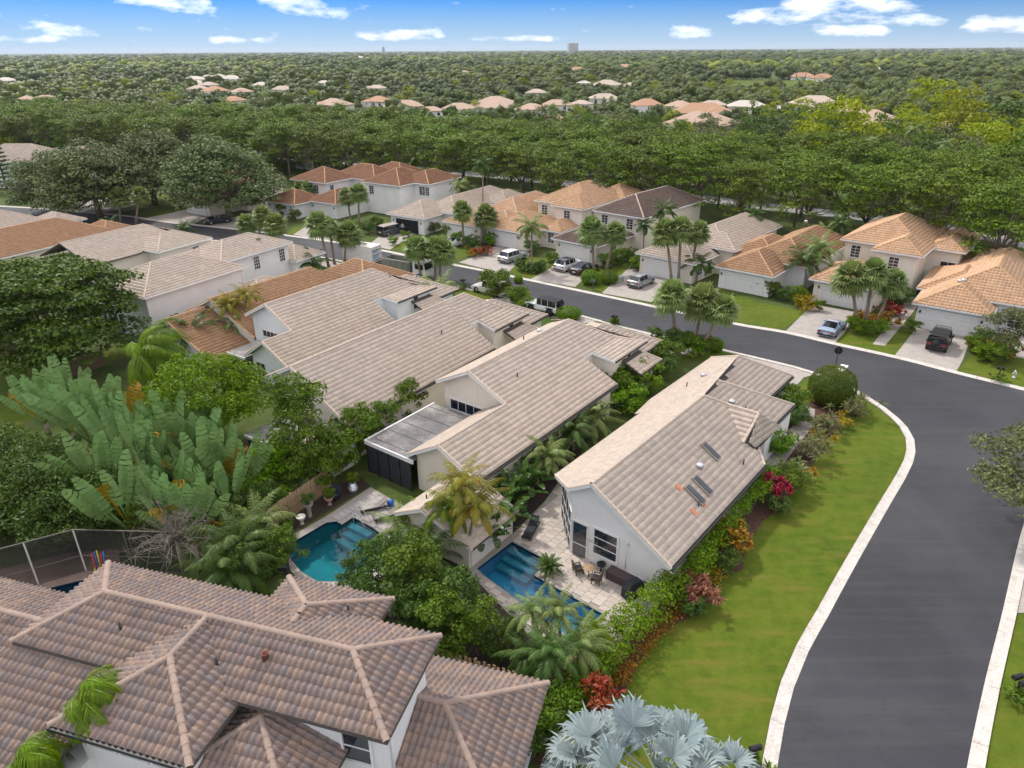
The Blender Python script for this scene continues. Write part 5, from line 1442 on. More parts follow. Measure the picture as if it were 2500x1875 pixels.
# palms
def frond_arrays(rng, L=2.6, e0=50, droop=95, n=26, lw=.6, lwid=.05, wind=None, hang=.35):
    """one feather frond growing along +x from the origin"""
    m = 9
    s = np.linspace(0, 1, m); e = np.radians(e0 - droop * s ** 1.25)
    dx = np.cos(e) * L / (m - 1); dz = np.sin(e) * L / (m - 1)
    X = np.concatenate([[0], np.cumsum(dx[:-1])]); Z = np.concatenate([[0], np.cumsum(dz[:-1])])
    Y = np.zeros(m)
    if wind is not None: Y = wind * s ** 2 * L
    path = np.stack([X, Y, Z], 1)
    V, F, T = [], [], []
    for i in range(m - 1):   # rachis
        r0 = .035 * (1 - s[i] * .8); r1 = .035 * (1 - s[i + 1] * .8); b = len(V)
        V += [path[i] + [0, -r0, 0], path[i] + [0, r0, 0], path[i + 1] + [0, r1, 0], path[i + 1] + [0, -r1, 0]]
        F.append((b, b + 1, b + 2, b + 3)); T.append(.6)
    for q in np.linspace(.13, 1.0, n):
        p = np.array([np.interp(q, s, path[:, k]) for k in range(3)])
        ang = math.radians(e0 - droop * q ** 1.25)
        fw = np.array([math.cos(ang), 0, math.sin(ang)]); upv = np.array([-math.sin(ang), 0, math.cos(ang)])
        ll = lw * (math.sin(math.pi * min(1, .18 + .80 * q)) ** .7) * rng.uniform(.85, 1.15)
        for sd in (-1, 1):
            side = np.array([0, sd, 0]) + (np.array([0, wind * .9, 0]) if wind is not None else 0)
            d = unit(side * .8 + fw * (.55 + .35 * q) - np.array([0, 0, hang * rng.uniform(.6, 1.4)]) + upv * .12)
            tip = p + d * ll; tip[2] -= ll * hang * .45
            mid = p + d * ll * .5
            w = unit(np.cross(d, upv)) * lwid
            b = len(V)
            V += [p - w * .4, p + w * .4, mid + w, mid - w]; F.append((b, b + 1, b + 2, b + 3))
            b = len(V)
            V += [mid - w, mid + w, tip + w * .15, tip - w * .15]; F.append((b, b + 1, b + 2, b + 3))
            c = rng.uniform(.2, .9); T += [c, c]
    return np.array(V), np.array(F), np.array(T)
def rot_place(V, az, tilt=0.0, off=(0, 0, 0)):
    c, s = math.cos(az), math.sin(az)
    return np.stack([V[:, 0] * c - V[:, 1] * s, V[:, 0] * s + V[:, 1] * c, V[:, 2]], 1) + np.array(off)
def feather_crown(seed, nf=15, L=2.6, lw=.6, n=24, windaz=None, e_hi=75, e_lo=-25, droop=80, hang=.35, lwid=.05):
    rng = np.random.default_rng(seed)
    Vs, Fs, Ts = [], [], []; b = 0
    for i in range(nf):
        az = i * 2.39996 + rng.uniform(-.2, .2); e0 = e_hi + (e_lo - e_hi) * (i / (nf - 1)) ** .9 + rng.uniform(-6, 6)
        w = None
        if windaz is not None:
            d = math.atan2(math.sin(windaz - az), math.cos(windaz - az)); az = az + d * .55; w = .35 * math.sin(d)
        V, F, T = frond_arrays(rng, L * rng.uniform(.85, 1.1), e0, droop * rng.uniform(.8, 1.15), n, lw, lwid, w, hang)
        Vs.append(rot_place(V, az)); Fs.append(F + b); b += len(V); Ts.append(np.clip(T + rng.uniform(-.15, .15), 0, 1))
    return np.concatenate(Vs), np.concatenate(Fs), np.concatenate(Ts)
def fan_crown(seed, nl=40, R=.95, pet=.95, seg=13, droop=.5, span=115, lo=-55):
    rng = np.random.default_rng(seed)
    V, F, T = [], [], []
    for i in range(nl):
        az = i * 2.39996 + rng.uniform(-.25, .25)
        el = math.radians(85 + (lo - 85) * ((i + .5) / nl) ** .85 + rng.uniform(-7, 7))
        d = np.array([math.cos(az) * math.cos(el), math.sin(az) * math.cos(el), math.sin(el)])
        side = unit(np.cross(d, [0, 0, 1.0]) + 1e-6); up = np.cross(side, d)
        pl = pet * rng.uniform(.8, 1.15); c = d * pl + np.array([0, 0, -.12 * pl])
        b = len(V); V += [side * -.02, side * .02, c + side * .02, c - side * .02]; F.append((b, b + 1, b + 2, b + 3)); T.append(.7)
        tt = rng.uniform(.15, .85) if i > 4 else .9
        for k in range(seg):
            a = math.radians(-span + 2 * span * k / (seg - 1))
            v = d * math.cos(a) + side * math.sin(a)
            v = unit(v + up * .12)
            R_ = R * (.72 + .28 * math.cos(a * .8)) * rng.uniform(.9, 1.1)
            w = unit(np.cross(v, up)) * R * .095
            m = c + v * R_ * .55; tip = c + v * R_ - np.array([0, 0, droop * R_ * rng.uniform(.6, 1.3)]) * (.5 + .5 * abs(math.sin(a)))
            b = len(V); V += [c - w * .15, c + w * .15, m + w, m - w]; F.append((b, b + 1, b + 2, b + 3))
            b = len(V); V += [m - w, m + w, tip + w * .12, tip - w * .12]; F.append((b, b + 1, b + 2, b + 3))
            q = min(1, max(0, tt + rng.uniform(-.15, .15))); T += [q, q]
    return np.array(V), np.array(F), np.array(T)
def palm(name, label, base, top, crown_mesh, tr=.16, curve=.15, scale=1.0, rz=0.0, group=None, bulge=1.0, bark=None):
    base = Vector(base); top = Vector(top)
    t = thing(name, label, 'palm tree', base, 0, group)
    d = top - base
    m = d * .5 + Vector((d.x * -curve, d.y * -curve, 0))
    pts = [Vector((0, 0, -.1))] + [Vector((0, 0, 0)) * (1 - q) ** 2 + m * 2 * q * (1 - q) + d * q * q for q in (.25, .5, .75, 1.0)]
    MB().tube(pts, [tr * 1.35, tr * 1.08, tr, tr * .95, tr * 1.1 * bulge], 8).build('trunk', bark or M_PBARK, t)
    c = bpy.data.objects.new('crown', crown_mesh); COL.objects.link(c); c.parent = t; c.location = d; c.rotation_euler = (0, 0, rz); c.scale = (scale,) * 3
    return t
SABAL = []
for k in range(4):
    V, F, T = fan_crown(100 + k, 52, 1.15, 1.0, 15); me = mesh_np('crown', V, F, T); me.materials.append(L_PALM); SABAL.append(me)
SABAL_LO = []
for k in range(3):
    V, F, T = fan_crown(120 + k, 24, 1.15, .9, 8); SABAL_LO.append((V, F, T))
FEATHER = []
for k in range(4):
    V, F, T = feather_crown(140 + k, 15, 2.1, .55, 30, hang=.55, lwid=.035); me = mesh_np('crown', V, F, T); me.materials.append(L_PALMD if k % 2 else L_PALM); FEATHER.append(me)
ARECA = []
for k in range(4):
    V, F, T = feather_crown(160 + k, 20, 2.4, .42, 34, None, 85, 0, 105, .55, .026); me = mesh_np('crown', V, F, T); me.materials.append([L_PALMD, L_PALMY, L_PALM, L_PALMO][k]); ARECA.append(me)

def px_h(base, top_px):
    """height of the thing whose foot is at base and whose head shows at pixel height top_px"""
    lo, hi = 0.2, 26.0
    for _ in range(30):
        m = (lo + hi) / 2
        _, y, _ = project(np.array([[base.x, base.y, m]]))
        if y[0] > top_px: lo = m
        else: hi = m
    return m
def at_height(base, tpx, tpy):
    """point above the foot that shows at pixel row tpy, moved sideways to the pixel column tpx"""
    h = px_h(base, tpy)
    q = P(tpx, tpy, h)
    return q

def ordinal(n): return '%d%s' % (n, 'th' if 10 <= n % 100 <= 20 else {1: 'st', 2: 'nd', 3: 'rd'}.get(n % 10, 'th'))

# ---------------------------------------------------------------- palms of the street and gardens
SABALS = [ # foot px, crown px, label
 ((1649, 858), (1640, 722), 'tall sabal palm with a straight trunk, leftmost of the cluster at the near kerb'), ((1694, 853), (1716, 735), 'sabal palm in the middle of the near kerb cluster'), ((1706, 868), (1765, 752), 'sabal palm leaning right in the near kerb cluster'),
 ((1640, 694), (1625, 566), 'tall sabal palm with a bare trunk left of the pair by the tan garage'), ((1656, 694), (1662, 560), 'slim sabal palm behind the pair by the tan garage'), ((1682, 690), (1705, 566), 'sabal palm leaning right by the tan garage'),
 ((1450, 668), (1444, 560), 'straight sabal palm on the island by the black car'), ((1478, 668), (1503, 568), 'curved sabal palm on the island by the black car'),
 ((1132, 604), (1128, 513), 'sabal palm in front of the brown low house, left'), ((1175, 598), (1186, 525), 'sabal palm in front of the brown low house, right'),
 ((857, 540), (846, 478), 'sabal palm left of the open garage, farther'), ((877, 551), (875, 470), 'sabal palm left of the open garage, nearer'),
 ((803, 652), (777, 546), 'sabal palm left of the white trailer at the near kerb'), ((817, 645), (803, 553), 'thin sabal palm behind the trailer palm'), ((841, 640), (850, 568), 'bushy sabal palm in front of the trailer'),
 ((1029, 684), (1016, 604), 'sabal palm over the cab of the truck'), ((1062, 687), (1064, 604), 'sabal palm with reddish trunk right of the truck'), ((1072, 688), (1080, 612), 'second trunk of the palm pair right of the truck'),
 ((630, 597), (640, 525), 'round-headed sabal palm on the street, back of three'), ((606, 592), (602, 545), 'round-headed sabal palm on the street, left of three'), ((672, 602), (672, 548), 'round-headed sabal palm on the street, right of three'),
 ((759, 515), (752, 460), 'sabal palm in front of the dark red roof'), ((740, 512), (735, 462), 'sabal palm beside the dark red roof, left'),
 ((295, 543), (290, 480), 'sabal palm under the big oaks, left'), ((332, 549), (342, 475), 'thick sabal palm under the big oaks, right'),
 ((2091, 795), (2076, 676), 'leaning sabal palm at the coupe house, left of three'), ((2112, 795), (2132, 664), 'sabal palm at the coupe house, middle of three'), ((2141, 793), (2180, 688), 'sabal palm at the coupe house, right of three')]
for k, (b, c, lab) in enumerate(SABALS):
    base = P(*b); top = at_height(base, *c)
    palm('sabal_palm', lab, base, top, SABAL[k % 4], .17, .12, 1.0 + .12 * math.sin(k * 2.3), k * 1.3, 'sabal palms along the street')
FEATHERS = [ # foot, crown, mesh index, scale, label
 ((1298, 662), (1298, 552), 0, 1.35, 'big drooping feather palm on the planted island by the silver car'), ((1461, 560), (1458, 455), 1, 1.0, 'feather palm rising between the two tall houses'), ((1470, 560), (1470, 462), 3, .9, 'second stem between the two tall houses'),
 ((1570, 625), (1573, 548), 1, .95, 'slender feather palm left of the dark-roofed wall'), ((1590, 640), (1622, 512), 3, 1.25, 'bushy feather palm in front of the dark brown roof'),
 ((1838, 610), (1846, 523), 1, 1.0, 'feather palm beside the arched entry, upper'), ((1830, 615), (1830, 570), 3, .9, 'feather palm beside the arched entry, lower'), ((2012, 640), (2014, 562), 0, .9, 'feather palm left of the two-storey entry house, shorter'), ((2050, 640), (2054, 545), 1, 1.0, 'feather palm left of the two-storey entry house, taller'),
 ((2335, 655), (2337, 602), 3, 1.2, 'feather palm between the entry house and the right-edge house'), ((400, 622), (400, 580), 0, .95, 'feather palm in the courtyard, left'), ((455, 618), (449, 557), 1, 1.0, 'feather palm in the courtyard, right'),
 ((602, 694), (598, 614), 0, .95, 'feather palm against the white side wall, left'), ((618, 690), (622, 597), 1, 1.0, 'feather palm against the white side wall, right'),
 ((1180, 540), (1178, 400), 1, 1.2, 'tall feather palm at the edge of the belt'), ((1018, 480), (1015, 385), 0, 1.2, 'tall lone feather palm behind the red roofs'), ((1060, 478), (1056, 372), 1, 1.3, 'taller lone feather palm behind the red roofs'),
 ((892, 440), (890, 396), 1, .9, 'feather palm poking through the red roofs'), ((1050, 470), (1052, 445), 2, 1.1, 'low feather palm right of the red roofs'), ((1128, 520), (1122, 452), 2, 1.2, 'feather palm over the tan roof ridge'), ((1160, 520), (1155, 468), 3, 1.1, 'feather palm behind the tan roof ridge'),
 ((100, 560), (100, 548), 3, 1.0, 'feather palm over the orange left roof, left'), ((95, 620), (94, 590), 1, 1.0, 'feather palm against the orange left roof, lower'), ((185, 610), (185, 565), 0, 1.0, 'feather palm right of the orange left roof, middle'), ((230, 600), (228, 562), 2, 1.0, 'feather palm right of the orange left roof, next'), ((270, 580), (268, 545), 3, 1.0, 'feather palm right of the orange left roof, last'), ((70, 570), (60, 540), 2, 1.1, 'feather palm behind the orange left roof'),
 ((1140, 905), (1148, 872), 3, 1.15, 'small feather palm squeezed between two roofs'), ((1250, 855), (1252, 842), 1, .8, 'palm tip showing over the ridge beside the dormer'), ((1035, 760), (1030, 712), 2, 1.5, 'bushy palm in the recess of the second roof, left'), ((1075, 745), (1075, 705), 0, 1.4, 'bushy palm in the recess of the second roof, right'),
 ((765, 668), (762, 640), 3, 1.5, 'low spreading palm by the near kerb left of the truck'), ((1700, 690), (1705, 640), 1, 1.1, 'young feather palm by the tan garage corner'), ((1575, 655), (1560, 640), 3, .9, 'young yellowish palm beside the island hedge')]
for k, (b, c, mi, sc, lab) in enumerate(FEATHERS):
    base = P(*b); top = at_height(base, *c)
    palm('feather_palm', lab, base, top, FEATHER[mi], .11, .1, sc, k * 1.7, 'feather palms in the gardens')
ARECAS = [ # foot, height of crown centre px row offset, mesh, scale, label
 ((1968, 712), (1965, 640), 0, 1.9, 'large clumping palm between the orange and the two-storey houses, front'), ((1990, 700), (2000, 612), 2, 1.9, 'large clumping palm between the orange and the two-storey houses, back'),
 ((468, 870), (460, 815), 0, 2.0, 'dark feathery palm clump behind the pale blue house'), ((565, 850), (555, 745), 3, 1.3, 'tall thin palm with orange fronds at the pale blue gable, left'), ((590, 845), (602, 725), 3, 1.2, 'tall thin palm with orange fronds at the pale blue gable, right'), ((578, 850), (575, 790), 2, 1.3, 'green palm below the orange fronds at the pale blue gable'),
 ((1112, 1368), (1122, 1190), 3, 1.35, 'yellowing palm arching over the pool wing, back'), ((1140, 1375), (1160, 1236), 3, 1.4, 'yellowing palm with a curved grey trunk at the pool wing'), ((1090, 1360), (1095, 1240), 1, 1.1, 'thin palm with pale fronds at the pool wing'),
 ((1040, 1320), (1045, 1290), 1, 1.5, 'bright yellow-green palm below the pool wing'), ((990, 1330), (985, 1300), 2, 1.4, 'green palm by the steps of the left pool'), ((1030, 1400), (1030, 1355), 0, 1.6, 'dark palm below the pool wing'),
 ((1445, 1062), (1440, 1022), 2, 1.5, 'feathery palm between the cream house and the corner house, street end'), ((1400, 1098), (1395, 1052), 0, 1.5, 'feathery palm between the cream house and the corner house, middle'), ((1345, 1168), (1338, 1118), 2, 1.4, 'feathery palm between the cream house and the corner house, pool end'),
 ((590, 1400), (585, 1330), 0, 1.8, 'arching dark palm beside the left pool, near'), ((640, 1330), (630, 1280), 2, 1.5, 'arching palm beside the left pool, far'), ((560, 1440), (560, 1390), 0, 1.7, 'dark palm clump behind the foreground roof'),
 ((1320, 1600), (1300, 1500), 2, .95, 'palm in front of the right pool, left'), ((1370, 1600), (1362, 1495), 2, .95, 'palm in front of the right pool, middle'), ((1350, 1690), (1345, 1600), 0, 1.15, 'broad green palm over the lower fence'), ((1410, 1660), (1412, 1580), 2, 1.05, 'bright palm over the lower fence, right'), ((1455, 1610), (1448, 1545), 1, .85, 'bright feathery palm at the corner of the patio'), ((1290, 1660), (1290, 1600), 0, .95, 'dark palm over the lower fence, left')]
for k, (b, c, mi, sc, lab) in enumerate(ARECAS):
    base = P(*b); top = at_height(base, *c)
    palm('clumping_palm', lab, base, top, ARECA[mi], .08, .18, sc * .8, k * 2.1, 'clumping palms')

# wind-blown palms with single fronds as parts
def blown_palm(label, base, top, mat, nf, L, windaz, tr, seed, lw=.75, nl=34, lwd=.045, hang=.3):
    t = thing('coconut_palm', label, 'palm tree', base)
    base = Vector(base); top = Vector(top); d = top - base
    MB().tube([(0, 0, -.1), d * .35 + Vector((.15, 0, 0)), d * .7 + Vector((.12, 0, 0)), d], [tr * 1.3, tr, tr * .9, tr], 8).build('trunk', M_PBARK, t)
    rng = np.random.default_rng(seed)
    for i in range(nf):
        az = i * 2.39996; e0 = 80 - 95 * (i / (nf - 1)) ** .8
        dd = math.atan2(math.sin(windaz - az), math.cos(windaz - az)); az += dd * .62
        V, F, T = frond_arrays(rng, L * rng.uniform(.85, 1.1), e0, 105 * rng.uniform(.8, 1.2), nl, lw, lwd, .30 * math.sin(dd), hang)
        me = mesh_np('frond', rot_place(V, az), F, T); me.materials.append(mat)
        o = link('frond', me, t); o.location = d
b = P(330, 985); blown_palm('yellow-green coconut palm bent by the wind above the paddle-leaved plants', b, at_height(b, 335, 868), L_PALMY, 30, 5.2, rad(-5), .18, 3, 1.0, 56, .028, .75)
b = P(232, 1960); blown_palm('wind-blown palm standing in front of the foreground roof', b, P(195, 1700, 7.2), L_PALMY, 22, 1.9, rad(-15), .11, 5, .55, 46, .016, .7)
b = P(60, 2100); blown_palm('palm crown at the bottom left corner below the foreground roof', b, P(40, 1862, 6.0), L_PALMY, 20, 1.8, rad(-5), .11, 6, .55, 46, .016, .7)

# silver fan palm in the lower right, each leaf a part
def silver_palm():
    b = P(1600, 2010); t = thing('silver_fan_palm', 'silver-blue fan palm at the bottom edge beside the lawn', 'palm tree', b)
    MB().tube([(0, 0, -.1), (0, 0, 1.2), (.05, 0, 2.3)], [.32, .28, .25], 10).build('trunk', M_PBARK, t)
    rng = np.random.default_rng(11)
    hub = np.array([.05, 0, 2.4])
    aim = [(1400, 1840, 2.6, 1.15), (1520, 1830, 2.8, 1.2), (1640, 1850, 2.9, 1.2), (1580, 1810, 3.0, 1.2), (1480, 1790, 2.5, 1.1), (1660, 1870, 2.4, 1.1), (1440, 1800, 3.1, 1.25), (1545, 1775, 3.5, 1.35), (1670, 1805, 3.3, 1.25), (1600, 1870, 3.7, 1.2), (1500, 1880, 3.2, 1.25), (1700, 1890, 3.0, 1.1), (1790, 1860, 2.2, 1.0), (1380, 1880, 2.3, 1.05), (1620, 1780, 2.6, 1.1), (1560, 1930, 4.0, 1.1), (1460, 1850, 2.2, 1.1), (1730, 1850, 2.0, 1.0)]
    for (px, py, z, R) in aim:
        c = np.array(P(px, py, z)) - np.array(b)
        d = unit(c - hub); side = unit(np.cross(d, [0, 0, 1.0])); up = np.cross(side, d)
        V, F, T = [], [], []
        V += [hub - side * .03, hub + side * .03, c + side * .025, c - side * .025]; F.append((0, 1, 2, 3)); T.append(.5)
        seg = 44
        for k in range(seg):
            a = math.radians(-108 + 216 * k / (seg - 1)); v = unit(d * math.cos(a) + side * math.sin(a) + up * (.10 + .10 * (k % 2) + .45 * abs(math.sin(a)) ** 2))
            RR = R * (.78 + .22 * math.cos(a * .7)) * rng.uniform(.92, 1.08)
            w = unit(np.cross(v, up)) * R * .066
            m1 = c + v * RR * .6; m2 = c + v * RR * .85 - np.array([0, 0, .05 * RR]) + rng.normal(size=3) * .03; tip = c + v * RR * 1.08 - np.array([0, 0, rng.uniform(.15, .6) * RR]) + rng.normal(size=3) * .10
            ridge = up * .02 * (1 if k % 2 else -1)
            for p, q, wp, wq in ((c, m1, .10, 1), (m1, m2, 1, .55), (m2, tip, .55, .06)):
                bb = len(V); V += [p - w * wp, p + w * wp + ridge, q + w * wq + ridge, q - w * wq]; F.append((bb, bb + 1, bb + 2, bb + 3)); T.append(min(1, max(0, .45 + rng.uniform(-.3, .3) + (.3 if q is tip else 0))))
        me = mesh_np('leaf', np.array(V), np.array(F), np.array(T)); me.materials.append(L_SILVER); link('leaf', me, t)
silver_palm()

# paddle-leaved plants: traveller's palms and birds of paradise, each big leaf a part
def paddle_mesh(seed, L=2.2, W=.62, pet=2.0, droop=.5, tear=.12):
    rng = np.random.default_rng(seed); V, F, T = [], [], []
    n = 9
    def P_(s):  # midrib from the foot of the stalk
        return np.array([droop * L * s * s * .5, 0, pet + L * s - droop * L * s * s * .3]) if s >= 0 else np.array([0, 0, pet * (1 + s)])
    b = len(V)
    for s0, s1 in ((-1, -.5), (-.5, 0)):
        p, q = P_(s0), P_(s1); b = len(V); V += [p + [0, -.05, 0], p + [0, .05, 0], q + [0, .04, 0], q + [0, -.04, 0]]; F.append((b, b + 1, b + 2, b + 3)); T.append(.75)
        b = len(V); V += [p + [-.05, 0, 0], p + [.05, 0, 0], q + [.04, 0, 0], q + [-.04, 0, 0]]; F.append((b, b + 1, b + 2, b + 3)); T.append(.75)
    for sd in (-1, 1):
        for i in range(n):
            s0, s1 = i / n, (i + 1) / n
            w0 = W * math.sin(math.pi * min(1, .10 + .86 * s0)) ** .55; w1 = W * math.sin(math.pi * min(.985, .10 + .86 * s1)) ** .55
            p, q = P_(s0), P_(s1 - (tear * rng.random() / n))
            fold = .22 + rng.uniform(-.08, .10); sag = rng.uniform(-.03, .05)
            e0 = p + np.array([-.02, sd * w0, w0 * fold - sag]); e1 = q + np.array([-.02, sd * w1, w1 * fold - sag + rng.uniform(-.03, .03)])
            b = len(V); V += [p, e0, e1, q] if sd < 0 else [q, e1, e0, p]; F.append((b, b + 1, b + 2, b + 3)); T.append(min(1, max(0, .5 + rng.uniform(-.2, .2))))
    return np.array(V), np.array(F), np.array(T)
PADDLE = []
for k in range(5):
    V, F, T = paddle_mesh(200 + k, 2.7, .33, 1.8, .03 + .06 * k, .3); me = mesh_np('leaf', V, F, T); me.materials.append(L_TRAV); PADDLE.append(me)
PADDLE_OLD = []
for k in range(2):
    V, F, T = paddle_mesh(220 + k, 2.0, .36, 2.0, .9, .6); me = mesh_np('leaf', V, F, T); me.materials.append(L_TRAVY); PADDLE_OLD.append(me)
PADDLE_B = []
for k in range(4):
    V, F, T = paddle_mesh(240 + k, 1.05, .19, .8, .4 + .2 * k, .2); me = mesh_np('leaf', V, F, T); me.materials.append(L_BIRD); PADDLE_B.append(me)
def paddle_plant(name, label, cat, base, n, meshes, seed, scale=1.0, fan=None, old=None, spread=1.0, z0=0.0, group=None):
    rng = np.random.default_rng(seed); t = thing(name, label, cat, base, 0, group)
    if z0 > .3: MB().tube([(0, 0, -.1), (0, 0, z0)], [.2, .16], 7).build('stem', M_PBARK, t)
    for i in range(n):
        if fan is not None:    # leaves in one plane, like an open fan
            u = -1 + 2 * (i + .5) / n; az = fan + rng.uniform(-.35, .35); tilt = u * 42 * spread + rng.uniform(-5, 5); psi = math.pi / 2 * (1 if rng.random() < .5 else -1) + rng.uniform(-.6, .6)
        else:
            az = i * 2.39996 + rng.uniform(-.3, .3); tilt = 5 + 58 * spread * ((i + .5) / n) + rng.uniform(-8, 8); psi = rng.uniform(-.5, .5)
        me = meshes[int(rng.integers(len(meshes)))]
        if old and (i == n - 1 or rng.random() < .06): me = old[int(rng.integers(len(old)))]
        o = bpy.data.objects.new('leaf', me); COL.objects.link(o); o.parent = t
        M = Matrix.Rotation(az, 4, 'Z') @ Matrix.Rotation(rad(tilt), 4, 'Y') @ Matrix.Rotation(psi, 4, 'Z')
        s = scale * rng.uniform(.82, 1.12)
        o.matrix_local = Matrix.Translation((rng.uniform(-.15, .15), rng.uniform(-.15, .15), z0)) @ M @ Matrix.Diagonal((s, s, s, 1))
    return t
TRAV = [((430, 1290), 16, 1.5, 1.6, 'the large fan of paddle leaves at the centre of the thicket'), ((330, 1180), 15, 1.5, 1.6, 'paddle-leaved fan left of the thicket centre'), ((520, 1240), 14, 1.3, 1.3, 'paddle-leaved fan in front of the round bright tree'), ((240, 1120), 14, 1.45, 1.5, 'paddle-leaved fan at the left end of the thicket'), ((120, 1060), 10, 1.2, 1.2, 'paddle-leaved fan beside the back lawn'),
        ((380, 1240), 16, 1.5, 1.8, 'tall paddle-leaved fan in the middle of the thicket'), ((470, 1200), 15, 1.45, 1.8, 'tall paddle-leaved fan right of the thicket middle'), ((180, 1090), 14, 1.35, 1.5, 'dense paddle-leaved fan near the left end of the thicket'), ((290, 1120), 15, 1.45, 1.7, 'tall paddle-leaved fan under the coconut palm'), ((570, 1290), 13, 1.2, 1.1, 'paddle-leaved fan beside the fence end'), ((400, 1340), 14, 1.3, 1.3, 'paddle-leaved fan behind the dead branches'), ((540, 1200), 13, 1.2, 1.3, 'paddle-leaved fan left of the mulch clearing'),
        ((430, 1150), 14, 1.4, 1.5, 'paddle-leaved fan behind the thicket centre'), ((600, 1230), 12, 1.15, 1.0, 'paddle-leaved fan close to the wooden fence'), ((330, 1330), 13, 1.35, 1.4, 'low yellowing paddle-leaved fan above the screen cage'), ((550, 1160), 10, 1.1, 1.0, 'small paddle-leaved fan beside the mulch'), ((200, 1030), 11, 1.2, 1.2, 'paddle-leaved fan in front of the back fence'), ((480, 1350), 12, 1.2, 1.0, 'paddle-leaved fan just behind the foreground roof'), ((270, 1250), 10, 1.3, 1.2, 'dim paddle-leaved fan over the hedge')]
for k, (b, n, sc, z0, lab) in enumerate(TRAV):
    paddle_plant('traveller_palm', lab, 'plant', P(*b), n, PADDLE, 300 + k, sc * .88, rad(-38 + 21 * (k % 5)), PADDLE_OLD, 1.0, z0 * .8, 'paddle-leaved thicket')
BIRDS = [(1332, 1150), (1296, 1205), (1373, 1098), (1350, 1125), (1438, 1045), (1410, 1062), (1212, 1228), (1240, 1245), (1265, 1225), (1190, 1310), (1178, 1340), (1210, 1325), (1310, 1180), (1462, 1028), (1230, 1290), (1385, 1080)]
for k, b in enumerate(BIRDS):
    paddle_plant('bird_of_paradise', 'glossy paddle plant along the cream house wall, %s from the street end' % ordinal(1 + sorted(range(len(BIRDS)), key=lambda q: BIRDS[q][1]).index(k)), 'plant', P(*b), 16, PADDLE_B, 340 + k, 1.15 + .15 * (k % 3), None, None, 1.1, .6, 'paddle plants along the cream house wall')
# sago beside the pool
def sago():
    b = P(1340, 1400); t = thing('sago_palm', 'round dark-green sago palm on the pool deck', 'plant', b)
    MB().lathe((0, 0, 0), [(.12, 0), (.2, .1), (.2, .4), (.1, .5)], 8).build('trunk', M_BARK, t)
    rng = np.random.default_rng(21)
    for i in range(30):
        V, F, T = frond_arrays(rng, .95, 75 - 75 * (i / 29), 60, 22, .17, .018, None, .05)
        me = mesh_np('frond', rot_place(V, i * 2.39996), F, T); me.materials.append(L_PALMD); o = link('frond', me, t); o.location = (0, 0, .45)
sago()

# ---------------------------------------------------------------- broadleaf trees near the camera
def big_tree(name, label, foot, meshes, scale=1.0, rz=0.0, cat='tree', group=None):
    return make_tree(name, label, cat, meshes, P(*foot), rz, scale, group)
big_tree('shade_tree', 'broad layered dark-green tree at the left edge behind the back lawn', (150, 905), tree_meshes(401, 8.3, 2.6, 10.5, 210, 1.5, 24000, .44, 'layer', leafmat('leaf_poinciana', (.024, .055, .012), (.11, .165, .03), .25), .35, .45, .3, 10, .6))
big_tree('round_tree', 'dense bright-green round tree in front of the pale blue house', (520, 1085), tree_meshes(402, 4.3, .8, 7.2, 150, .85, 19000, .24, 'ball', L_BRIGHT, .2, .85, .3))
big_tree('slender_tree', 'loose upright tree in front of the small lean-to roof', (760, 1190), tree_meshes(403, 2.2, 1.2, 7.6, 70, .62, 8000, .22, 'col', L_MID, .1, .8, .5), 1.1)
big_tree('slender_tree', 'lower bright bushy tree behind the wooden fence', (670, 1205), tree_meshes(404, 2.2, .6, 4.0, 36, .65, 4500, .22, 'col', L_BRIGHT, .1, .8, .5))
OAKM = [tree_meshes(410 + k, 8.2, 2.4, 12.0, 190, 1.6, 19000, .46, 'dome', L_OAK, .45, .8, .42, 12, .7) for k in range(2)]
big_tree('oak_tree', 'huge grey-green oak left of the dark car, right of the oak pair', (560, 535), OAKM[0], 1.22)
big_tree('oak_tree', 'huge grey-green oak with a forked trunk, middle of the group at the left', (245, 530), OAKM[1], 1.15, 1.0)
big_tree('oak_tree', 'huge grey-green oak behind the forked one', (380, 500), OAKM[0], 1.2, 2.2)
big_tree('oak_tree', 'grey-green oak at the left end of the oak group', (150, 520), OAKM[1], .95, 2.9)
big_tree('oak_tree', 'leafy branch tree hanging over the road junction at the right edge', (2560, 1310), tree_meshes(412, 5.0, 3.0, 8.5, 80, 1.0, 9000, .26, 'dome', L_OLIVE, .25, .7, .42, 12), 1.05, .6)
big_tree('small_oak', 'small grey-leaved tree beside the garage at the right edge', (2455, 880), tree_meshes(413, 2.7, 1.2, 5.2, 40, .8, 4200, .22, 'ball', L_OLIVE, .14), 1.0)
DARKM = [tree_meshes(420 + k, 2.3, .5, 5.4, 40, .55, 4300, .23, ['ball', 'col', 'ball'][k], [L_DARK, L_MID, L_DARK][k], .1, .8, .35) for k in range(3)]
for k, (f, s, lab) in enumerate([((925, 1462), .78, 'dark leafy bush-tree at the left pool edge'), ((1020, 1500), .9, 'tallest dark leafy tree between the two pools'), ((1105, 1552), .78, 'dark leafy tree left of the right pool'), ((1000, 1425), .55, 'dark leafy tree behind the pool trees'), ((1170, 1600), .62, 'dark leafy tree over the slatted fence'), ((865, 1458), .45, 'small dark bush by the left pool'), ((1225, 1612), .5, 'sparse dark shrub in front of the right pool'), ((1080, 1605), .75, 'dark leafy tree against the foreground side roof'), ((955, 1530), .8, 'dark leafy tree behind the rear wing of the foreground roof'), ((1050, 1570), .7, 'dark leafy tree in the middle of the pool trees')]):
    big_tree('evergreen_tree', lab, f, DARKM[k % 3], s, k * 1.1, 'tree', 'dark evergreens between the pools')
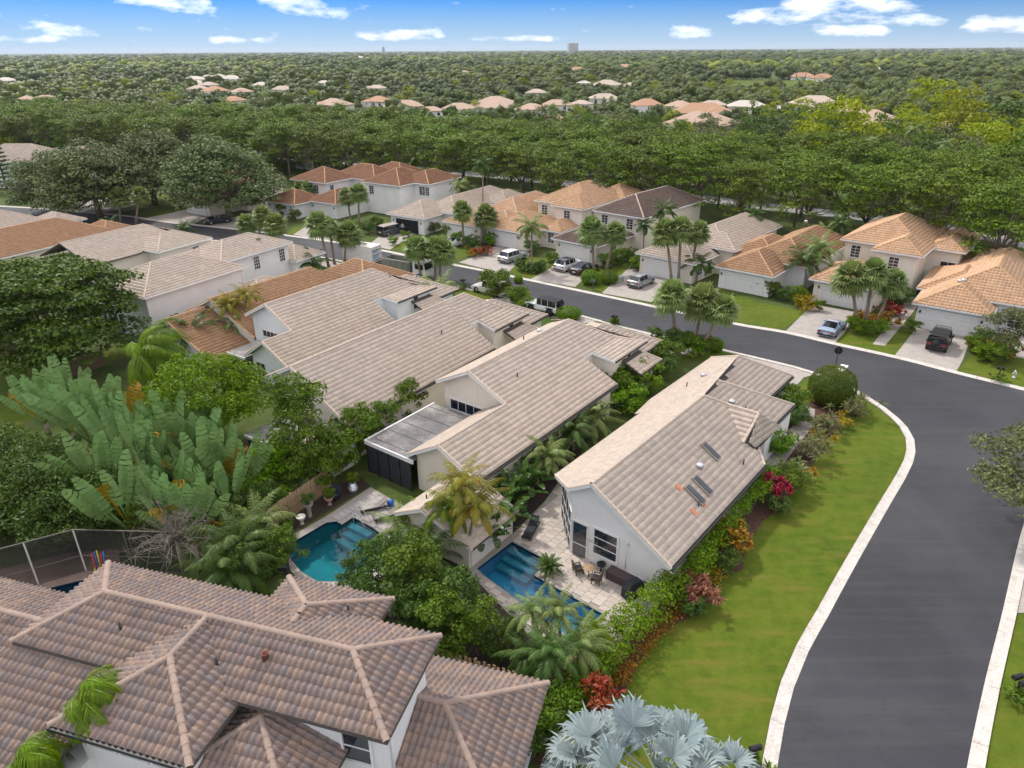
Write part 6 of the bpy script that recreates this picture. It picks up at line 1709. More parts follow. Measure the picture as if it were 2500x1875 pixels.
DARKH = [tree_meshes(430 + k, 3.0, .2, 5.0, 60, .95, 6000, .26, 'ball', L_DARK, .12, .9, .35) for k in range(2)]
for k, (f, s) in enumerate([((40, 1300), 1.0), ((130, 1290), .95), ((200, 1270), .9), ((-40, 1260), 1.0), ((90, 1220), .95), ((20, 1190), .9), ((260, 1300), .8), ((170, 1330), .75)]):
    big_tree('ficus_hedge_tree', 'dark ficus screen plant behind the pool cage, %s from the left' % ordinal(1 + [2, 5, 0, 4, 1, 7, 3, 6].index(k)), f, DARKH[k % 2], s, k, 'hedge', 'dark ficus screen at the left edge')
for k, (f, s, lab) in enumerate([((640, 1270), .55, 'bushy shrub between fence and left pool'), ((700, 1390), .55, 'feathery olive shrub at the near end of the left pool'), ((620, 1430), .6, 'olive shrub behind the foreground roof')]):
    big_tree('shrub', lab, f, DARKM[k % 3], s, k * .7, 'shrub')
MIDM = [tree_meshes(440 + k, 1.3, .2, 2.6, 26, .5, 2600, .2, 'ball', [L_MID, L_BRIGHT, L_DARK][k], .06, .9, .3) for k in range(3)]
for k, (f, s, lab) in enumerate([((830, 1165), 1.1, 'tall green shrub against the white side wall, left'), ((880, 1120), 1.25, 'tall green shrub against the white side wall, middle'), ((930, 1085), 1.1, 'tall green shrub against the white side wall, next'), ((985, 1045), 1.2, 'tall pointed shrub against the cream wall'), ((1015, 1020), .9, 'green shrub at the inner corner of the cream house'), ((800, 1195), .9, 'green shrub beside the plant pots')]):
    big_tree('shrub', lab, f, MIDM[0], (s, s, s * 1.35), k * .9, 'shrub')

for k, f in enumerate([(250, 1210), (330, 1250), (420, 1230), (480, 1290), (360, 1330), (540, 1260), (180, 1150), (430, 1180), (600, 1300), (280, 1160)]):
    big_tree('undergrowth_shrub', 'dark shrub filling the foot of the paddle-leaved thicket', f, DARKM[k % 3], .55, k, 'shrub', 'undergrowth of the paddle-leaved thicket')
# dead brushwood
def dead_bush():
    b = P(450, 1400); t = thing('dead_brush', 'bleached dead branches standing in front of the paddle-leaved thicket', 'dead shrub', b)
    rng = np.random.default_rng(31); mb = MB()
    for i in range(60):
        az = rng.uniform(0, 6.28); el = rng.uniform(.1, 1.35); L = rng.uniform(1.4, 3.2); d = Vector((math.cos(az) * math.cos(el), math.sin(az) * math.cos(el), math.sin(el)))
        p0 = Vector((0, 0, 2.2)) + d * .3; p1 = p0 + d * L * .5 + Vector((0, 0, .25)); p2 = p1 + d * L * .5 - Vector((0, 0, rng.uniform(0, .9)))
        mb.tube([p0, p1, p2], [.028, .018, .007], 4)
        for q in range(9):
            s = p1.lerp(p2, rng.random()); e = s + Vector(rng.normal(size=3)) * .45
            mb.tube([s, e - Vector((0, 0, .15))], [.011, .004], 3)
    mb.tube([(0, 0, 0), (0, 0, 2.4)], [.14, .1], 6)
    mb.build('branches', L_DEAD, t)
dead_bush()

# ---------------------------------------------------------------- hedges, border plants
def hedge(name, label, px, width, height, mat, leaf=.16, dens=95, seed=1, cat='hedge', lump=.22, group=None):
    path = densify(gpx(px), .45); rng = np.random.default_rng(seed); C, Rc = [], []
    o = path[0]
    d0 = (path[-1] - path[0]).normalized(); nx, ny = -d0.y, d0.x
    for p in path:
        for q in range(int(max(2, width / .45))):
            off = (q + .5) / max(2, int(width / .45)) - .5
            C.append([p.x - o.x + nx * off * width + rng.uniform(-.15, .15), p.y - o.y + ny * off * width + rng.uniform(-.15, .15), height * rng.uniform(.25, .7)])
            Rc.append(.42 * rng.uniform(.8, 1.2) + lump * rng.random())
            C.append([p.x - o.x + nx * off * width + rng.uniform(-.15, .15), p.y - o.y + ny * off * width + rng.uniform(-.15, .15), height * .82 * rng.uniform(.92, 1.05)]); Rc.append(.36 * rng.uniform(.7, 1.2))
    V, F, T = clump_leaves(np.array(C), np.array(Rc), int(dens * len(C)), leaf, rng, 1.0, .15, .35)
    V[:, 2] = np.maximum(V[:, 2], .02)
    t = thing(name, label, cat, (o.x, o.y, 0), 0, group)
    me = mesh_np('foliage', V, F, T); me.materials.append(mat); link('foliage', me, t)
    mb = MB()
    for p in path[::2]: mb.tube([(p.x - o.x, p.y - o.y, 0), (p.x - o.x + rng.uniform(-.1, .1), p.y - o.y, height * .7)], [.04, .02], 4)
    s = mb.build('stems', M_BARK, t); setp(s, kind='stuff')
    return t
hedge('clusia_hedge', 'bright glossy hedge between the patio and the lawn', [(1455, 1652), (1515, 1585), (1575, 1525), (1645, 1455)], 1.7, 2.1, L_BRIGHT, .16, 60, 1)
hedge('clusia_hedge', 'dark-bottomed part of the glossy hedge running down to the red shrubs', [(1375, 1770), (1415, 1705), (1458, 1655)], 1.6, 2.0, L_BRIGHT, .16, 55, 2)
hedge('clusia_hedge', 'green hedge hugging the eave side of the corner house', [(1680, 1428), (1735, 1352), (1795, 1275), (1868, 1192)], 1.5, 2.2, L_BRIGHT, .16, 60, 3)
hedge('border_plants', 'low red and gold border in front of the bright hedge', [(1510, 1668), (1562, 1598), (1615, 1540), (1675, 1475)], .7, .45, L_ORANGE, .14, 34, 4, 'border plants', .05)
hedge('border_plants', 'low gold and green border below the corner house hedge', [(1715, 1455), (1768, 1385), (1820, 1320)], .7, .5, L_GOLD, .14, 34, 5, 'border plants', .05)
hedge('border_plants', 'low red border at the lower end of the bed', [(1440, 1740), (1480, 1690), (1500, 1665)], .5, .4, L_ORANGE, .13, 30, 6, 'border plants', .05)
def spiky(name, label, foot, n, L, mat, seed, h=1.2, wid=.05, cat='shrub', group=None):
    """shrub of many rosettes of long narrow leaves"""
    rng = np.random.default_rng(seed); b = P(*foot); t = thing(name, label, cat, b, rng.uniform(0, 6), group)
    V, F, T = [], [], []
    stems = MB()
    for i in range(n):
        c = np.array([rng.normal() * L * .55, rng.normal() * L * .55, h * rng.uniform(.45, 1.05)])
        stems.tube([(c[0] * .2, c[1] * .2, 0), tuple(c)], [.03, .015], 4)
        ct = rng.uniform(.15, .8)
        for k in range(18):
            az = rng.uniform(0, 6.283); el = rng.uniform(-.2, 1.3); d = np.array([math.cos(az) * math.cos(el), math.sin(az) * math.cos(el), math.sin(el)])
            l = L * rng.uniform(.35, .6); w = unit(np.cross(d, [0, 0, 1.0]) + 1e-6) * wid; m = c + d * l * .55; tip = c + d * l - np.array([0, 0, .2 * l])
            bb = len(V); V += [c - w * .3, c + w * .3, m + w, m - w, m - w, m + w, tip + w * .1, tip - w * .1]; F += [(bb, bb + 1, bb + 2, bb + 3), (bb + 4, bb + 5, bb + 6, bb + 7)]
            q = min(1, max(0, ct + rng.uniform(-.2, .2))); T += [q, q]
    me = mesh_np('foliage', np.array(V), np.array(F), np.array(T)); me.materials.append(mat); link('foliage', me, t)
    s = stems.build('stems', M_BARK, t); setp(s, kind='stuff')
    return t
spiky('cordyline', 'pinkish-brown spiky shrub bulging over the lawn edge', (1690, 1475), 30, .95, L_PINK, 51, 1.35)
spiky('cordyline', 'small dark red spiky plant behind the pinkish-brown shrub', (1650, 1440), 8, .8, L_RED, 52, 1.2)
spiky('cordyline', 'tall dark-red spiky shrub at the lower end of the hedge', (1468, 1755), 26, .85, L_RED, 53, 2.1)
spiky('cordyline', 'magenta spiky shrub by the eave of the corner house', (1885, 1230), 20, .95, L_MAG, 54, 2.0)
spiky('croton', 'orange-red croton beside the corner house hedge', (1785, 1350), 30, .8, L_ORANGE, 55, 1.7, .07)
for k, (f, s, m, lab) in enumerate([((1770, 1395), .55, 2, 'small round dark shrub below the orange croton'), ((1690, 1500), .5, 2, 'small round dark shrub below the pinkish-brown one'), ((1900, 1255), .55, 2, 'small round dark shrub below the magenta plant'), ((1925, 1205), .8, 0, 'round green shrub right of the magenta plant'), ((1925, 1010), 1.0, 0, 'glossy shrub at the front corner of the corner house'), ((1895, 1110), .8, 1, 'bright shrub at the entry of the corner house'), ((1940, 1040), .8, 2, 'dark shrub beside the entry path'), ((1330, 1830), .9, 2, 'dark shrub at the bottom of the hedge'), ((1350, 1790), .9, 0, 'leafy shrub behind the red spiky plant')]):
    big_tree('shrub', lab, f, MIDM[m], s, k * 1.3, 'shrub')
def clipped(name, label, foot, r, mat, seed, squash=1.0, leaf=.13, n=7000, z=None):
    rng = np.random.default_rng(seed); b = P(*foot); t = thing(name, label, 'shrub', b)
    d = unit(rng.normal(size=(n, 3))); d = d[d[:, 2] > -.85]
    bumpy = 1 + .04 * np.sin(d[:, 0] * 9) * np.cos(d[:, 1] * 8)
    pos = d * r * bumpy[:, None] * rng.uniform(.93, 1.02, len(d))[:, None] * np.array([1, 1, squash]) + np.array([0, 0, r * squash * .88])
    V, F = leaf_quads(pos, d + rng.normal(size=d.shape) * .5, np.full(len(d), leaf), rng)
    V[:, 2] = np.maximum(V[:, 2], .02)
    me = mesh_np('foliage', V, F, np.clip(.5 + rng.normal(size=len(F)) * .2, 0, 1)); me.materials.append(mat); link('foliage', me, t)
    mb = MB(); mb.lathe((0, 0, 0), [(r * .3, .0), (r * .8, r * .3), (r * .88, r * .9 * squash), (r * .5, r * 1.5 * squash)], 10); mb.build('core', L_DARK, t)
    return t
L_CLIP = leafmat('leaf_clipped', (.04, .065, .010), (.13, .165, .02), .2)
clipped('clipped_bush', 'large ball-shaped clipped bush at the junction corner', (2025, 985), 1.95, L_CLIP, 61, .95, .12, 12000)
clipped('clipped_bush', 'small round bush under the black letterbox by the near kerb', (1745, 857), .85, L_BRIGHT, 62, .9, .12, 2500)
clipped('clipped_bush', 'low green mound in the drive between the two near garages', (1388, 778), 1.5, L_BRIGHT, 63, .5, .12, 3500)
clipped('clipped_bush', 'oval clipped bush beside the foreground side roof', (1330, 1815), .85, L_BRIGHT, 64, 1.1, .10, 4000)
for k, (f, r, lab) in enumerate([((1440, 694), 1.25, 'round clipped bush on the island by the black car, front'), ((1487, 692), 1.15, 'round clipped bush on the island beside the lamp post'), ((1500, 790), .5, 'little bush under the twin letterbox'), ((1265, 690), .6, 'little clipped bush at the near kerb by the suv')]):
    clipped('clipped_bush', lab, f, r, L_BRIGHT, 70 + k, .85, .14, 2200)
for k, (f, n, L, mat, h, lab) in enumerate([((2085, 1015), 22, 1.3, L_OLIVE, 1.5, 'olive grassy shrub behind the ball-shaped bush'), ((2020, 1060), 18, 1.2, L_OLIVE, 1.3, 'pale spiky shrub along the entry path, far'), ((1965, 1120), 22, 1.4, L_OLIVE, 1.6, 'pale spiky shrub along the entry path, middle'), ((1925, 1175), 16, 1.2, L_PALM, 1.3, 'spiky shrub along the entry path, near'), ((2050, 1045), 12, .9, L_GOLD, .8, 'gold croton behind the entry path, far'), ((2000, 1090), 12, .9, L_GOLD, .8, 'gold croton behind the entry path, middle'), ((1945, 1165), 12, .9, L_ORANGE, .7, 'red croton low beside the entry path'), ((1860, 1110), 14, 1.6, L_PALM, 1.5, 'feathery green plant at the entry recess'), ((1990, 985), 8, .7, L_GOLD, .6, 'gold plant at the foot of the ball-shaped bush')]):
    spiky('border_shrub', lab, f, n, L, mat, 80 + k, h, .045)

# gardens along the street
GARD = [((1345, 650), .9, 0), ((1320, 662), .7, 2), ((1270, 658), .7, 2), ((1100, 580), 1.0, 0), ((1120, 600), 1.0, 0), ((1150, 610), 1.1, 2), ((1200, 600), .9, 1), ((1060, 570), .9, 2), ((990, 590), .8, 0), ((960, 598), .7, 1), ((1030, 560), .9, 0), ((1480, 655), 1.0, 0), ((1510, 648), 1.1, 0), ((1535, 640), 1.0, 2), ((1555, 660), .9, 1), ((1850, 715), .9, 2), ((1880, 725), .9, 0), ((1915, 735), .8, 2), ((1945, 730), .8, 1), ((2000, 760), .6, 0),
        ((2080, 800), .6, 1), ((2100, 815), .7, 1), ((2125, 820), .7, 0), ((2150, 815), .7, 1), ((2175, 740), 1.0, 2), ((2200, 745), 1.0, 2), ((2225, 815), .7, 0), ((2375, 860), .8, 0), ((2400, 880), .9, 1), ((2430, 890), .9, 0), ((2460, 870), .8, 1), ((2390, 845), .9, 2), ((2355, 635), 1.0, 2), ((1750, 630), .9, 2), ((1730, 660), .8, 0), ((1720, 675), .8, 1), ((2320, 660), .8, 0), ((840, 580), .9, 2), ((870, 575), .9, 0), ((900, 570), 1.0, 2), ((720, 540), 1.0, 2), ((690, 530), 1.1, 0), ((920, 560), 1.0, 0), ((1240, 590), .9, 0), ((1300, 620), 1.0, 2), ((1380, 605), 1.0, 0), ((1395, 620), .8, 2)]
for k, (f, s, m) in enumerate(GARD):
    big_tree('garden_shrub', 'rounded green shrub in the front gardens across the street, %s from the left' % ordinal(1 + sorted(range(len(GARD)), key=lambda q: GARD[q][0][0]).index(k)), f, MIDM[m], s * .85, k * .77, 'shrub', 'shrubs in front of the far row')
GARD2 = [((1185, 622), L_RED, 'dark red croton bed by the kerb of the low brown house'), ((1160, 625), L_ORANGE, 'orange croton at the croton bed of the low brown house'), ((2420, 868), L_GOLD, 'gold and red croton bed at the right-edge house, front'), ((2400, 855), L_ORANGE, 'orange croton bed at the right-edge house, back'), ((2440, 878), L_ORANGE, 'red croton at the right end of the right-edge bed'), ((2165, 790), L_ORANGE, 'red croton under the three leaning palms, right'), ((2105, 790), L_ORANGE, 'red croton under the three leaning palms, left'), ((1960, 745), L_GOLD, 'gold croton beside the coupe drive'), ((2180, 770), L_RED, 'dark red croton by the entry house wall'), ((1960, 755), L_GOLD, 'gold border near the coupe drive')]
for k, (f, m, lab) in enumerate(GARD2):
    spiky('croton', lab, f, 16, 1.3, m, 130 + k, .9, .07)
spiky('ground_cover', 'dark strappy ground cover round the foot of the big feather palm', (1298, 662), 40, 1.6, L_DARK, 150, .6, .08)
for k, (f, m, s, lab) in enumerate([((1660, 868), 0, 1.0, 'low green shrub at the foot of the near kerb palms, left'), ((1690, 872), 1, .8, 'low green shrub at the foot of the near kerb palms, middle'), ((1720, 868), 0, .8, 'low green shrub at the foot of the near kerb palms, right'), ((1615, 870), 2, 1.2, 'upright shrub beside the second garage'), ((1620, 905), 0, 1.2, 'shrub between the second house and the corner house, street end'), ((1600, 925), 2, 1.1, 'olive shrub between the second house and the corner house'), ((1570, 960), 1, 1.2, 'clipped green shrub between the houses'), ((1540, 985), 2, 1.0, 'dark shrub below the band of the second house'), ((1535, 1010), 1, 1.0, 'bright shrub at the jog of the corner house'), ((1500, 975), 0, 1.3, 'climbing shrub beside the ground-floor window'), ((1205, 735), 0, 1.5, 'leafy shrub hiding the suv at the near kerb'), ((1260, 750), 0, 1.0, 'leafy shrub right of the suv at the near kerb'), ((1280, 755), 1, .8, 'small shrub beside the white off-roader')]):
    big_tree('shrub', lab, f, MIDM[m], s, k * 1.9, 'shrub')

# ---------------------------------------------------------------- tree belt behind the far row
BELT_PX = [(2900, 660), (2700, 610), (2500, 568), (2350, 543), (2200, 522), (2050, 505), (1900, 490), (1600, 455), (1300, 425), (1000, 398), (700, 374), (400, 356), (100, 340), (-150, 330)]
belt = densify(gpx(BELT_PX), 1.0)
BELTM = [tree_meshes(500 + k, 4.7, 3.0, 12.6, 80, 1.2, 6000, .40, 'slab', L_BELT, .2, .6, .55, 16, 1.0) for k in range(5)]
sheet('back_road', [tuple(p) for p in offset(belt, 4.0)] + [tuple(p) for p in reversed(offset(belt, 10.5))], 0.02, twotone('pale_road', [(.30, .29, .28), (.38, .37, .36)], .6, fine=12))
rng_b = random.Random(9)
def along(path, step):
    acc = 0.0; out = [path[0]]
    for a, b in zip(path[:-1], path[1:]):
        acc += (b - a).length
        if acc >= step: out.append(b); acc = 0.0
    return out
for row, (off, step, sc) in enumerate([(0.0, 6.2, 1.0), (13.5, 6.6, 1.02), (24, 7.5, 1.0), (35, 8.5, .98)]):
    nseen = 0
    for k, p in enumerate(reversed(along(offset(belt, off), step))):
        q = Vector((p.x + rng_b.uniform(-1.2, 1.2), p.y + rng_b.uniform(-1.5, 1.5), 0))
        x, y, d = project(np.array([[q.x, q.y, 8.0]]))
        if d[0] < 5 or x[0] < -150 or x[0] > 2650: continue
        s = sc * rng_b.uniform(.9, 1.08); nseen += 1
        make_tree('ficus_tree', ['tall ficus in the front row of the tree belt', 'tall ficus in the second row of the tree belt', 'ficus crown in the third row of the tree belt', 'ficus crown in the back row of the tree belt'][row] + ', ' + ordinal(nseen) + ' from the left', 'tree', BELTM[rng_b.randrange(5)], q, rng_b.uniform(0, 6.28), (s, s, s * rng_b.uniform(.92, 1.05)), 'ficus belt row ' + ['one', 'two', 'three', 'four'][row])
# palms and shrubs between the far row and the belt
UNDERM = [tree_meshes(510 + k, 1.8, .2, 3.2, 24, .7, 1500, .34, 'ball', [L_DARK, L_MID][k], .06, .9, .3) for k in range(2)]
for k, p in enumerate(along(offset(belt, -5.5), 3.4)):
    q = Vector((p.x + rng_b.uniform(-1, 1), p.y + rng_b.uniform(-2, 1.5), 0))
    x, y, d = project(np.array([[q.x, q.y, 2.0]]))
    if d[0] < 5 or x[0] < -60 or x[0] > 2560: continue
    if k % 3 == 0:
        palm('hedge_palm', 'bushy palm in the dark strip below the ficus belt', q, q + Vector((rng_b.uniform(-.4, .4), 0, rng_b.uniform(2, 4.2))), ARECA[[0, 0, 2][k % 3]], .08, .1, rng_b.uniform(.8, 1.15), k * 1.1, 'palms below the ficus belt')
    else:
        make_tree('hedge_shrub', 'dark shrub in the strip below the ficus belt', 'shrub', UNDERM[k % 2], q, k, rng_b.uniform(.8, 1.3), 'shrubs below the ficus belt')
# conifer at the left edge
def conifer():
    b = P(20, 470); t = thing('norfolk_pine', 'dark tiered conifer at the left edge of the picture', 'tree', b)
    h = 12.5
    MB().tube([(0, 0, -.1), (0, 0, h)], [.25, .03], 7).build('trunk', M_BARK, t)
    rng = np.random.default_rng(41); pos, nr = [], []
    for k in range(13):
        z = 1.5 + k * .85; R_ = 4.2 * (1 - z / (h + .8))
        for a in range(7):
            az = a * 6.283 / 7 + k * .4
            for s in np.linspace(.15, 1, 16):
                for _ in range(3):
                    pos.append([math.cos(az) * R_ * s + rng.normal() * .1, math.sin(az) * R_ * s + rng.normal() * .1, z + .25 * s * R_ * .4 + rng.normal() * .08]); nr.append([rng.normal() * .4, rng.normal() * .4, 1])
    V, F = leaf_quads(np.array(pos), np.array(nr), np.full(len(pos), .42), rng)
    me = mesh_np('crown', V, F, rng.random(len(F))); me.materials.append(L_DARK); link('crown', me, t)
conifer()

# ---------------------------------------------------------------- suburb greenery and woods to the horizon
HOUSEP = [(o.location.x, o.location.y) for o in COL.objects if o.name.startswith('suburb_house')]
HP = np.array(HOUSEP + [tuple(P(*q).to_2d()) for q in ((1795, 214), (1840, 212), (1890, 210), (1940, 210), (1975, 210), (1880, 275), (1890, 265))])
def clear_of_houses(x, y):
    dx = HP[:, 0] - x; dy = HP[:, 1] - y; d = np.hypot(dx, dy)
    if (d < 8).any(): return 0
    # keep the line of sight to a roof mostly open
    r = math.hypot(x, y); rh = np.hypot(HP[:, 0], HP[:, 1])
    cross = np.abs(HP[:, 0] * y - HP[:, 1] * x) / rh
    if ((rh > r) & (rh - r < np.maximum(26, rh * .13)) & (cross < 10)).any(): return .36
    return 1.0
def lod(seed, R, H0, H1, n, rc, leaves, leaf, shape, mat, fork=.5):
    cm, tm = tree_meshes(seed, R, H0, H1, n, rc, leaves, leaf, shape, mat, .25, .8, fork, 5, .4)
    return merge_mesh('wood_tree', cm, tm)
KIND = [('broadleaf_tree', 'leafy green tree among the roofs beyond the ficus belt', 'tree', [lod(520 + k, 5.0, 1.2, 9.5, 34, 1.7, 1500, .68, 'dome', m) for k, m in enumerate([L_DARK, L_MID, L_MID, L_OLIVE, L_DARK])], 1.0),
        ('yellow_tree', 'yellow-green feathery tree beyond the ficus belt', 'tree', [lod(530 + k, 5.5, 1.5, 9.5, 30, 1.6, 1000, .75, 'layer', L_YELLOW) for k in range(2)], 1.0)]
def palm_lod(seed, h, fan=True):
    if fan: V, F, T = SABAL_LO[seed % 3]
    else: V, F, T = feather_crown(seed, 12, 2.9, .9, 9, None, 70, -30, 90, .5, .12)
    V = V + np.array([0, 0, h])
    cm = mesh_np('c', V, F, T); cm.materials.append(L_PALM)
    tm = MB().tube([(0, 0, -.1), (.1, 0, h * .5), (0, 0, h)], [.24, .18, .17], 5).mesh('t')
    return merge_mesh('wood_palm', cm, tm)
FANP = [palm_lod(k, 5.0 + k) for k in range(3)]; FEAP = [palm_lod(k + 7, 7.5 + 1.5 * k, False) for k in range(3)]
rs = random.Random(77)
cand = []
for i in range(9000):
    # even over the ground inside the view wedge
    r = math.sqrt(rs.uniform(190 ** 2, 640 ** 2)); a = rs.uniform(-.70, .70)
    cand.append((r * math.sin(a), r * math.cos(a)))
bp = np.array([(p.x, p.y) for p in offset(belt, 42)])
def behind_belt(x, y):
    i = np.argmin(np.abs(np.arctan2(bp[:, 0], bp[:, 1]) - math.atan2(x, y)))
    return math.hypot(x, y) > math.hypot(*bp[i]) + 2
placed = []; grid = {}
for x, y in cand:
    if not behind_belt(x, y): continue
    kf = clear_of_houses(x, y)
    if not kf: continue
    g = (int(x // 7.0), int(y // 7.0))
    if any((g[0] + i, g[1] + j) in grid for i in (0,) for j in (0,)): continue
    grid[g] = 1; placed.append((x, y, kf))
# open golf lawn with a pond
GOLF = [(1775, 222), (1990, 222), (2010, 205), (1975, 196), (1790, 197)]
sheet('golf_lawn', gpx(GOLF), 0.03, M_LAWN)
sheet('pond', gpx([(1770, 232), (1835, 230), (1830, 221), (1785, 220)]), 0.05, plain('pond_water', (.10, .16, .18), .08, .1, spec=.6))
sheet('golf_lawn', gpx([(1268, 182), (1300, 182), (1300, 172), (1270, 172)]), 0.03, M_LAWN)
sheet('cul_de_sac', gpx([(1850, 292), (1905, 288), (1925, 268), (1900, 255), (1862, 262)]), 0.03, M_CONC)
gp = [(p.x, p.y) for p in gpx(GOLF)]
pp = np.array([q[:2] for q in placed])
ing = inside_convex(gp, pp, 6.0) if len(pp) else np.zeros(0, bool)
placed = [p for p, q in zip(placed, ing) if not q]
placed.sort(key=lambda p: math.hypot(p[0], p[1]))
far_pts = []
cnt = {0: 0, 1: 0, 2: 0, 3: 0}
nz_ = np.random.default_rng(3)
for x, y, kf in placed:
    px, py, dep = project(np.array([[x, y, 6.0]])); px = px[0]
    u = rs.random()
    yel = (px > 1950 and 200 < math.hypot(x, y) < 330)
    if yel and u < .45: kd = 1
    elif u < .24 and px < 2000: kd = 2
    elif u < .34: kd = 3
    elif u < .38: kd = 1
    else: kd = 0
    s = rs.uniform(.5, .95) * (1.3 if yel else 1.0) * (1.45 if rs.random() < .08 else 1.0)
    if kf < 1: s *= kf * (1 if kd < 2 else 1.2)
    if cnt[kd] < 300:
        cnt[kd] += 1
        if kd <= 1:
            nm, lab, cat, ms, _ = KIND[kd]
            me = ms[rs.randrange(len(ms))]
        else:
            nm, lab, cat, me = [('fan_palm', 'round-headed palm among the roofs beyond the ficus belt', 'palm tree', FANP[rs.randrange(3)]), ('tall_palm', 'tall feather palm among the roofs beyond the ficus belt', 'palm tree', FEAP[rs.randrange(3)])][kd - 2]
        o = bpy.data.objects.new(nm, me); COL.objects.link(o); o.location = (x, y, 0); o.rotation_euler = (0, 0, rs.uniform(0, 6.28)); o.scale = (s, s, s * rs.uniform(.85, 1.1))
        setp(o, lab, cat, nm.replace('_', ' ') + 's beyond the belt')
    else:
        far_pts.append((x, y, s, kd))
# palm avenue by the golf lawn
for k in range(11):
    p = P(1770 + 22 * k + rs.uniform(-4, 4), 197 + rs.uniform(-2, 2))
    o = bpy.data.objects.new('royal_palm', FEAP[k % 3]); COL.objects.link(o); o.location = p; o.scale = (1.5, 1.5, 1.45); o.rotation_euler = (0, 0, k)
    setp(o, 'tall royal palm in the avenue behind the golf lawn', 'palm tree', 'royal palms behind the golf lawn')
# everything farther away reads as one wood
def blob(seed, R, H, n, leaf):
    # lumpy crown: a few rough lobes, with leaf sprays breaking their outline
    k = 5 if n > 20 else 4
    C, Rc, rng = clumps(seed, R * .8, H * .3, H * .92, k, R * .5, 'dome')
    C[0] = [0, 0, H * .45]; Rc[0] = R * .75
    bm = bmesh.new(); bmesh.ops.create_icosphere(bm, subdivisions=1, radius=1)
    IV = np.array([v.co[:] for v in bm.verts]); IF = np.array([[v.index for v in f.verts] for f in bm.faces]); bm.free()
    Vs, Fs, Ts = [], [], []; b = 0
    for c, r in zip(C, Rc):
        V = IV * (r * rng.uniform(.78, 1.22, (len(IV), 1))) * np.array([1, 1, .8]) + c
        Vs.append(V); Fs.append(np.column_stack([IF, IF[:, 2]]) + b); b += len(V); Ts.append(np.clip(rng.uniform(.2, .6) + rng.normal(size=len(IF)) * .12, 0, 1))
    V, F, T = clump_leaves(C, Rc * 1.04, n, leaf, rng, .8, .0, .6, .8, .35, .12)
    # triangles: split the sprays as well
    F3 = np.concatenate([F[:, [0, 1, 2]], F[:, [0, 2, 3]]]) + b
    Vs.append(V)
    F_ = np.concatenate([np.concatenate(Fs)[:, :3], F3])
    return np.concatenate(Vs), F_, np.concatenate(Ts + [T, T])
BL = [blob(560 + k, 5.0, 8.0, 21, 1.2) for k in range(6)]
BL2 = [blob(570 + k, 6.5, 9.0, 7, 2.2) for k in range(6)]
def scatter(pts, lib, name, label, mat, seed):
    rng = np.random.default_rng(seed); Vs, Fs, Ts = [], [], []; b = 0
    for (x, y, s, t0) in pts:
        V, F, T = lib[int(rng.integers(len(lib)))]
        a = rng.uniform(0, 6.28); c, si = math.cos(a), math.sin(a)
        W_ = np.stack([V[:, 0] * c - V[:, 1] * si, V[:, 0] * si + V[:, 1] * c, V[:, 2] * rng.uniform(.75, 1.15) * min(1.0, 1.35 / s)], 1) * s + np.array([x, y, 0])
        Vs.append(W_); Fs.append(F + b); b += len(V); Ts.append(np.clip(T * .6 + t0, 0, 1))
    me = mesh_np(name, np.concatenate(Vs), np.concatenate(Fs), np.concatenate(Ts)); me.materials.append(mat)
    o = link(name, me); setp(o, label, 'woods', None, 'stuff'); return o
pat = lambda x, y: .5 + .5 * math.sin(x * .011 + 1.3 * math.sin(y * .008)) * math.cos(y * .013 + math.sin(x * .006))
L_WOOD = leafmat('leaf_woods', (.020, .038, .012), (.12, .16, .040), .2, alt=(.27, .31, .06), altp=.88)
pts1 = [(x, y, s, .35 * pat(x, y) + rs.uniform(-.1, .15)) for x, y, s, kd in far_pts]
for i in range(2600):
    r = math.sqrt(rs.uniform(560 ** 2, 1150 ** 2)); a = rs.uniform(-.69, .69); x, y = r * math.sin(a), r * math.cos(a)
    kf = clear_of_houses(x, y)
    if not kf or inside_convex(gp, np.array([[x, y]]), 8.0)[0]: continue
    pts1.append((x, y, kf * rs.choice([.55, .7, .85, 1.0, 1.2, 1.6]), .7 * pat(x, y) + rs.uniform(-.28, .22)))
for hx, hy in HOUSEP:
    for q in range(7):
        a = rs.uniform(0, 6.28); d = rs.uniform(6.5, 12)
        pts1.append((hx + d * math.cos(a), hy + d * math.sin(a), rs.uniform(.22, .42), rs.uniform(.1, .5)))
scatter(pts1, BL, 'suburb_woods', 'trees of the far suburb merging into one green mass', L_WOOD, 5)
pts2 = []
for i in range(5000):
    u = rs.random(); r = 1 / (1 / 1050 + (1 / 9000 - 1 / 1050) * u); a = rs.uniform(-.68, .68); x, y = r * math.sin(a), r * math.cos(a)
    pts2.append((x, y, rs.choice([.8, 1.0, 1.2, 1.6, 2.0]) * max(1.0, (r / 1400) ** .62), .8 * pat(x * .5, y * .4) + rs.uniform(-.3, .2)))
scatter(pts2, BL2, 'far_woods', 'dense woods reaching to the horizon', L_WOOD, 6)

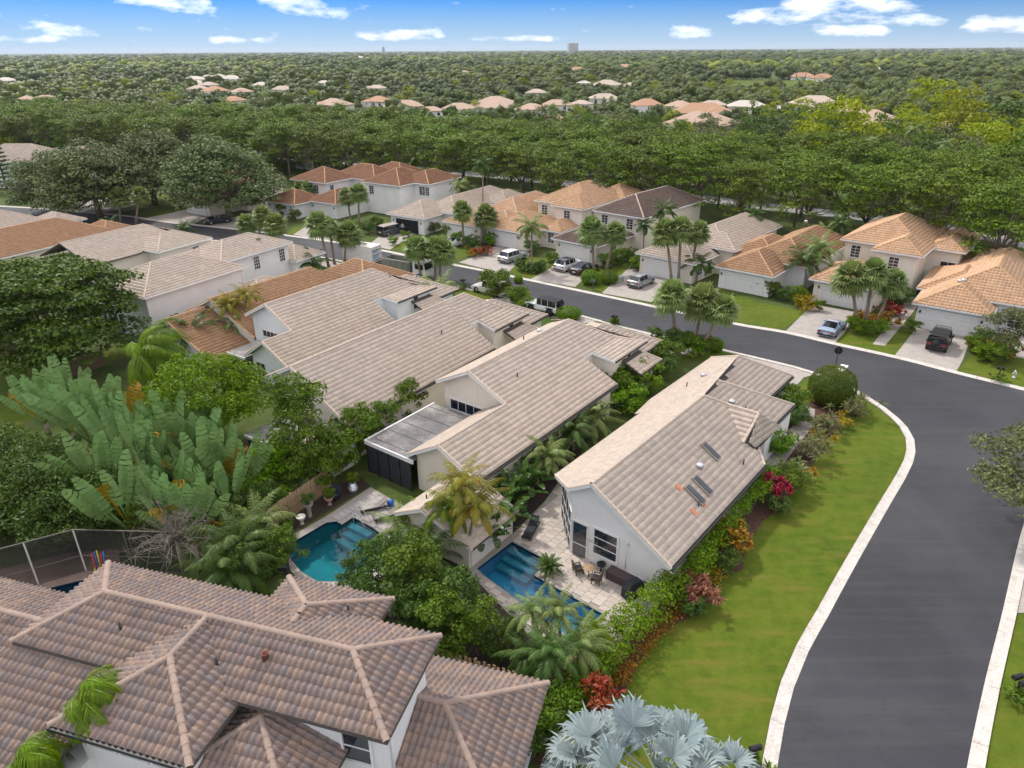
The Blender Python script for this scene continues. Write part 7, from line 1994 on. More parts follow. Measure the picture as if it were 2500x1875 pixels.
# ---------------------------------------------------------------- pools, decks, fences
def watermat(name, tint):
    m = bpy.data.materials.new(name); m.use_nodes = True; nt = m.node_tree; nt.nodes.clear()
    out = nd(nt, 'ShaderNodeOutputMaterial'); tr = nd(nt, 'ShaderNodeBsdfTransparent'); gl = nd(nt, 'ShaderNodeBsdfGlossy'); mx = nd(nt, 'ShaderNodeMixShader'); fr = nd(nt, 'ShaderNodeFresnel')
    tr.inputs[0].default_value = (*tint, 1); gl.inputs['Roughness'].default_value = .015; fr.inputs['IOR'].default_value = 1.45
    geo = nd(nt, 'ShaderNodeNewGeometry'); n = noise(nt, 2.2, 3, .5, vec=geo.outputs['Position'])
    b = nd(nt, 'ShaderNodeBump'); b.inputs['Strength'].default_value = .06; b.inputs['Distance'].default_value = .05
    nt.links.new(n, b.inputs['Height']); nt.links.new(b.outputs[0], gl.inputs['Normal']); nt.links.new(b.outputs[0], fr.inputs['Normal'])
    nt.links.new(fr.outputs[0], mx.inputs[0]); nt.links.new(tr.outputs[0], mx.inputs[1]); nt.links.new(gl.outputs[0], mx.inputs[2]); nt.links.new(mx.outputs[0], out.inputs[0])
    return m
def pool(name, label, px, plaster, wtint, depth, steps, coping=M_CONC):
    pts = [Vector((p.x, p.y)) for p in gpx(px)]; n = len(pts)
    a = sum(pts[i].x * pts[(i + 1) % n].y - pts[(i + 1) % n].x * pts[i].y for i in range(n))
    if a < 0: pts = pts[::-1]
    t = thing(name, label, 'swimming pool', (pts[0].x, pts[0].y, 0)); o = Vector((pts[0].x, pts[0].y))
    L = [p - o for p in pts]
    mb = MB(); mb.add([(p.x, p.y, -depth) for p in L], [tuple(range(n))])
    mb.add([(p.x, p.y, .05) for p in L] + [(p.x, p.y, -depth) for p in L], [(i, (i + 1) % n, n + (i + 1) % n, n + i) for i in range(n)])
    bm_ = mb.build('basin', plaster, t)
    bm = bmesh.new(); bm.from_mesh(bm_.data); bmesh.ops.triangulate(bm, faces=bm.faces[:]); bm.to_mesh(bm_.data); bm.free()
    # waterline tiles
    wl = MB()
    for i in range(n):
        p, q = L[i], L[(i + 1) % n]; d = (q - p).normalized(); nn = Vector((-d.y, d.x)) * .012
        wl.add([(p.x + nn.x, p.y + nn.y, .03), (q.x + nn.x, q.y + nn.y, .03), (q.x + nn.x, q.y + nn.y, -.14), (p.x + nn.x, p.y + nn.y, -.14)], [(0, 1, 2, 3)])
    wl.build('waterline', plain('waterline_tile', (.012, .03, .055), .3, .3), t)
    w = MB(); w.add([(p.x, p.y, -.05) for p in L], [tuple(range(n))]); wo = w.build('water', watermat(name + '_water', wtint), t)
    bm = bmesh.new(); bm.from_mesh(wo.data); bmesh.ops.triangulate(bm, faces=bm.faces[:]); bm.to_mesh(wo.data); bm.free()
    for (a_, b_, wid, zt) in steps:
        p, q = Vector(P(*a_)).to_2d() - o, Vector(P(*b_)).to_2d() - o
        d = (q - p).normalized(); nn = Vector((d.y, -d.x))
        c = [p, q, q + nn * wid, p + nn * wid]
        MB().prism([(v.x, v.y) for v in c], -depth, zt).build('step', plain('step_plaster', (.09, .34, .42), .7), t)
    return t
pool('swimming_pool', 'blue L-shaped pool in front of the corner house', POOL_R, plain('plaster_blue', (.075, .36, .54), .7, .08, .8), (.62, .90, .96), 1.2, [((1246, 1328), (1320, 1366), .45, -.25), ((1246, 1328), (1320, 1366), .95, -.55), ((1246, 1328), (1320, 1366), 1.45, -.85)])
pool('swimming_pool', 'teal pool beside the wooden fence', POOL_L, plain('plaster_teal', (.035, .24, .30), .7, .1, .8), (.50, .88, .88), 1.35, [((860, 1268), (910, 1293), .5, -.25), ((860, 1268), (910, 1293), 1.0, -.55), ((860, 1268), (910, 1293), 1.5, -.85)])
pool('swimming_pool', 'dim blue-grey pool inside the dark screen cage at the left edge', POOL_C, plain('plaster_grey', (.06, .15, .22), .7), (.5, .75, .85), 1.2, [])
M_TRAV_ = tilemat('travertine', [(.56, .48, .41), (.50, .44, .38), (.60, .52, .45), (.47, .41, .36), (.54, .46, .40)], (.40, .34, .30), .35)
M_GREYP = tilemat('grey_paver', [(.42, .38, .36), (.38, .35, .335), (.46, .42, .40), (.40, .36, .34)], (.30, .27, .25), .3)
def in_poly(x, y, poly):
    c = False; n = len(poly)
    for i in range(n):
        a, b = poly[i], poly[(i + 1) % n]
        if (a[1] > y) != (b[1] > y) and x < (b[0] - a[0]) * (y - a[1]) / (b[1] - a[1]) + a[0]: c = not c
    return c
def deck(name, px, hole, th, pw, pl, mat, base, z=.03, limit=300):
    outer = gpx(px); ho = gpx(hole) if hole else None
    d = holed(name, outer, [ho] if ho else [], z, base)
    P2 = [(p.x, p.y) for p in outer]; H2 = [(p.x, p.y) for p in ho] if ho else None
    c, s = math.cos(th), math.sin(th)
    us = [p[0] * c + p[1] * s for p in P2]; vs_ = [-p[0] * s + p[1] * c for p in P2]
    cells = []
    i = 0; u = min(us)
    while u < max(us):
        v = min(vs_) + (pl * .5 if i % 2 else 0)
        while v < max(vs_):
            quad = [(u, v), (u + pw, v), (u + pw, v + pl), (u, v + pl)]
            W_ = [(a * c - b * s, a * s + b * c) for a, b in quad]
            if all(in_poly(x, y, P2) for x, y in W_) and not (H2 and (any(in_poly(x, y, H2) for x, y in W_) or in_poly((u + pw / 2) * c - (v + pl / 2) * s, (u + pw / 2) * s + (v + pl / 2) * c, H2))):
                cells.append((u + pw / 2, v + pl / 2))
            v += pl
        u += pw; i += 1
    me = MB().box((0, 0, 0), (pw - .018, pl - .018, .05)).mesh('paver'); me.materials.append(mat)
    me.attributes.new('tint', 'FLOAT', 'FACE')
    rest = MB(); rt = []
    order = sorted(cells, key=lambda q: math.hypot(q[0] * c - q[1] * s, q[0] * s + q[1] * c))
    rr = random.Random(4)
    for k, (a, b) in enumerate(order):
        pos = (a * c - b * s, a * s + b * c, z + .012 + rr.uniform(-.003, .003))
        if k < limit:
            o = bpy.data.objects.new('paver', me); COL.objects.link(o); o.parent = d; o.location = pos; o.rotation_euler = (0, 0, th)
        else:
            rest.box(pos, (pw - .018, pl - .018, .05), rz=th); rt += [rr.random()] * 6
    if rest.v:
        o = rest.build('paver_field', mat, d); at = o.data.attributes.new('tint', 'FLOAT', 'FACE'); at.data.foreach_set('value', rt); setp(o, kind='stuff')
    return d
DECK_R = [(1238, 1316), (1268, 1290), (1330, 1225), (1372, 1165), (1392, 1180), (1400, 1350), (1600, 1428), (1640, 1440), (1490, 1590), (1440, 1640), (1400, 1600), (1300, 1560), (1170, 1425), (1142, 1400), (1150, 1385)]
deck('pool_deck', DECK_R, POOL_R, rad(50.88 - 90), .62, .42, M_TRAV_, twotone('grout', [(.30, .27, .24), (.36, .32, .29)], 3, fine=20))
DECK_L = [(690, 1322), (795, 1262), (905, 1190), (960, 1222), (1010, 1250), (1010, 1275), (985, 1300), (1040, 1330), (1000, 1420), (900, 1480), (780, 1450), (725, 1412), (690, 1370)]
deck('pool_deck', DECK_L, POOL_L, rad(53.1 - 90), .62, .42, M_GREYP, MATS['grout'])
sheet('mulch_bed', gpx([(655, 1305), (690, 1318), (905, 1186), (880, 1165), (800, 1190)]), 0.014, M_SOIL)
sheet('mulch_bed', gpx([(540, 1150), (680, 1160), (740, 1120), (700, 1080), (600, 1080)]), 0.014, M_MULCH)
sheet('mulch_bed', gpx([(1142, 1398), (1240, 1314), (1330, 1222), (1480, 1020), (1600, 880), (1560, 880), (1440, 1010), (1180, 1210), (1100, 1330)]), 0.013, M_SOIL)
sheet('mulch_bed', gpx([(1040, 1330), (1150, 1400), (1180, 1425), (1300, 1560), (1400, 1605), (1440, 1645), (1380, 1720), (1060, 1620), (900, 1485), (1000, 1425)]), 0.012, M_SOIL)
sheet('mulch_bed', gpx([(1330, 1725), (1400, 1730), (1420, 1790), (1330, 1880), (1290, 1850)]), 0.021, M_MULCH)
sheet('cage_deck', gpx([(-40, 1500), (-40, 1400), (170, 1350), (290, 1340), (300, 1440), (262, 1436), (250, 1408), (190, 1420), (60, 1452), (40, 1500)]), 0.02, twotone('brown_deck', [(.20, .14, .115), (.28, .20, .165)], 1.2, fine=10))
def fence(label, a, b, h, mat, bw=.14, gap=.015, rails=True, alt=False):
    p, q = P(*a), P(*b); d = (q - p); L = d.length; d.normalize()
    t = thing('wooden_fence', label, 'fence', p, math.atan2(d.y, d.x))
    n = int(L / (bw + gap)); me = MB().box((0, 0, h / 2), (bw, .025, h)).mesh('board'); me.materials.append(mat)
    rr = random.Random(2)
    for k in range(n):
        o = bpy.data.objects.new('board', me); COL.objects.link(o); o.parent = t
        o.location = ((k + .5) * (bw + gap), (.04 if alt and k % 2 else -.02) if alt else 0, rr.uniform(-.02, .02)); o.rotation_euler = (0, rr.uniform(-.01, .01), 0)
    for z in (.3, h - .35): MB().box((L / 2, .01 if alt else .035, z), (L, .04, .09)).build('rail', mat, t)
    for k in range(int(L / 2.4) + 1): MB().box((k * 2.4, .08, h / 2), (.1, .1, h + .05)).build('post', mat, t)
fence('tan board fence between the left pool and the slender tree', (652, 1306), (806, 1196), 1.75, M_WOOD, .15, .03)
fence('tan slatted fence running behind the foreground side roof', (1055, 1632), (1385, 1738), 1.5, M_WOOD, .15, .10, True, True)
fence('weathered brown fence below the big leafy tree', (150, 930), (262, 890), 1.6, M_WOODD, .14, .02)
fence('weathered brown fence at the left edge under the big leafy tree', (-60, 870), (70, 872), 1.5, M_WOODD, .14, .02)
# screen cage
def cage():
    p = P(178, 1293, 3.0); q = P(57, 1325, 3.0); r = P(300, 1296, 3.0)
    d = (p - q); d.z = 0; dn = d.normalized()
    t = thing('screen_cage', 'dark screened pool cage with white posts at the left edge', 'screen enclosure', (p.x, p.y, 0))
    m = bpy.data.materials.new('cage_mesh'); m.use_nodes = True; nt = m.node_tree; b = nt.nodes['Principled BSDF']; b.inputs['Base Color'].default_value = (.035, .03, .03, 1); b.inputs['Roughness'].default_value = .8
    tr = nd(nt, 'ShaderNodeBsdfTransparent'); mx = nd(nt, 'ShaderNodeMixShader'); mx.inputs[0].default_value = .42
    nt.links.new(b.outputs[0], mx.inputs[2]); nt.links.new(tr.outputs[0], mx.inputs[1]); nt.links.new(mx.outputs[0], nt.nodes['Material Output'].inputs[0])
    o = Vector((p.x, p.y, 0)); step = d.length
    nodes = [-2 * dn * step, -dn * step, Vector((0, 0, 0)), Vector((r.x, r.y, 0)) - o, Vector((r.x, r.y, 0)) - o + (Vector((r.x, r.y, 0)) - o)]
    for k, v in enumerate(nodes):
        MB().box((v.x, v.y, 1.5), (.075, .075, 3.0)).build('post', M_ALU if k in (1, 2) else plain('bronze_frame', (.12, .10, .09), .5), t)
    for v, w in zip(nodes[:-1], nodes[1:]):
        e = w - v; ang = math.atan2(e.y, e.x); c = (v + w) / 2
        for z in (.05, 1.15, 3.0): MB().box((c.x, c.y, z), (e.length, .05, .05), rz=ang).build('rail', plain('bronze_frame', (.12, .10, .09), .5), t)
        MB().box((c.x, c.y, 1.5), (e.length - .08, .008, 2.9), rz=ang).build('screen_panel', m, t)
    b0 = P(250, 1400); f = thing('pool_noodles', 'stack of red, blue and yellow pool noodles inside the screen cage', 'pool toys', b0)
    for k, col in enumerate([(.5, .05, .05), (.04, .12, .45), (.55, .42, .05), (.45, .04, .06), (.05, .2, .5)]):
        x = (k - 2) * .12
        MB().tube([(x, 0, .05), (x * 1.5, .1, 1.4 + .1 * (k % 3))], .045, 7).build('noodle', plain('foam_%d' % k, col, .7), f)
    MB().lathe((0, 0, 0), [(.3, 0), (.34, .5), (.3, .5), (.26, .05)], 10).build('basket', plain('yellow_basket', (.45, .30, .06), .7), f)
cage()

# ---------------------------------------------------------------- garden furniture
M_WICK = plain('brown_wicker', (.09, .065, .05), .8, .35, 30, bmp=.4, bscale=60)
M_CUSH = plain('dark_cushion', (.03, .03, .04), .9, .2)
def lounger(label, foot, az, mat_f, mat_c, towel=None):
    t = thing('sun_lounger', label, 'sun lounger', P(*foot), rad(az))
    MB().box((0, -.29, .30), (1.9, .05, .07)).box((0, .29, .30), (1.9, .05, .07)).box((-.9, 0, .30), (.05, .6, .06)).box((.95, 0, .30), (.05, .6, .06)).build('frame', mat_f, t)
    for x in (-.8, .75):
        for y in (-.27, .27): MB().box((x, y, .14), (.05, .05, .28)).build('leg', mat_f, t)
    MB().box((-.3, 0, .37), (1.2, .56, .07)).build('mattress', mat_c, t, bevel=.02)
    a = rad(-32); ax = Matrix.Rotation(a, 3, 'Y')
    MB().box((.62, 0, .55), (.78, .56, .07), ax=ax).build('backrest', mat_c, t, bevel=.02)
    if towel: MB().box((-.35, .0, .415), (.85, .58, .02)).build('towel', towel, t)
    return t
lounger('black padded sun lounger beside the blue pool', (1296, 1302), 70, M_BLACK, M_CUSH)
M_STRIPE = twotone('grey_sling', [(.20, .18, .17), (.30, .27, .25)], 18)
lounger('grey slatted sun lounger by the teal pool, farther from the steps', (913, 1246), 22, M_BLACK, M_STRIPE, plain('white_towel', (.34, .32, .30), .9))
lounger('grey slatted sun lounger by the teal pool, nearer to the cabana', (946, 1266), 25, M_BLACK, M_STRIPE, MATS['white_towel'])
def ball(label, px, z, r, col):
    p = P(*px); t = MB().lathe((0, 0, 0), [(r * math.sin(math.pi * k / 8) + .001, r - r * math.cos(math.pi * k / 8)) for k in range(9)], 14).build('beach_ball', plain('ball_' + label[:5], col, .4)); t.location = (p.x, p.y, z); setp(t, label, 'ball')
ball('blue ball lying between the grey loungers', (955, 1236), .05, .24, (.02, .15, .55)); ball('second blue ball under the cabana eave', (985, 1258), .05, .2, (.02, .12, .45))
def wicker_chair(label, foot, rz):
    t = thing('wicker_chair', label, 'chair', P(*foot), rad(rz))
    MB().box((0, 0, .38), (.56, .54, .1)).build('seat', M_WICK, t, bevel=.02)
    MB().box((0, 0, .45), (.48, .46, .06)).build('cushion', M_CUSH, t, bevel=.02)
    MB().box((-.27, 0, .66), (.08, .56, .56), ax=Matrix.Rotation(rad(-10), 3, 'Y')).build('backrest', M_WICK, t, bevel=.02)
    for y in (-.27, .27): MB().box((0, y, .56), (.5, .06, .05)).box((.22, y, .46), (.05, .05, .2)).build('armrest', M_WICK, t)
    for x in (-.23, .23):
        for y in (-.23, .23): MB().box((x, y, .17), (.05, .05, .34)).build('leg', M_WICK, t)
wicker_chair('brown wicker chair nearer the screen door', (1411, 1400), 20); wicker_chair('brown wicker chair nearer the pool edge', (1456, 1424), 155)
t = thing('round_table', 'small round wicker table between the two brown chairs', 'table', P(1435, 1404))
MB().lathe((0, 0, 0), [(.34, .54), (.36, .56), (.34, .58), (.01, .58)], 18).build('table_top', plain('table_cane', (.36, .24, .14), .6, .3, 20), t)
for k in range(4): MB().tube([(.26 * math.cos(k * 1.57), .26 * math.sin(k * 1.57), 0), (.3 * math.cos(k * 1.57), .3 * math.sin(k * 1.57), .55)], .018, 5).build('leg', M_BLACK, t)
t = thing('fire_bowl', 'black round stand against the gable wall', 'planter', P(1467, 1396)); MB().lathe((0, 0, 0), [(.16, 0), (.05, .1), (.05, .42), (.25, .5), (.28, .62), (.24, .62), (.1, .55)], 14).build('bowl', M_BLACK, t)
t = thing('storage_box', 'long brown wicker storage box against the gable wall', 'box', P(1512, 1420), rad(50.88 - 90)); MB().box((0, 0, .28), (1.5, .66, .56)).build('body', plain('dark_wicker', (.085, .06, .058), .8, .3, 25, bmp=.4, bscale=60), t, bevel=.02); MB().box((0, 0, .59), (1.55, .70, .06)).build('lid', MATS['dark_wicker'], t, bevel=.02)
t = thing('grill', 'gas grill under a black cover at the end of the patio', 'grill', P(1545, 1455), rad(30))
MB().add([(-.62, -.34, 0), (.62, -.34, 0), (.62, .34, 0), (-.62, .34, 0), (-.60, -.33, .75), (.60, -.33, .75), (.60, .33, .75), (-.60, .33, .75), (-.36, -.22, 1.12), (.36, -.22, 1.12), (.36, .22, 1.12), (-.36, .22, 1.12)], [(3, 2, 1, 0), (0, 1, 5, 4), (1, 2, 6, 5), (2, 3, 7, 6), (3, 0, 4, 7), (4, 5, 9, 8), (5, 6, 10, 9), (6, 7, 11, 10), (7, 4, 8, 11), (8, 9, 10, 11)]).build('cover', plain('black_cover', (.022, .024, .028), .65, .3, 3, bmp=.5, bscale=5), t, bevel=.04)
MB().tube([(-.1, -.36, .62), (.1, -.36, .62)], .02, 6).build('handle', M_STEEL, t)
def pot(label, foot, prof, mat, plant=None, s=1.0):
    t = thing('plant_pot', label, 'plant pot', P(*foot)); MB().lathe((0, 0, 0), [(r * s, z * s) for r, z in prof], 14).build('pot', mat, t)
    if plant:
        c = bpy.data.objects.new('plant', plant); COL.objects.link(c); c.parent = t; c.location = (0, 0, prof[-1][1] * s - .1); c.scale = (.33 * s,) * 3
URN = [(.18, 0), (.1, .1), (.12, .2), (.28, .5), (.32, .6), (.26, .6), (.2, .5)]
pot('white footed pot on the dark bed by the fence', (737, 1279), URN, plain('white_pot', (.62, .58, .52), .7)); pot('tall stone urn with a plant against the fence', (757, 1262), [(.18, 0), (.13, .15), (.15, .7), (.3, .95), (.33, 1.05), (.26, 1.05)], plain('stone_urn', (.35, .30, .26), .8), MIDM[2][0])
pot('pink pot with a plant at the end of the fence', (805, 1232), URN, plain('pink_pot', (.50, .33, .28), .7), MIDM[0][0]); pot('white planter standing in a metal tub by the white wall', (863, 1200), [(.3, 0), (.34, .4), (.3, .4), (.24, .4), (.24, .75), (.2, .75)], M_STEEL, MIDM[0][0])
pot('dark pot at the near end of the fence', (700, 1306), URN, plain('dark_pot', (.04, .05, .06), .6), MIDM[2][0])
t = thing('folded_chair', 'dark blue folded garden chair leaning by the white wall', 'chair', P(820, 1216), rad(-30))
MB().box((0, .1, .5), (.62, .05, 1.0), ax=Matrix.Rotation(rad(-14), 3, 'X')).build('backrest', plain('navy_sling', (.03, .045, .08), .7), t); MB().box((0, -.15, .35), (.6, .5, .05)).build('seat', MATS['navy_sling'], t)
for x in (-.28, .28): MB().box((x, -.1, .17), (.04, .5, .34)).build('leg', M_BLACK, t)
t = thing('pool_handrail', 'white steel handrails at the steps of the teal pool', 'handrail', P(885, 1277), rad(-36))
for y in (-.3, .3): MB().tube([(-.5, y, .0), (-.5, y, .75), (-.2, y, .82), (.55, y, .1)], .024, 6).build('rail', M_ALU, t)
t = thing('rain_cover', 'dark round pump cover beside the left pool', 'pump', P(690, 1398)); MB().box((0, 0, .3), (.8, .5, .5)).build('body', M_CUSH, t, bevel=.05)

# ---------------------------------------------------------------- street furniture
def letterbox(label, px, n=1, col=None, rz=-37):
    t = thing('letterbox', label, 'letterbox', P(*px), rad(rz)); m = col or M_BLACK
    MB().box((0, 0, .5), (.09, .09, 1.0)).build('post', m, t)
    for k in range(n):
        x = (k - (n - 1) / 2) * .36
        prof = [(-.11, 0), (.11, 0), (.11, .14)] + [(.11 * math.cos(a), .14 + .11 * math.sin(a)) for a in np.linspace(.3, math.pi - .3, 5)] + [(-.11, .14)]
        MB().extr([(x + u, -.3, 1.0 + v) for u, v in prof], (0, .52, 0)).build('box', m, t)
        MB().box((x + .125, .05, 1.2), (.012, .03, .18)).build('flag', m, t)
    return t
M_GREYM = plain('grey_letterbox', (.10, .10, .105), .5)
letterbox('single black letterbox over a round bush at the near kerb', (1747, 858)); letterbox('twin black letterbox at the near kerb', (1499, 795), 2); letterbox('twin grey letterbox on the island by the black car', (1447, 706), 2, M_GREYM)
letterbox('twin black letterbox in front of the hydrant', (2436, 925), 2); letterbox('black letterbox at the right edge beside the side road', (2478, 1700), 2, None, -75); letterbox('black letterbox at the bottom beside the side-road kerb', (1838, 1868), 1, None, -75); letterbox('twin black letterbox at the near kerb by the white suv', (1131, 704), 2); letterbox('twin letterbox at the near kerb left of the trailer', (756, 634), 2)
for f, lab in (((1838, 1872), 'grass tuft round the bottom letterbox'), ((2436, 930), 'strappy plants round the hydrant letterbox'), ((2490, 1715), 'plants round the right-edge letterbox'), ((1131, 706), 'little bush under the letterbox by the white suv')):
    spiky('border_shrub', lab, f, 12, .7, L_MID, 170 + int(f[0]) % 17, .5, .04)
t = thing('street_sign', 'dark back of an octagonal road sign on a pole at the junction', 'road sign', P(2036, 912), rad(-20))
MB().tube([(0, 0, 0), (0, 0, 2.6)], .035, 8).build('pole', M_BLACK, t); MB().extr([(.38 * math.cos(rad(22.5 + 45 * k)), 0, 2.35 + .38 * math.sin(rad(22.5 + 45 * k))) for k in range(8)], (0, .03, 0)).build('plate', M_BLACK, t)
sheet('stop_line', gpx([(2054, 889), (2072, 893), (2059, 910), (2041, 905)]), 0.017, plain('road_paint', (.72, .71, .68), .7, .15, 5))
t = thing('lamp_post', 'black garden lamp post on the island by the black car', 'lamp post', P(1489, 699)); MB().tube([(0, 0, 0), (0, 0, .3), (0, 0, 2.3)], [.09, .05, .04], 8).build('pole', M_BLACK, t); MB().lathe((0, 0, 2.3), [(.05, 0), (.16, .12), (.2, .4), (.06, .55), (.02, .62)], 8).build('lantern', M_BLACK, t)
t = thing('utility_box', 'pale green utility cabinet beside the silver suv drive', 'utility box', P(1509, 690), rad(-37)); MB().box((0, 0, .45), (1.2, .9, .9)).build('cabinet', plain('utility_green', (.33, .37, .31), .6), t, bevel=.03); MB().box((0, 0, .04), (1.4, 1.1, .08)).build('plinth', M_CONC, t)
t = thing('hydrant', 'silver fire hydrant on the lawn at the right', 'hydrant', P(2474, 922)); MB().lathe((0, 0, 0), [(.16, 0), (.16, .06), (.1, .08), (.1, .5), (.14, .52), (.12, .62), (.04, .72), (.03, .78)], 12).build('barrel', M_STEEL, t)
for a in (0, math.pi, -math.pi / 2): MB().tube([(0, 0, .4), (.2 * math.cos(a), .2 * math.sin(a), .4)], .06, 8).build('nozzle', M_STEEL, t)
t = thing('air_conditioner', 'grey air conditioner unit beside the orange-tiled garage', 'air conditioner', P(1899, 716), rad(-40)); MB().box((0, 0, .45), (1.0, 1.0, .9)).build('casing', plain('ac_grey', (.14, .145, .15), .5), t, bevel=.03); MB().lathe((0, 0, .9), [(.4, 0), (.4, .04), (.1, .05)], 14).build('fan_grille', M_BLACK, t)
t = thing('garden_cart', 'white folding stand and bags at the end of the silver suv drive', 'cart', P(1226, 664), rad(-37))
for x in (-.35, .35): MB().tube([(x, -.2, 0), (x, 0, .9)], .03, 5).build('leg', M_TRIM, t)
MB().box((0, 0, .9), (.75, .04, .04)).build('bar', M_TRIM, t); MB().box((.55, 0, .35), (.35, .3, .7)).build('bag', plain('white_bag', (.6, .6, .6), .8), t, bevel=.05); MB().box((.05, .05, .35), (.4, .3, .3)).build('bundle', plain('navy_bundle', (.05, .05, .14), .8), t, bevel=.05)
t = thing('utility_marker', 'small white utility pedestal on the lawn edge beside the white suv', 'utility box', P(1349, 660)); MB().lathe((0, 0, 0), [(.22, 0), (.22, .45), (.15, .55), (.03, .58)], 10).build('cover', plain('pedestal', (.55, .58, .50), .6), t)

# ---------------------------------------------------------------- vehicles
M_TYRE = plain('tyre_rubber', (.02, .02, .02), .8, .2)
def paint(name, col, metal=.0): return plain(name, col, .28, .04, 1.0, metal, .5, coat=.6)
M_RIM = plain('alloy_rim', (.32, .33, .34), .3, .1, metal=.7); M_LAMPR = plain('tail_lamp', (.35, .02, .02), .25); M_LAMPW = plain('head_lamp', (.7, .7, .68), .15); M_CARG = plain('car_glass', (.012, .014, .018), .05, .1, spec=.9)
def wheel_on(t, x, y, r, w=.22, rim=M_RIM):
    k = MB().tube([(x, y - w / 2, r), (x, y - w * .42, r), (x, y + w * .42, r), (x, y + w / 2, r)], [r * .93, r, r, r * .93], 18).build('wheel', M_TYRE, t)
    s = 1 if y > 0 else -1
    MB().tube([(x, y + s * (w / 2 - .02), r), (x, y + s * (w / 2 + .012), r)], [r * .62, r * .58], 14).build('rim', rim, k)
def car(label, px, az, stations, mat, L, Wd, wr=.34, wx=None, cat='car', dark_roof=None, gh=(None, None), name='car', zoff=.0, rim=M_RIM, loc=None):
    """stations from rear (-x) to front (+x): (x, belt height, roof height, half width at belt, half width at roof, kind) with kind b = body only, g = cabin, t = sloping glass towards the next"""
    t = thing(name, label, cat, loc if loc is not None else P(*px), rad(az))
    z0 = .22 + zoff
    body = MB(); glass = {'side_window': MB(), 'rear_window': MB(), 'windscreen': MB()}; roof = MB()
    sec = []
    for (x, zb, zr, wb, wt, kd) in stations:
        sec.append([(x, wb * .90, z0), (x, wb, z0 + .18), (x, wb * 1.0, zb - .12), (x, wb * .94, zb), (x, wt, max(zr - .06, zb + .002)), (x, wt * .82, max(zr, zb + .03)), (x, 0, max(zr, zb + .03) + .02)])
    first_g = next(i for i, s in enumerate(stations) if s[5] == 'g'); last_g = max(i for i, s in enumerate(stations) if s[5] == 'g')
    for i in range(len(sec) - 1):
        a, b = sec[i], sec[i + 1]
        ka, kb = stations[i][5], stations[i + 1][5]
        for sd in (-1, 1):
            def V(p): return (p[0], p[1] * sd, p[2])
            for j in range(6):
                quad = [V(a[j]), V(b[j]), V(b[j + 1]), V(a[j + 1])]
                if sd < 0: quad = quad[::-1]
                tgt = body
                if j == 3 and (ka == 'g' and kb == 'g'): tgt = glass['side_window']
                elif j == 3 and (ka == 'g') != (kb == 'g'): tgt = body
                elif j >= 4:
                    if ka == 'g' and kb == 'g': tgt = roof
                    elif kb == 'g': tgt = glass['rear_window']
                    elif ka == 'g': tgt = glass['windscreen']
                tgt.add(quad, [(0, 1, 2, 3)], tgt is body or tgt is roof)
    for s, rev in ((sec[0], 1), (sec[-1], 0)):
        pts = [(p[0], p[1], p[2]) for p in s] + [(p[0], -p[1], p[2]) for p in reversed(s[:-1])]
        body.add(pts, [tuple(range(len(pts)))[::-1] if rev else tuple(range(len(pts)))])
    body.build('body', mat, t); roof.build('roof_panel', dark_roof or mat, t)
    for k, g in glass.items():
        if g.v: g.build(k, M_CARG, t)
    # pillars over the side glass
    for i in range(first_g, last_g + 1):
        a = sec[i]
        for sd in (-1, 1):
            MB().tube([(a[3][0], (a[3][1] + .005) * sd, a[3][2]), (a[4][0], (a[4][1] + .005) * sd, a[4][2])], .035, 4, False).build('pillar', mat, t)
    wx = wx or (-L * .30, L * .30)
    for x in wx:
        for y in (-Wd / 2 + .11, Wd / 2 - .11):
            wheel_on(t, x, y, wr, rim=rim)
            s = 1 if y > 0 else -1
            MB().tube([(x, s * (Wd / 2 - .06), wr + .02), (x, s * (Wd / 2 - .005), wr + .02)], wr * 1.16, 18).build('wheel_arch', M_BLACK, t)
    xr, xf = stations[0][0], stations[-1][0]
    for y in (-1, 1):
        MB().box((xr - .005, y * Wd * .36, stations[0][1] - .16), (.05, .32, .16)).build('tail_light', M_LAMPR, t)
        MB().box((xf - .01, y * Wd * .35, stations[-1][1] - .12), (.06, .34, .13)).build('headlight', M_LAMPW, t)
        MB().box((sec[last_g][0][0] + .05, y * (Wd / 2 + .08), sec[last_g][3][2] + .06), (.12, .2, .14)).build('mirror', mat, t)
    MB().box((xr - .03, 0, z0 + .16), (.1, Wd * .88, .16)).build('bumper', M_BLACK, t); MB().box((xf + .02, 0, z0 + .14), (.1, Wd * .86, .16)).build('bumper', M_BLACK, t)
    MB().box((xr - .025, 0, stations[0][1] - .3), (.02, .5, .13)).build('licence_plate', M_TRIM, t)
    return t
def suv(L=4.6, W=1.86, H=1.68):
    w = W / 2
    return [(-L / 2, .95, .95, w * .93, w * .9, 'b'), (-L / 2 + .12, 1.02, 1.06, w * .97, w * .78, 'b'), (-L / 2 + .42, 1.03, H - .04, w, w * .76, 'g'), (-L / 2 + 1.4, 1.03, H, w, w * .78, 'g'), (-L / 2 + 2.3, 1.02, H - .02, w, w * .78, 'g'), (L / 2 - 1.85, 1.0, H - .1, w, w * .76, 'g'), (L / 2 - 1.15, 1.0, 1.03, w, w * .8, 'b'), (L / 2 - .4, .94, .96, w * .98, w * .78, 'b'), (L / 2, .78, .80, w * .88, w * .7, 'b')]
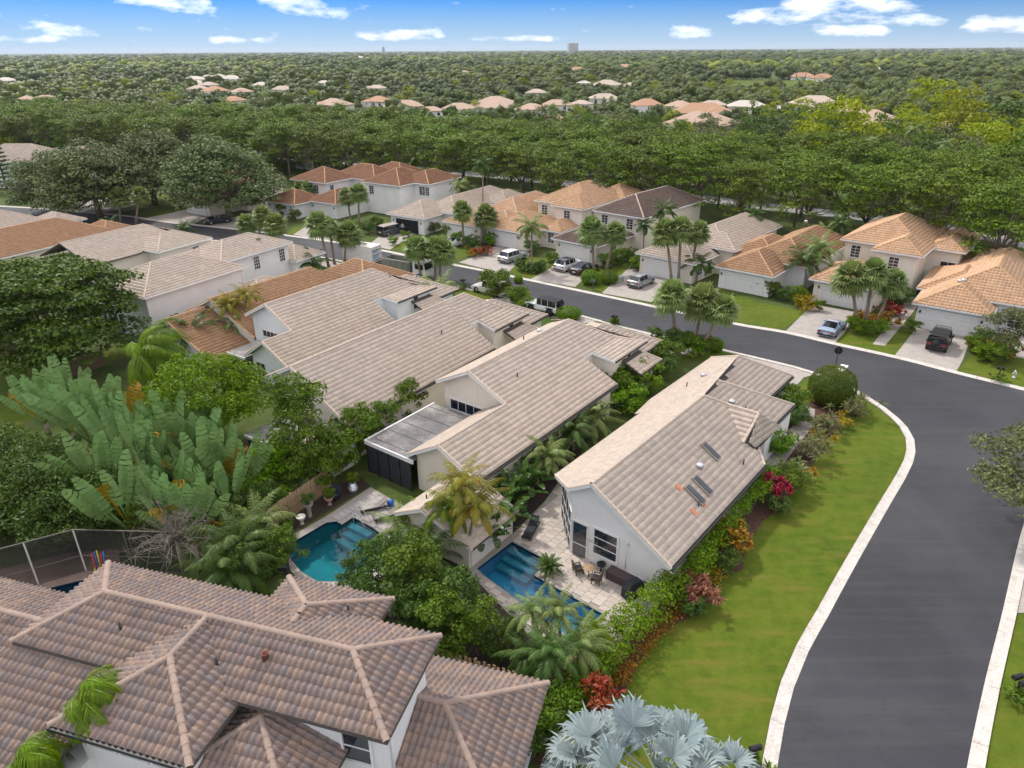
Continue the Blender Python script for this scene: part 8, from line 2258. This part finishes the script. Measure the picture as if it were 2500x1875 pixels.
def coupe(L=4.7, W=1.86, H=1.38):
    w = W / 2
    return [(-L / 2, .82, .86, w * .92, w * .86, 'b'), (-L / 2 + .25, .92, .98, w * .98, w * .82, 'b'), (-L / 2 + .75, .93, 1.0, w, w * .78, 'b'), (-L / 2 + 1.75, .92, H - .02, w, w * .66, 'g'), (-L / 2 + 2.3, .90, H, w, w * .68, 'g'), (L / 2 - 2.0, .88, H - .08, w, w * .66, 'g'), (L / 2 - 1.15, .86, .90, w, w * .8, 'b'), (L / 2 - .4, .78, .80, w * .98, w * .8, 'b'), (L / 2, .62, .64, w * .86, w * .7, 'b')]
def boxy(L=4.4, W=1.85, H=1.82):
    w = W / 2
    return [(-L / 2, 1.08, 1.10, w * .95, w * .9, 'b'), (-L / 2 + .08, 1.1, H - .06, w * .96, w * .84, 'g'), (-L / 2 + 1.2, 1.1, H, w * .96, w * .86, 'g'), (-L / 2 + 2.1, 1.1, H, w * .96, w * .86, 'g'), (L / 2 - 1.55, 1.1, H - .05, w * .96, w * .84, 'g'), (L / 2 - 1.3, 1.1, 1.13, w * .96, w * .88, 'b'), (L / 2 - .12, 1.06, 1.08, w * .82, w * .76, 'b'), (L / 2, .95, .97, w * .78, w * .7, 'b')]
C_SILVER = paint('paint_silver', (.42, .45, .48), .5); C_WHITE = paint('paint_white', (.74, .74, .75)); C_BLACK = paint('paint_black', (.012, .012, .014)); C_GREY = paint('paint_grey', (.27, .29, .31), .4); C_BLUE = paint('paint_blue_silver', (.34, .43, .55), .5); C_DBLUE = paint('paint_dark_grey', (.055, .065, .08), .3); C_CREAM = paint('paint_cream', (.62, .60, .55)); C_NAVY = paint('paint_navy', (.014, .018, .035))
M_DROOF = plain('glass_roof', (.02, .02, .024), .08)
car('silver suv with white roof in the drive by the big feather palm', (1252, 636), 49, suv(4.7, 1.9, 1.72), C_SILVER, 4.7, 1.9, .37, dark_roof=C_WHITE)
car('white suv with a dark glass roof beside the black car', (1388, 656), 49, suv(4.6, 1.88, 1.66), C_WHITE, 4.6, 1.88, .36, dark_roof=M_DROOF)
car('black sedan parked on the drive beside the white suv', (1426, 664), 49, coupe(4.8, 1.86, 1.42), C_BLACK, 4.8, 1.86, .34, dark_roof=M_DROOF)
car('grey compact suv in front of the pale tan garage', (1565, 696), 49, suv(4.3, 1.84, 1.62), C_GREY, 4.3, 1.84, .35)
car('silver-blue coupe on the wide pale drive', (2030, 810), 51, coupe(4.75, 1.88, 1.39), C_BLUE, 4.75, 1.88, .35, dark_roof=C_SILVER)
car('dark grey off-road suv in front of the open garage', (956, 572), 50, boxy(4.9, 1.95, 1.82), C_DBLUE, 4.9, 1.95, .40, dark_roof=plain('tan_roof_load', (.34, .29, .25), .7))
car('white car half hidden behind the sabal palm', (1113, 600), 50, coupe(4.6, 1.84, 1.42), C_WHITE, 4.6, 1.84, .33)
car('white suv parked at the near kerb behind a shrub', (1198, 716), 143, suv(5.0, 2.0, 1.85), C_CREAM, 5.0, 2.0, .40)
car('navy sedan parked under the big oak on the left', (532, 545), 40, coupe(4.8, 1.86, 1.42), C_NAVY, 4.8, 1.86, .34)
car('black car nose inside the open garage', None, 232, coupe(4.5, 1.8, 1.4), C_BLACK, 4.5, 1.8, .33, loc=P(1012, 572) + Vector((2.6, 3.4, 0)))
def offroader(label, px, az, mat, roofm, extras):
    t = car(label, px, az, boxy(4.3, 1.9, 1.86), mat, 4.3, 1.9, .44, (-1.25, 1.35), dark_roof=roofm, zoff=.22, name='off_roader', rim=M_BLACK)
    s = MB().tube([(-2.42, .05, 1.05), (-2.22, .05, 1.05)], [.36, .38], 18).build('spare_wheel', M_TYRE, t); MB().tube([(-2.44, .05, 1.05), (-2.41, .05, 1.05)], .2, 12).build('rim', M_BLACK, s)
    for x in (-1.25, 1.35):
        for y in (-.93, .93): MB().box((x, y, .98), (1.05, .22, .06)).build('fender', M_BLACK, t)
    MB().box((2.3, 0, .62), (.22, 1.7, .2)).build('bumper', M_BLACK, t)
    if extras:
        for y in (-.7, .7): MB().box((-.4, y, 2.0), (2.5, .04, .04)).build('roof_rail', M_BLACK, t)
        for k in range(5): MB().box((-1.5 + .55 * k, 0, 2.03), (.12, 1.45, .03)).build('roof_bar', M_BLACK, t)
    return t
offroader('black off-roader with spare wheel and roof rack before the white garage', (2290, 846), 52, C_BLACK, plain('soft_top', (.03, .03, .034), .9), True)
offroader('white off-roader with a black top half hidden behind the near garage roof', (1330, 762), 143, C_WHITE, plain('soft_top', (.03, .03, .034), .9), False)
def truck():
    az = -31
    p = P(998, 672)
    t = thing('dump_truck', 'white-cabbed truck with a grey-green open load bed at the near kerb', 'truck', p, rad(az))
    MB().box((0, 0, .72), (7.2, .9, .22)).build('chassis', M_BLACK, t)
    bed = MB(); g = plain('bed_green', (.17, .18, .145), .7, .2)
    for c, d in (((-1.2, 1.1, 1.55), (4.9, .06, 1.3)), ((-1.2, -1.1, 1.55), (4.9, .06, 1.3)), ((1.22, 0, 1.65), (.06, 2.26, 1.5)), ((-3.62, 0, 1.55), (.06, 2.2, 1.3)), ((-1.2, 0, .93), (4.9, 2.2, .08))): bed.box(c, d)
    b = bed.build('load_bed', g, t)
    for y in (-1.12, 1.12): MB().box((-1.2, y, 2.22), (4.95, .1, .07)).build('rim', plain('bed_rim', (.45, .42, .36), .6), b); MB().box((-1.2, y * 1.02, .86), (4.6, .08, .12)).build('skirt', plain('bed_rim', (.45, .42, .36), .6), b)
    for k in range(5): MB().box((-3.3 + k * 1.05, -1.15, 1.55), (.07, .05, 1.25)).build('stake', g, b)
    cab = MB(); prof = [(1.5, .75), (3.55, .75), (3.62, 1.35), (3.35, 2.35), (1.55, 2.42)]
    cab.extr([(x, -1.0, z) for x, z in prof], (0, 2.0, 0)); c = cab.build('cab', C_WHITE, t, bevel=.04)
    MB().add([(3.635, -.9, 1.42), (3.635, .9, 1.42), (3.39, .85, 2.24), (3.39, -.85, 2.24)], [(0, 1, 2, 3)]).build('windscreen', M_CARG, c)
    for y in (-1.012, 1.012): MB().box((2.62, y, 1.78), (1.35, .01, .72)).build('side_window', M_CARG, c)
    MB().box((3.66, 0, .72), (.16, 2.05, .28)).build('bumper', C_WHITE, t)
    for y in (-.75, .75): MB().box((3.6, y, 1.05), (.06, .34, .2)).build('headlight', M_LAMPW, t)
    for y in (-1.15, 1.15): MB().box((3.1, y * 1.05, 1.75), (.06, .14, .36)).build('mirror', M_BLACK, t)
    for x in (-2.2, 2.55):
        for y in (-.95, .95): wheel_on(t, x, y, .42, .3, M_TRIM)
    q = P(886, 640); r = thing('box_trailer', 'white enclosed trailer behind the truck with a stacked rack at its end', 'trailer', q, rad(-28))
    MB().box((0, 0, 1.55), (5.4, 2.3, 2.2)).build('box', plain('trailer_white', (.66, .65, .62), .5), r, bevel=.04); MB().box((0, 0, 2.68), (5.45, 2.34, .06)).build('roof', plain('trailer_roof', (.72, .68, .60), .6), r); MB().box((.6, .2, 2.74), (.45, .4, .1)).build('roof_vent', plain('ac_grey', (.14, .145, .15), .5), r)
    for k in range(2): MB().box((2.72, -.3 + k * .0, 1.25 + .75 * k), (.03, 1.3, .55)).build('panel', plain('blue_panel', (.30, .42, .52), .5), r)
    for k in range(3): MB().box((2.78, .0, .8 + .7 * k), (.08, 2.2, .05)).build('rack_bar', M_WOODD, r)
    for x in (-.6, .4):
        for y in (-1.1, 1.1): wheel_on(r, x, y, .36, .2, M_TRIM)
    MB().box((3.1, 0, .55), (.9, .12, .12)).build('tow_bar', M_BLACK, r)
truck()

# open garage: near-black panel paints the inner shade on the wall; white frame
def open_garage():
    o = P(943.6, 521.8, 2.8); h = [x for x in COL.objects if x.get('label', '').startswith('pale tan one-storey house with its garage')][0]
    d = MB(); d.box((4.1, .47, 1.12), (4.9, .06, 2.2)); g = d.build('garage_shade_panel', plain('garage_shade', (.012, .012, .014), .9), h)
    f = MB()
    for x in (1.55, 6.65): f.box((x, .44, 1.12), (.18, .12, 2.3))
    f.box((4.1, .44, 2.3), (5.3, .12, .2)); f.build('garage_frame', M_TRIM, h)
    for x in (1.1, 7.1): MB().lathe((x, .38, 1.8), [(.03, .2), (.09, .12), (.08, -.1), (.03, -.16)], 6).build('wall_lamp', M_BLACK, h)
open_garage()
def person(label, loc, rz, shirt, trousers):
    """standing figure: one skinned body, clothes as shells"""
    t = thing('person', label, 'person', loc, rz)
    J = [((0, 0, .95), .13), ((0, 0, 1.15), .125), ((0, 0, 1.38), .14), ((0, 0, 1.50), .055), ((0, .01, 1.62), .095), ((0, .02, 1.74), .085),
         ((.11, 0, .90), .10), ((.12, .02, .50), .065), ((.12, 0, .08), .042), ((.12, .13, .04), .038), ((-.11, 0, .90), .10), ((-.12, -.01, .50), .065), ((-.12, -.02, .08), .042), ((-.12, .11, .04), .038),
         ((.21, 0, 1.40), .06), ((.27, .03, 1.14), .045), ((.24, .16, .95), .035), ((.23, .22, .88), .03), ((-.21, 0, 1.40), .06), ((-.27, 0, 1.13), .045), ((-.27, .08, .90), .035), ((-.27, .10, .82), .03)]
    E_ = [(0, 1), (1, 2), (2, 3), (3, 4), (4, 5), (0, 6), (6, 7), (7, 8), (8, 9), (0, 10), (10, 11), (11, 12), (12, 13), (2, 14), (14, 15), (15, 16), (16, 17), (2, 18), (18, 19), (19, 20), (20, 21)]
    me = bpy.data.meshes.new('body'); me.from_pydata([j[0] for j in J], E_, [])
    o = link('body', me, t); md = o.modifiers.new('skin', 'SKIN')
    for v, (_, r) in zip(me.skin_vertices[0].data, J): v.radius = (r, r)
    me.skin_vertices[0].data[0].use_root = True
    o.modifiers.new('sub', 'SUBSURF').levels = 1
    m, nt, b = newmat('person_clothes'); geo = nd(nt, 'ShaderNodeTexCoord'); sp = nd(nt, 'ShaderNodeSeparateXYZ'); nt.links.new(geo.outputs['Object'], sp.inputs[0])
    c = nd(nt, 'ShaderNodeValToRGB'); c.color_ramp.interpolation = 'CONSTANT'
    for e, (pz, col) in zip([c.color_ramp.elements[0], c.color_ramp.elements[1], c.color_ramp.elements.new(.5), c.color_ramp.elements.new(.8)], [(0, (.03, .03, .03)), (.05, trousers), (.50, shirt), (.765, (.38, .24, .17))]): e.position = pz; e.color = (*col, 1)
    dv = nd(nt, 'ShaderNodeMath', operation='DIVIDE'); dv.inputs[1].default_value = 1.95; nt.links.new(sp.outputs['Z'], dv.inputs[0]); nt.links.new(dv.outputs[0], c.inputs[0]); nt.links.new(c.outputs[0], b.inputs['Base Color']); b.inputs['Roughness'].default_value = .8
    me.materials.append(m)
    MB().lathe((0, .005, 1.70), [(.10, -.02), (.105, .06), (.08, .12), (.02, .14)], 10).build('hair', plain('dark_hair', (.05, .035, .025), .7), t)
person('person in a pale grey shirt and dark trousers standing at the open garage', P(984, 569), rad(-150), (.45, .47, .48), (.04, .04, .06))

# ---------------------------------------------------------------- air: thin haze over the whole scene
def haze():
    m = bpy.data.materials.new('haze'); m.use_nodes = True; nt = m.node_tree; nt.nodes.clear()
    out = nd(nt, 'ShaderNodeOutputMaterial'); v = nd(nt, 'ShaderNodeVolumePrincipled')
    v.inputs['Color'].default_value = (.86, .92, 1.0, 1); v.inputs['Density'].default_value = HAZE; v.inputs['Anisotropy'].default_value = 0.2
    nt.links.new(v.outputs[0], out.inputs['Volume'])
    o = MB().box((0, 7000, 34), (26000, 15000, 70)).build('haze', m)
    setp(o, 'thin pale haze over the whole neighbourhood', 'haze', None, 'stuff')
HAZE = 0.00005
haze()
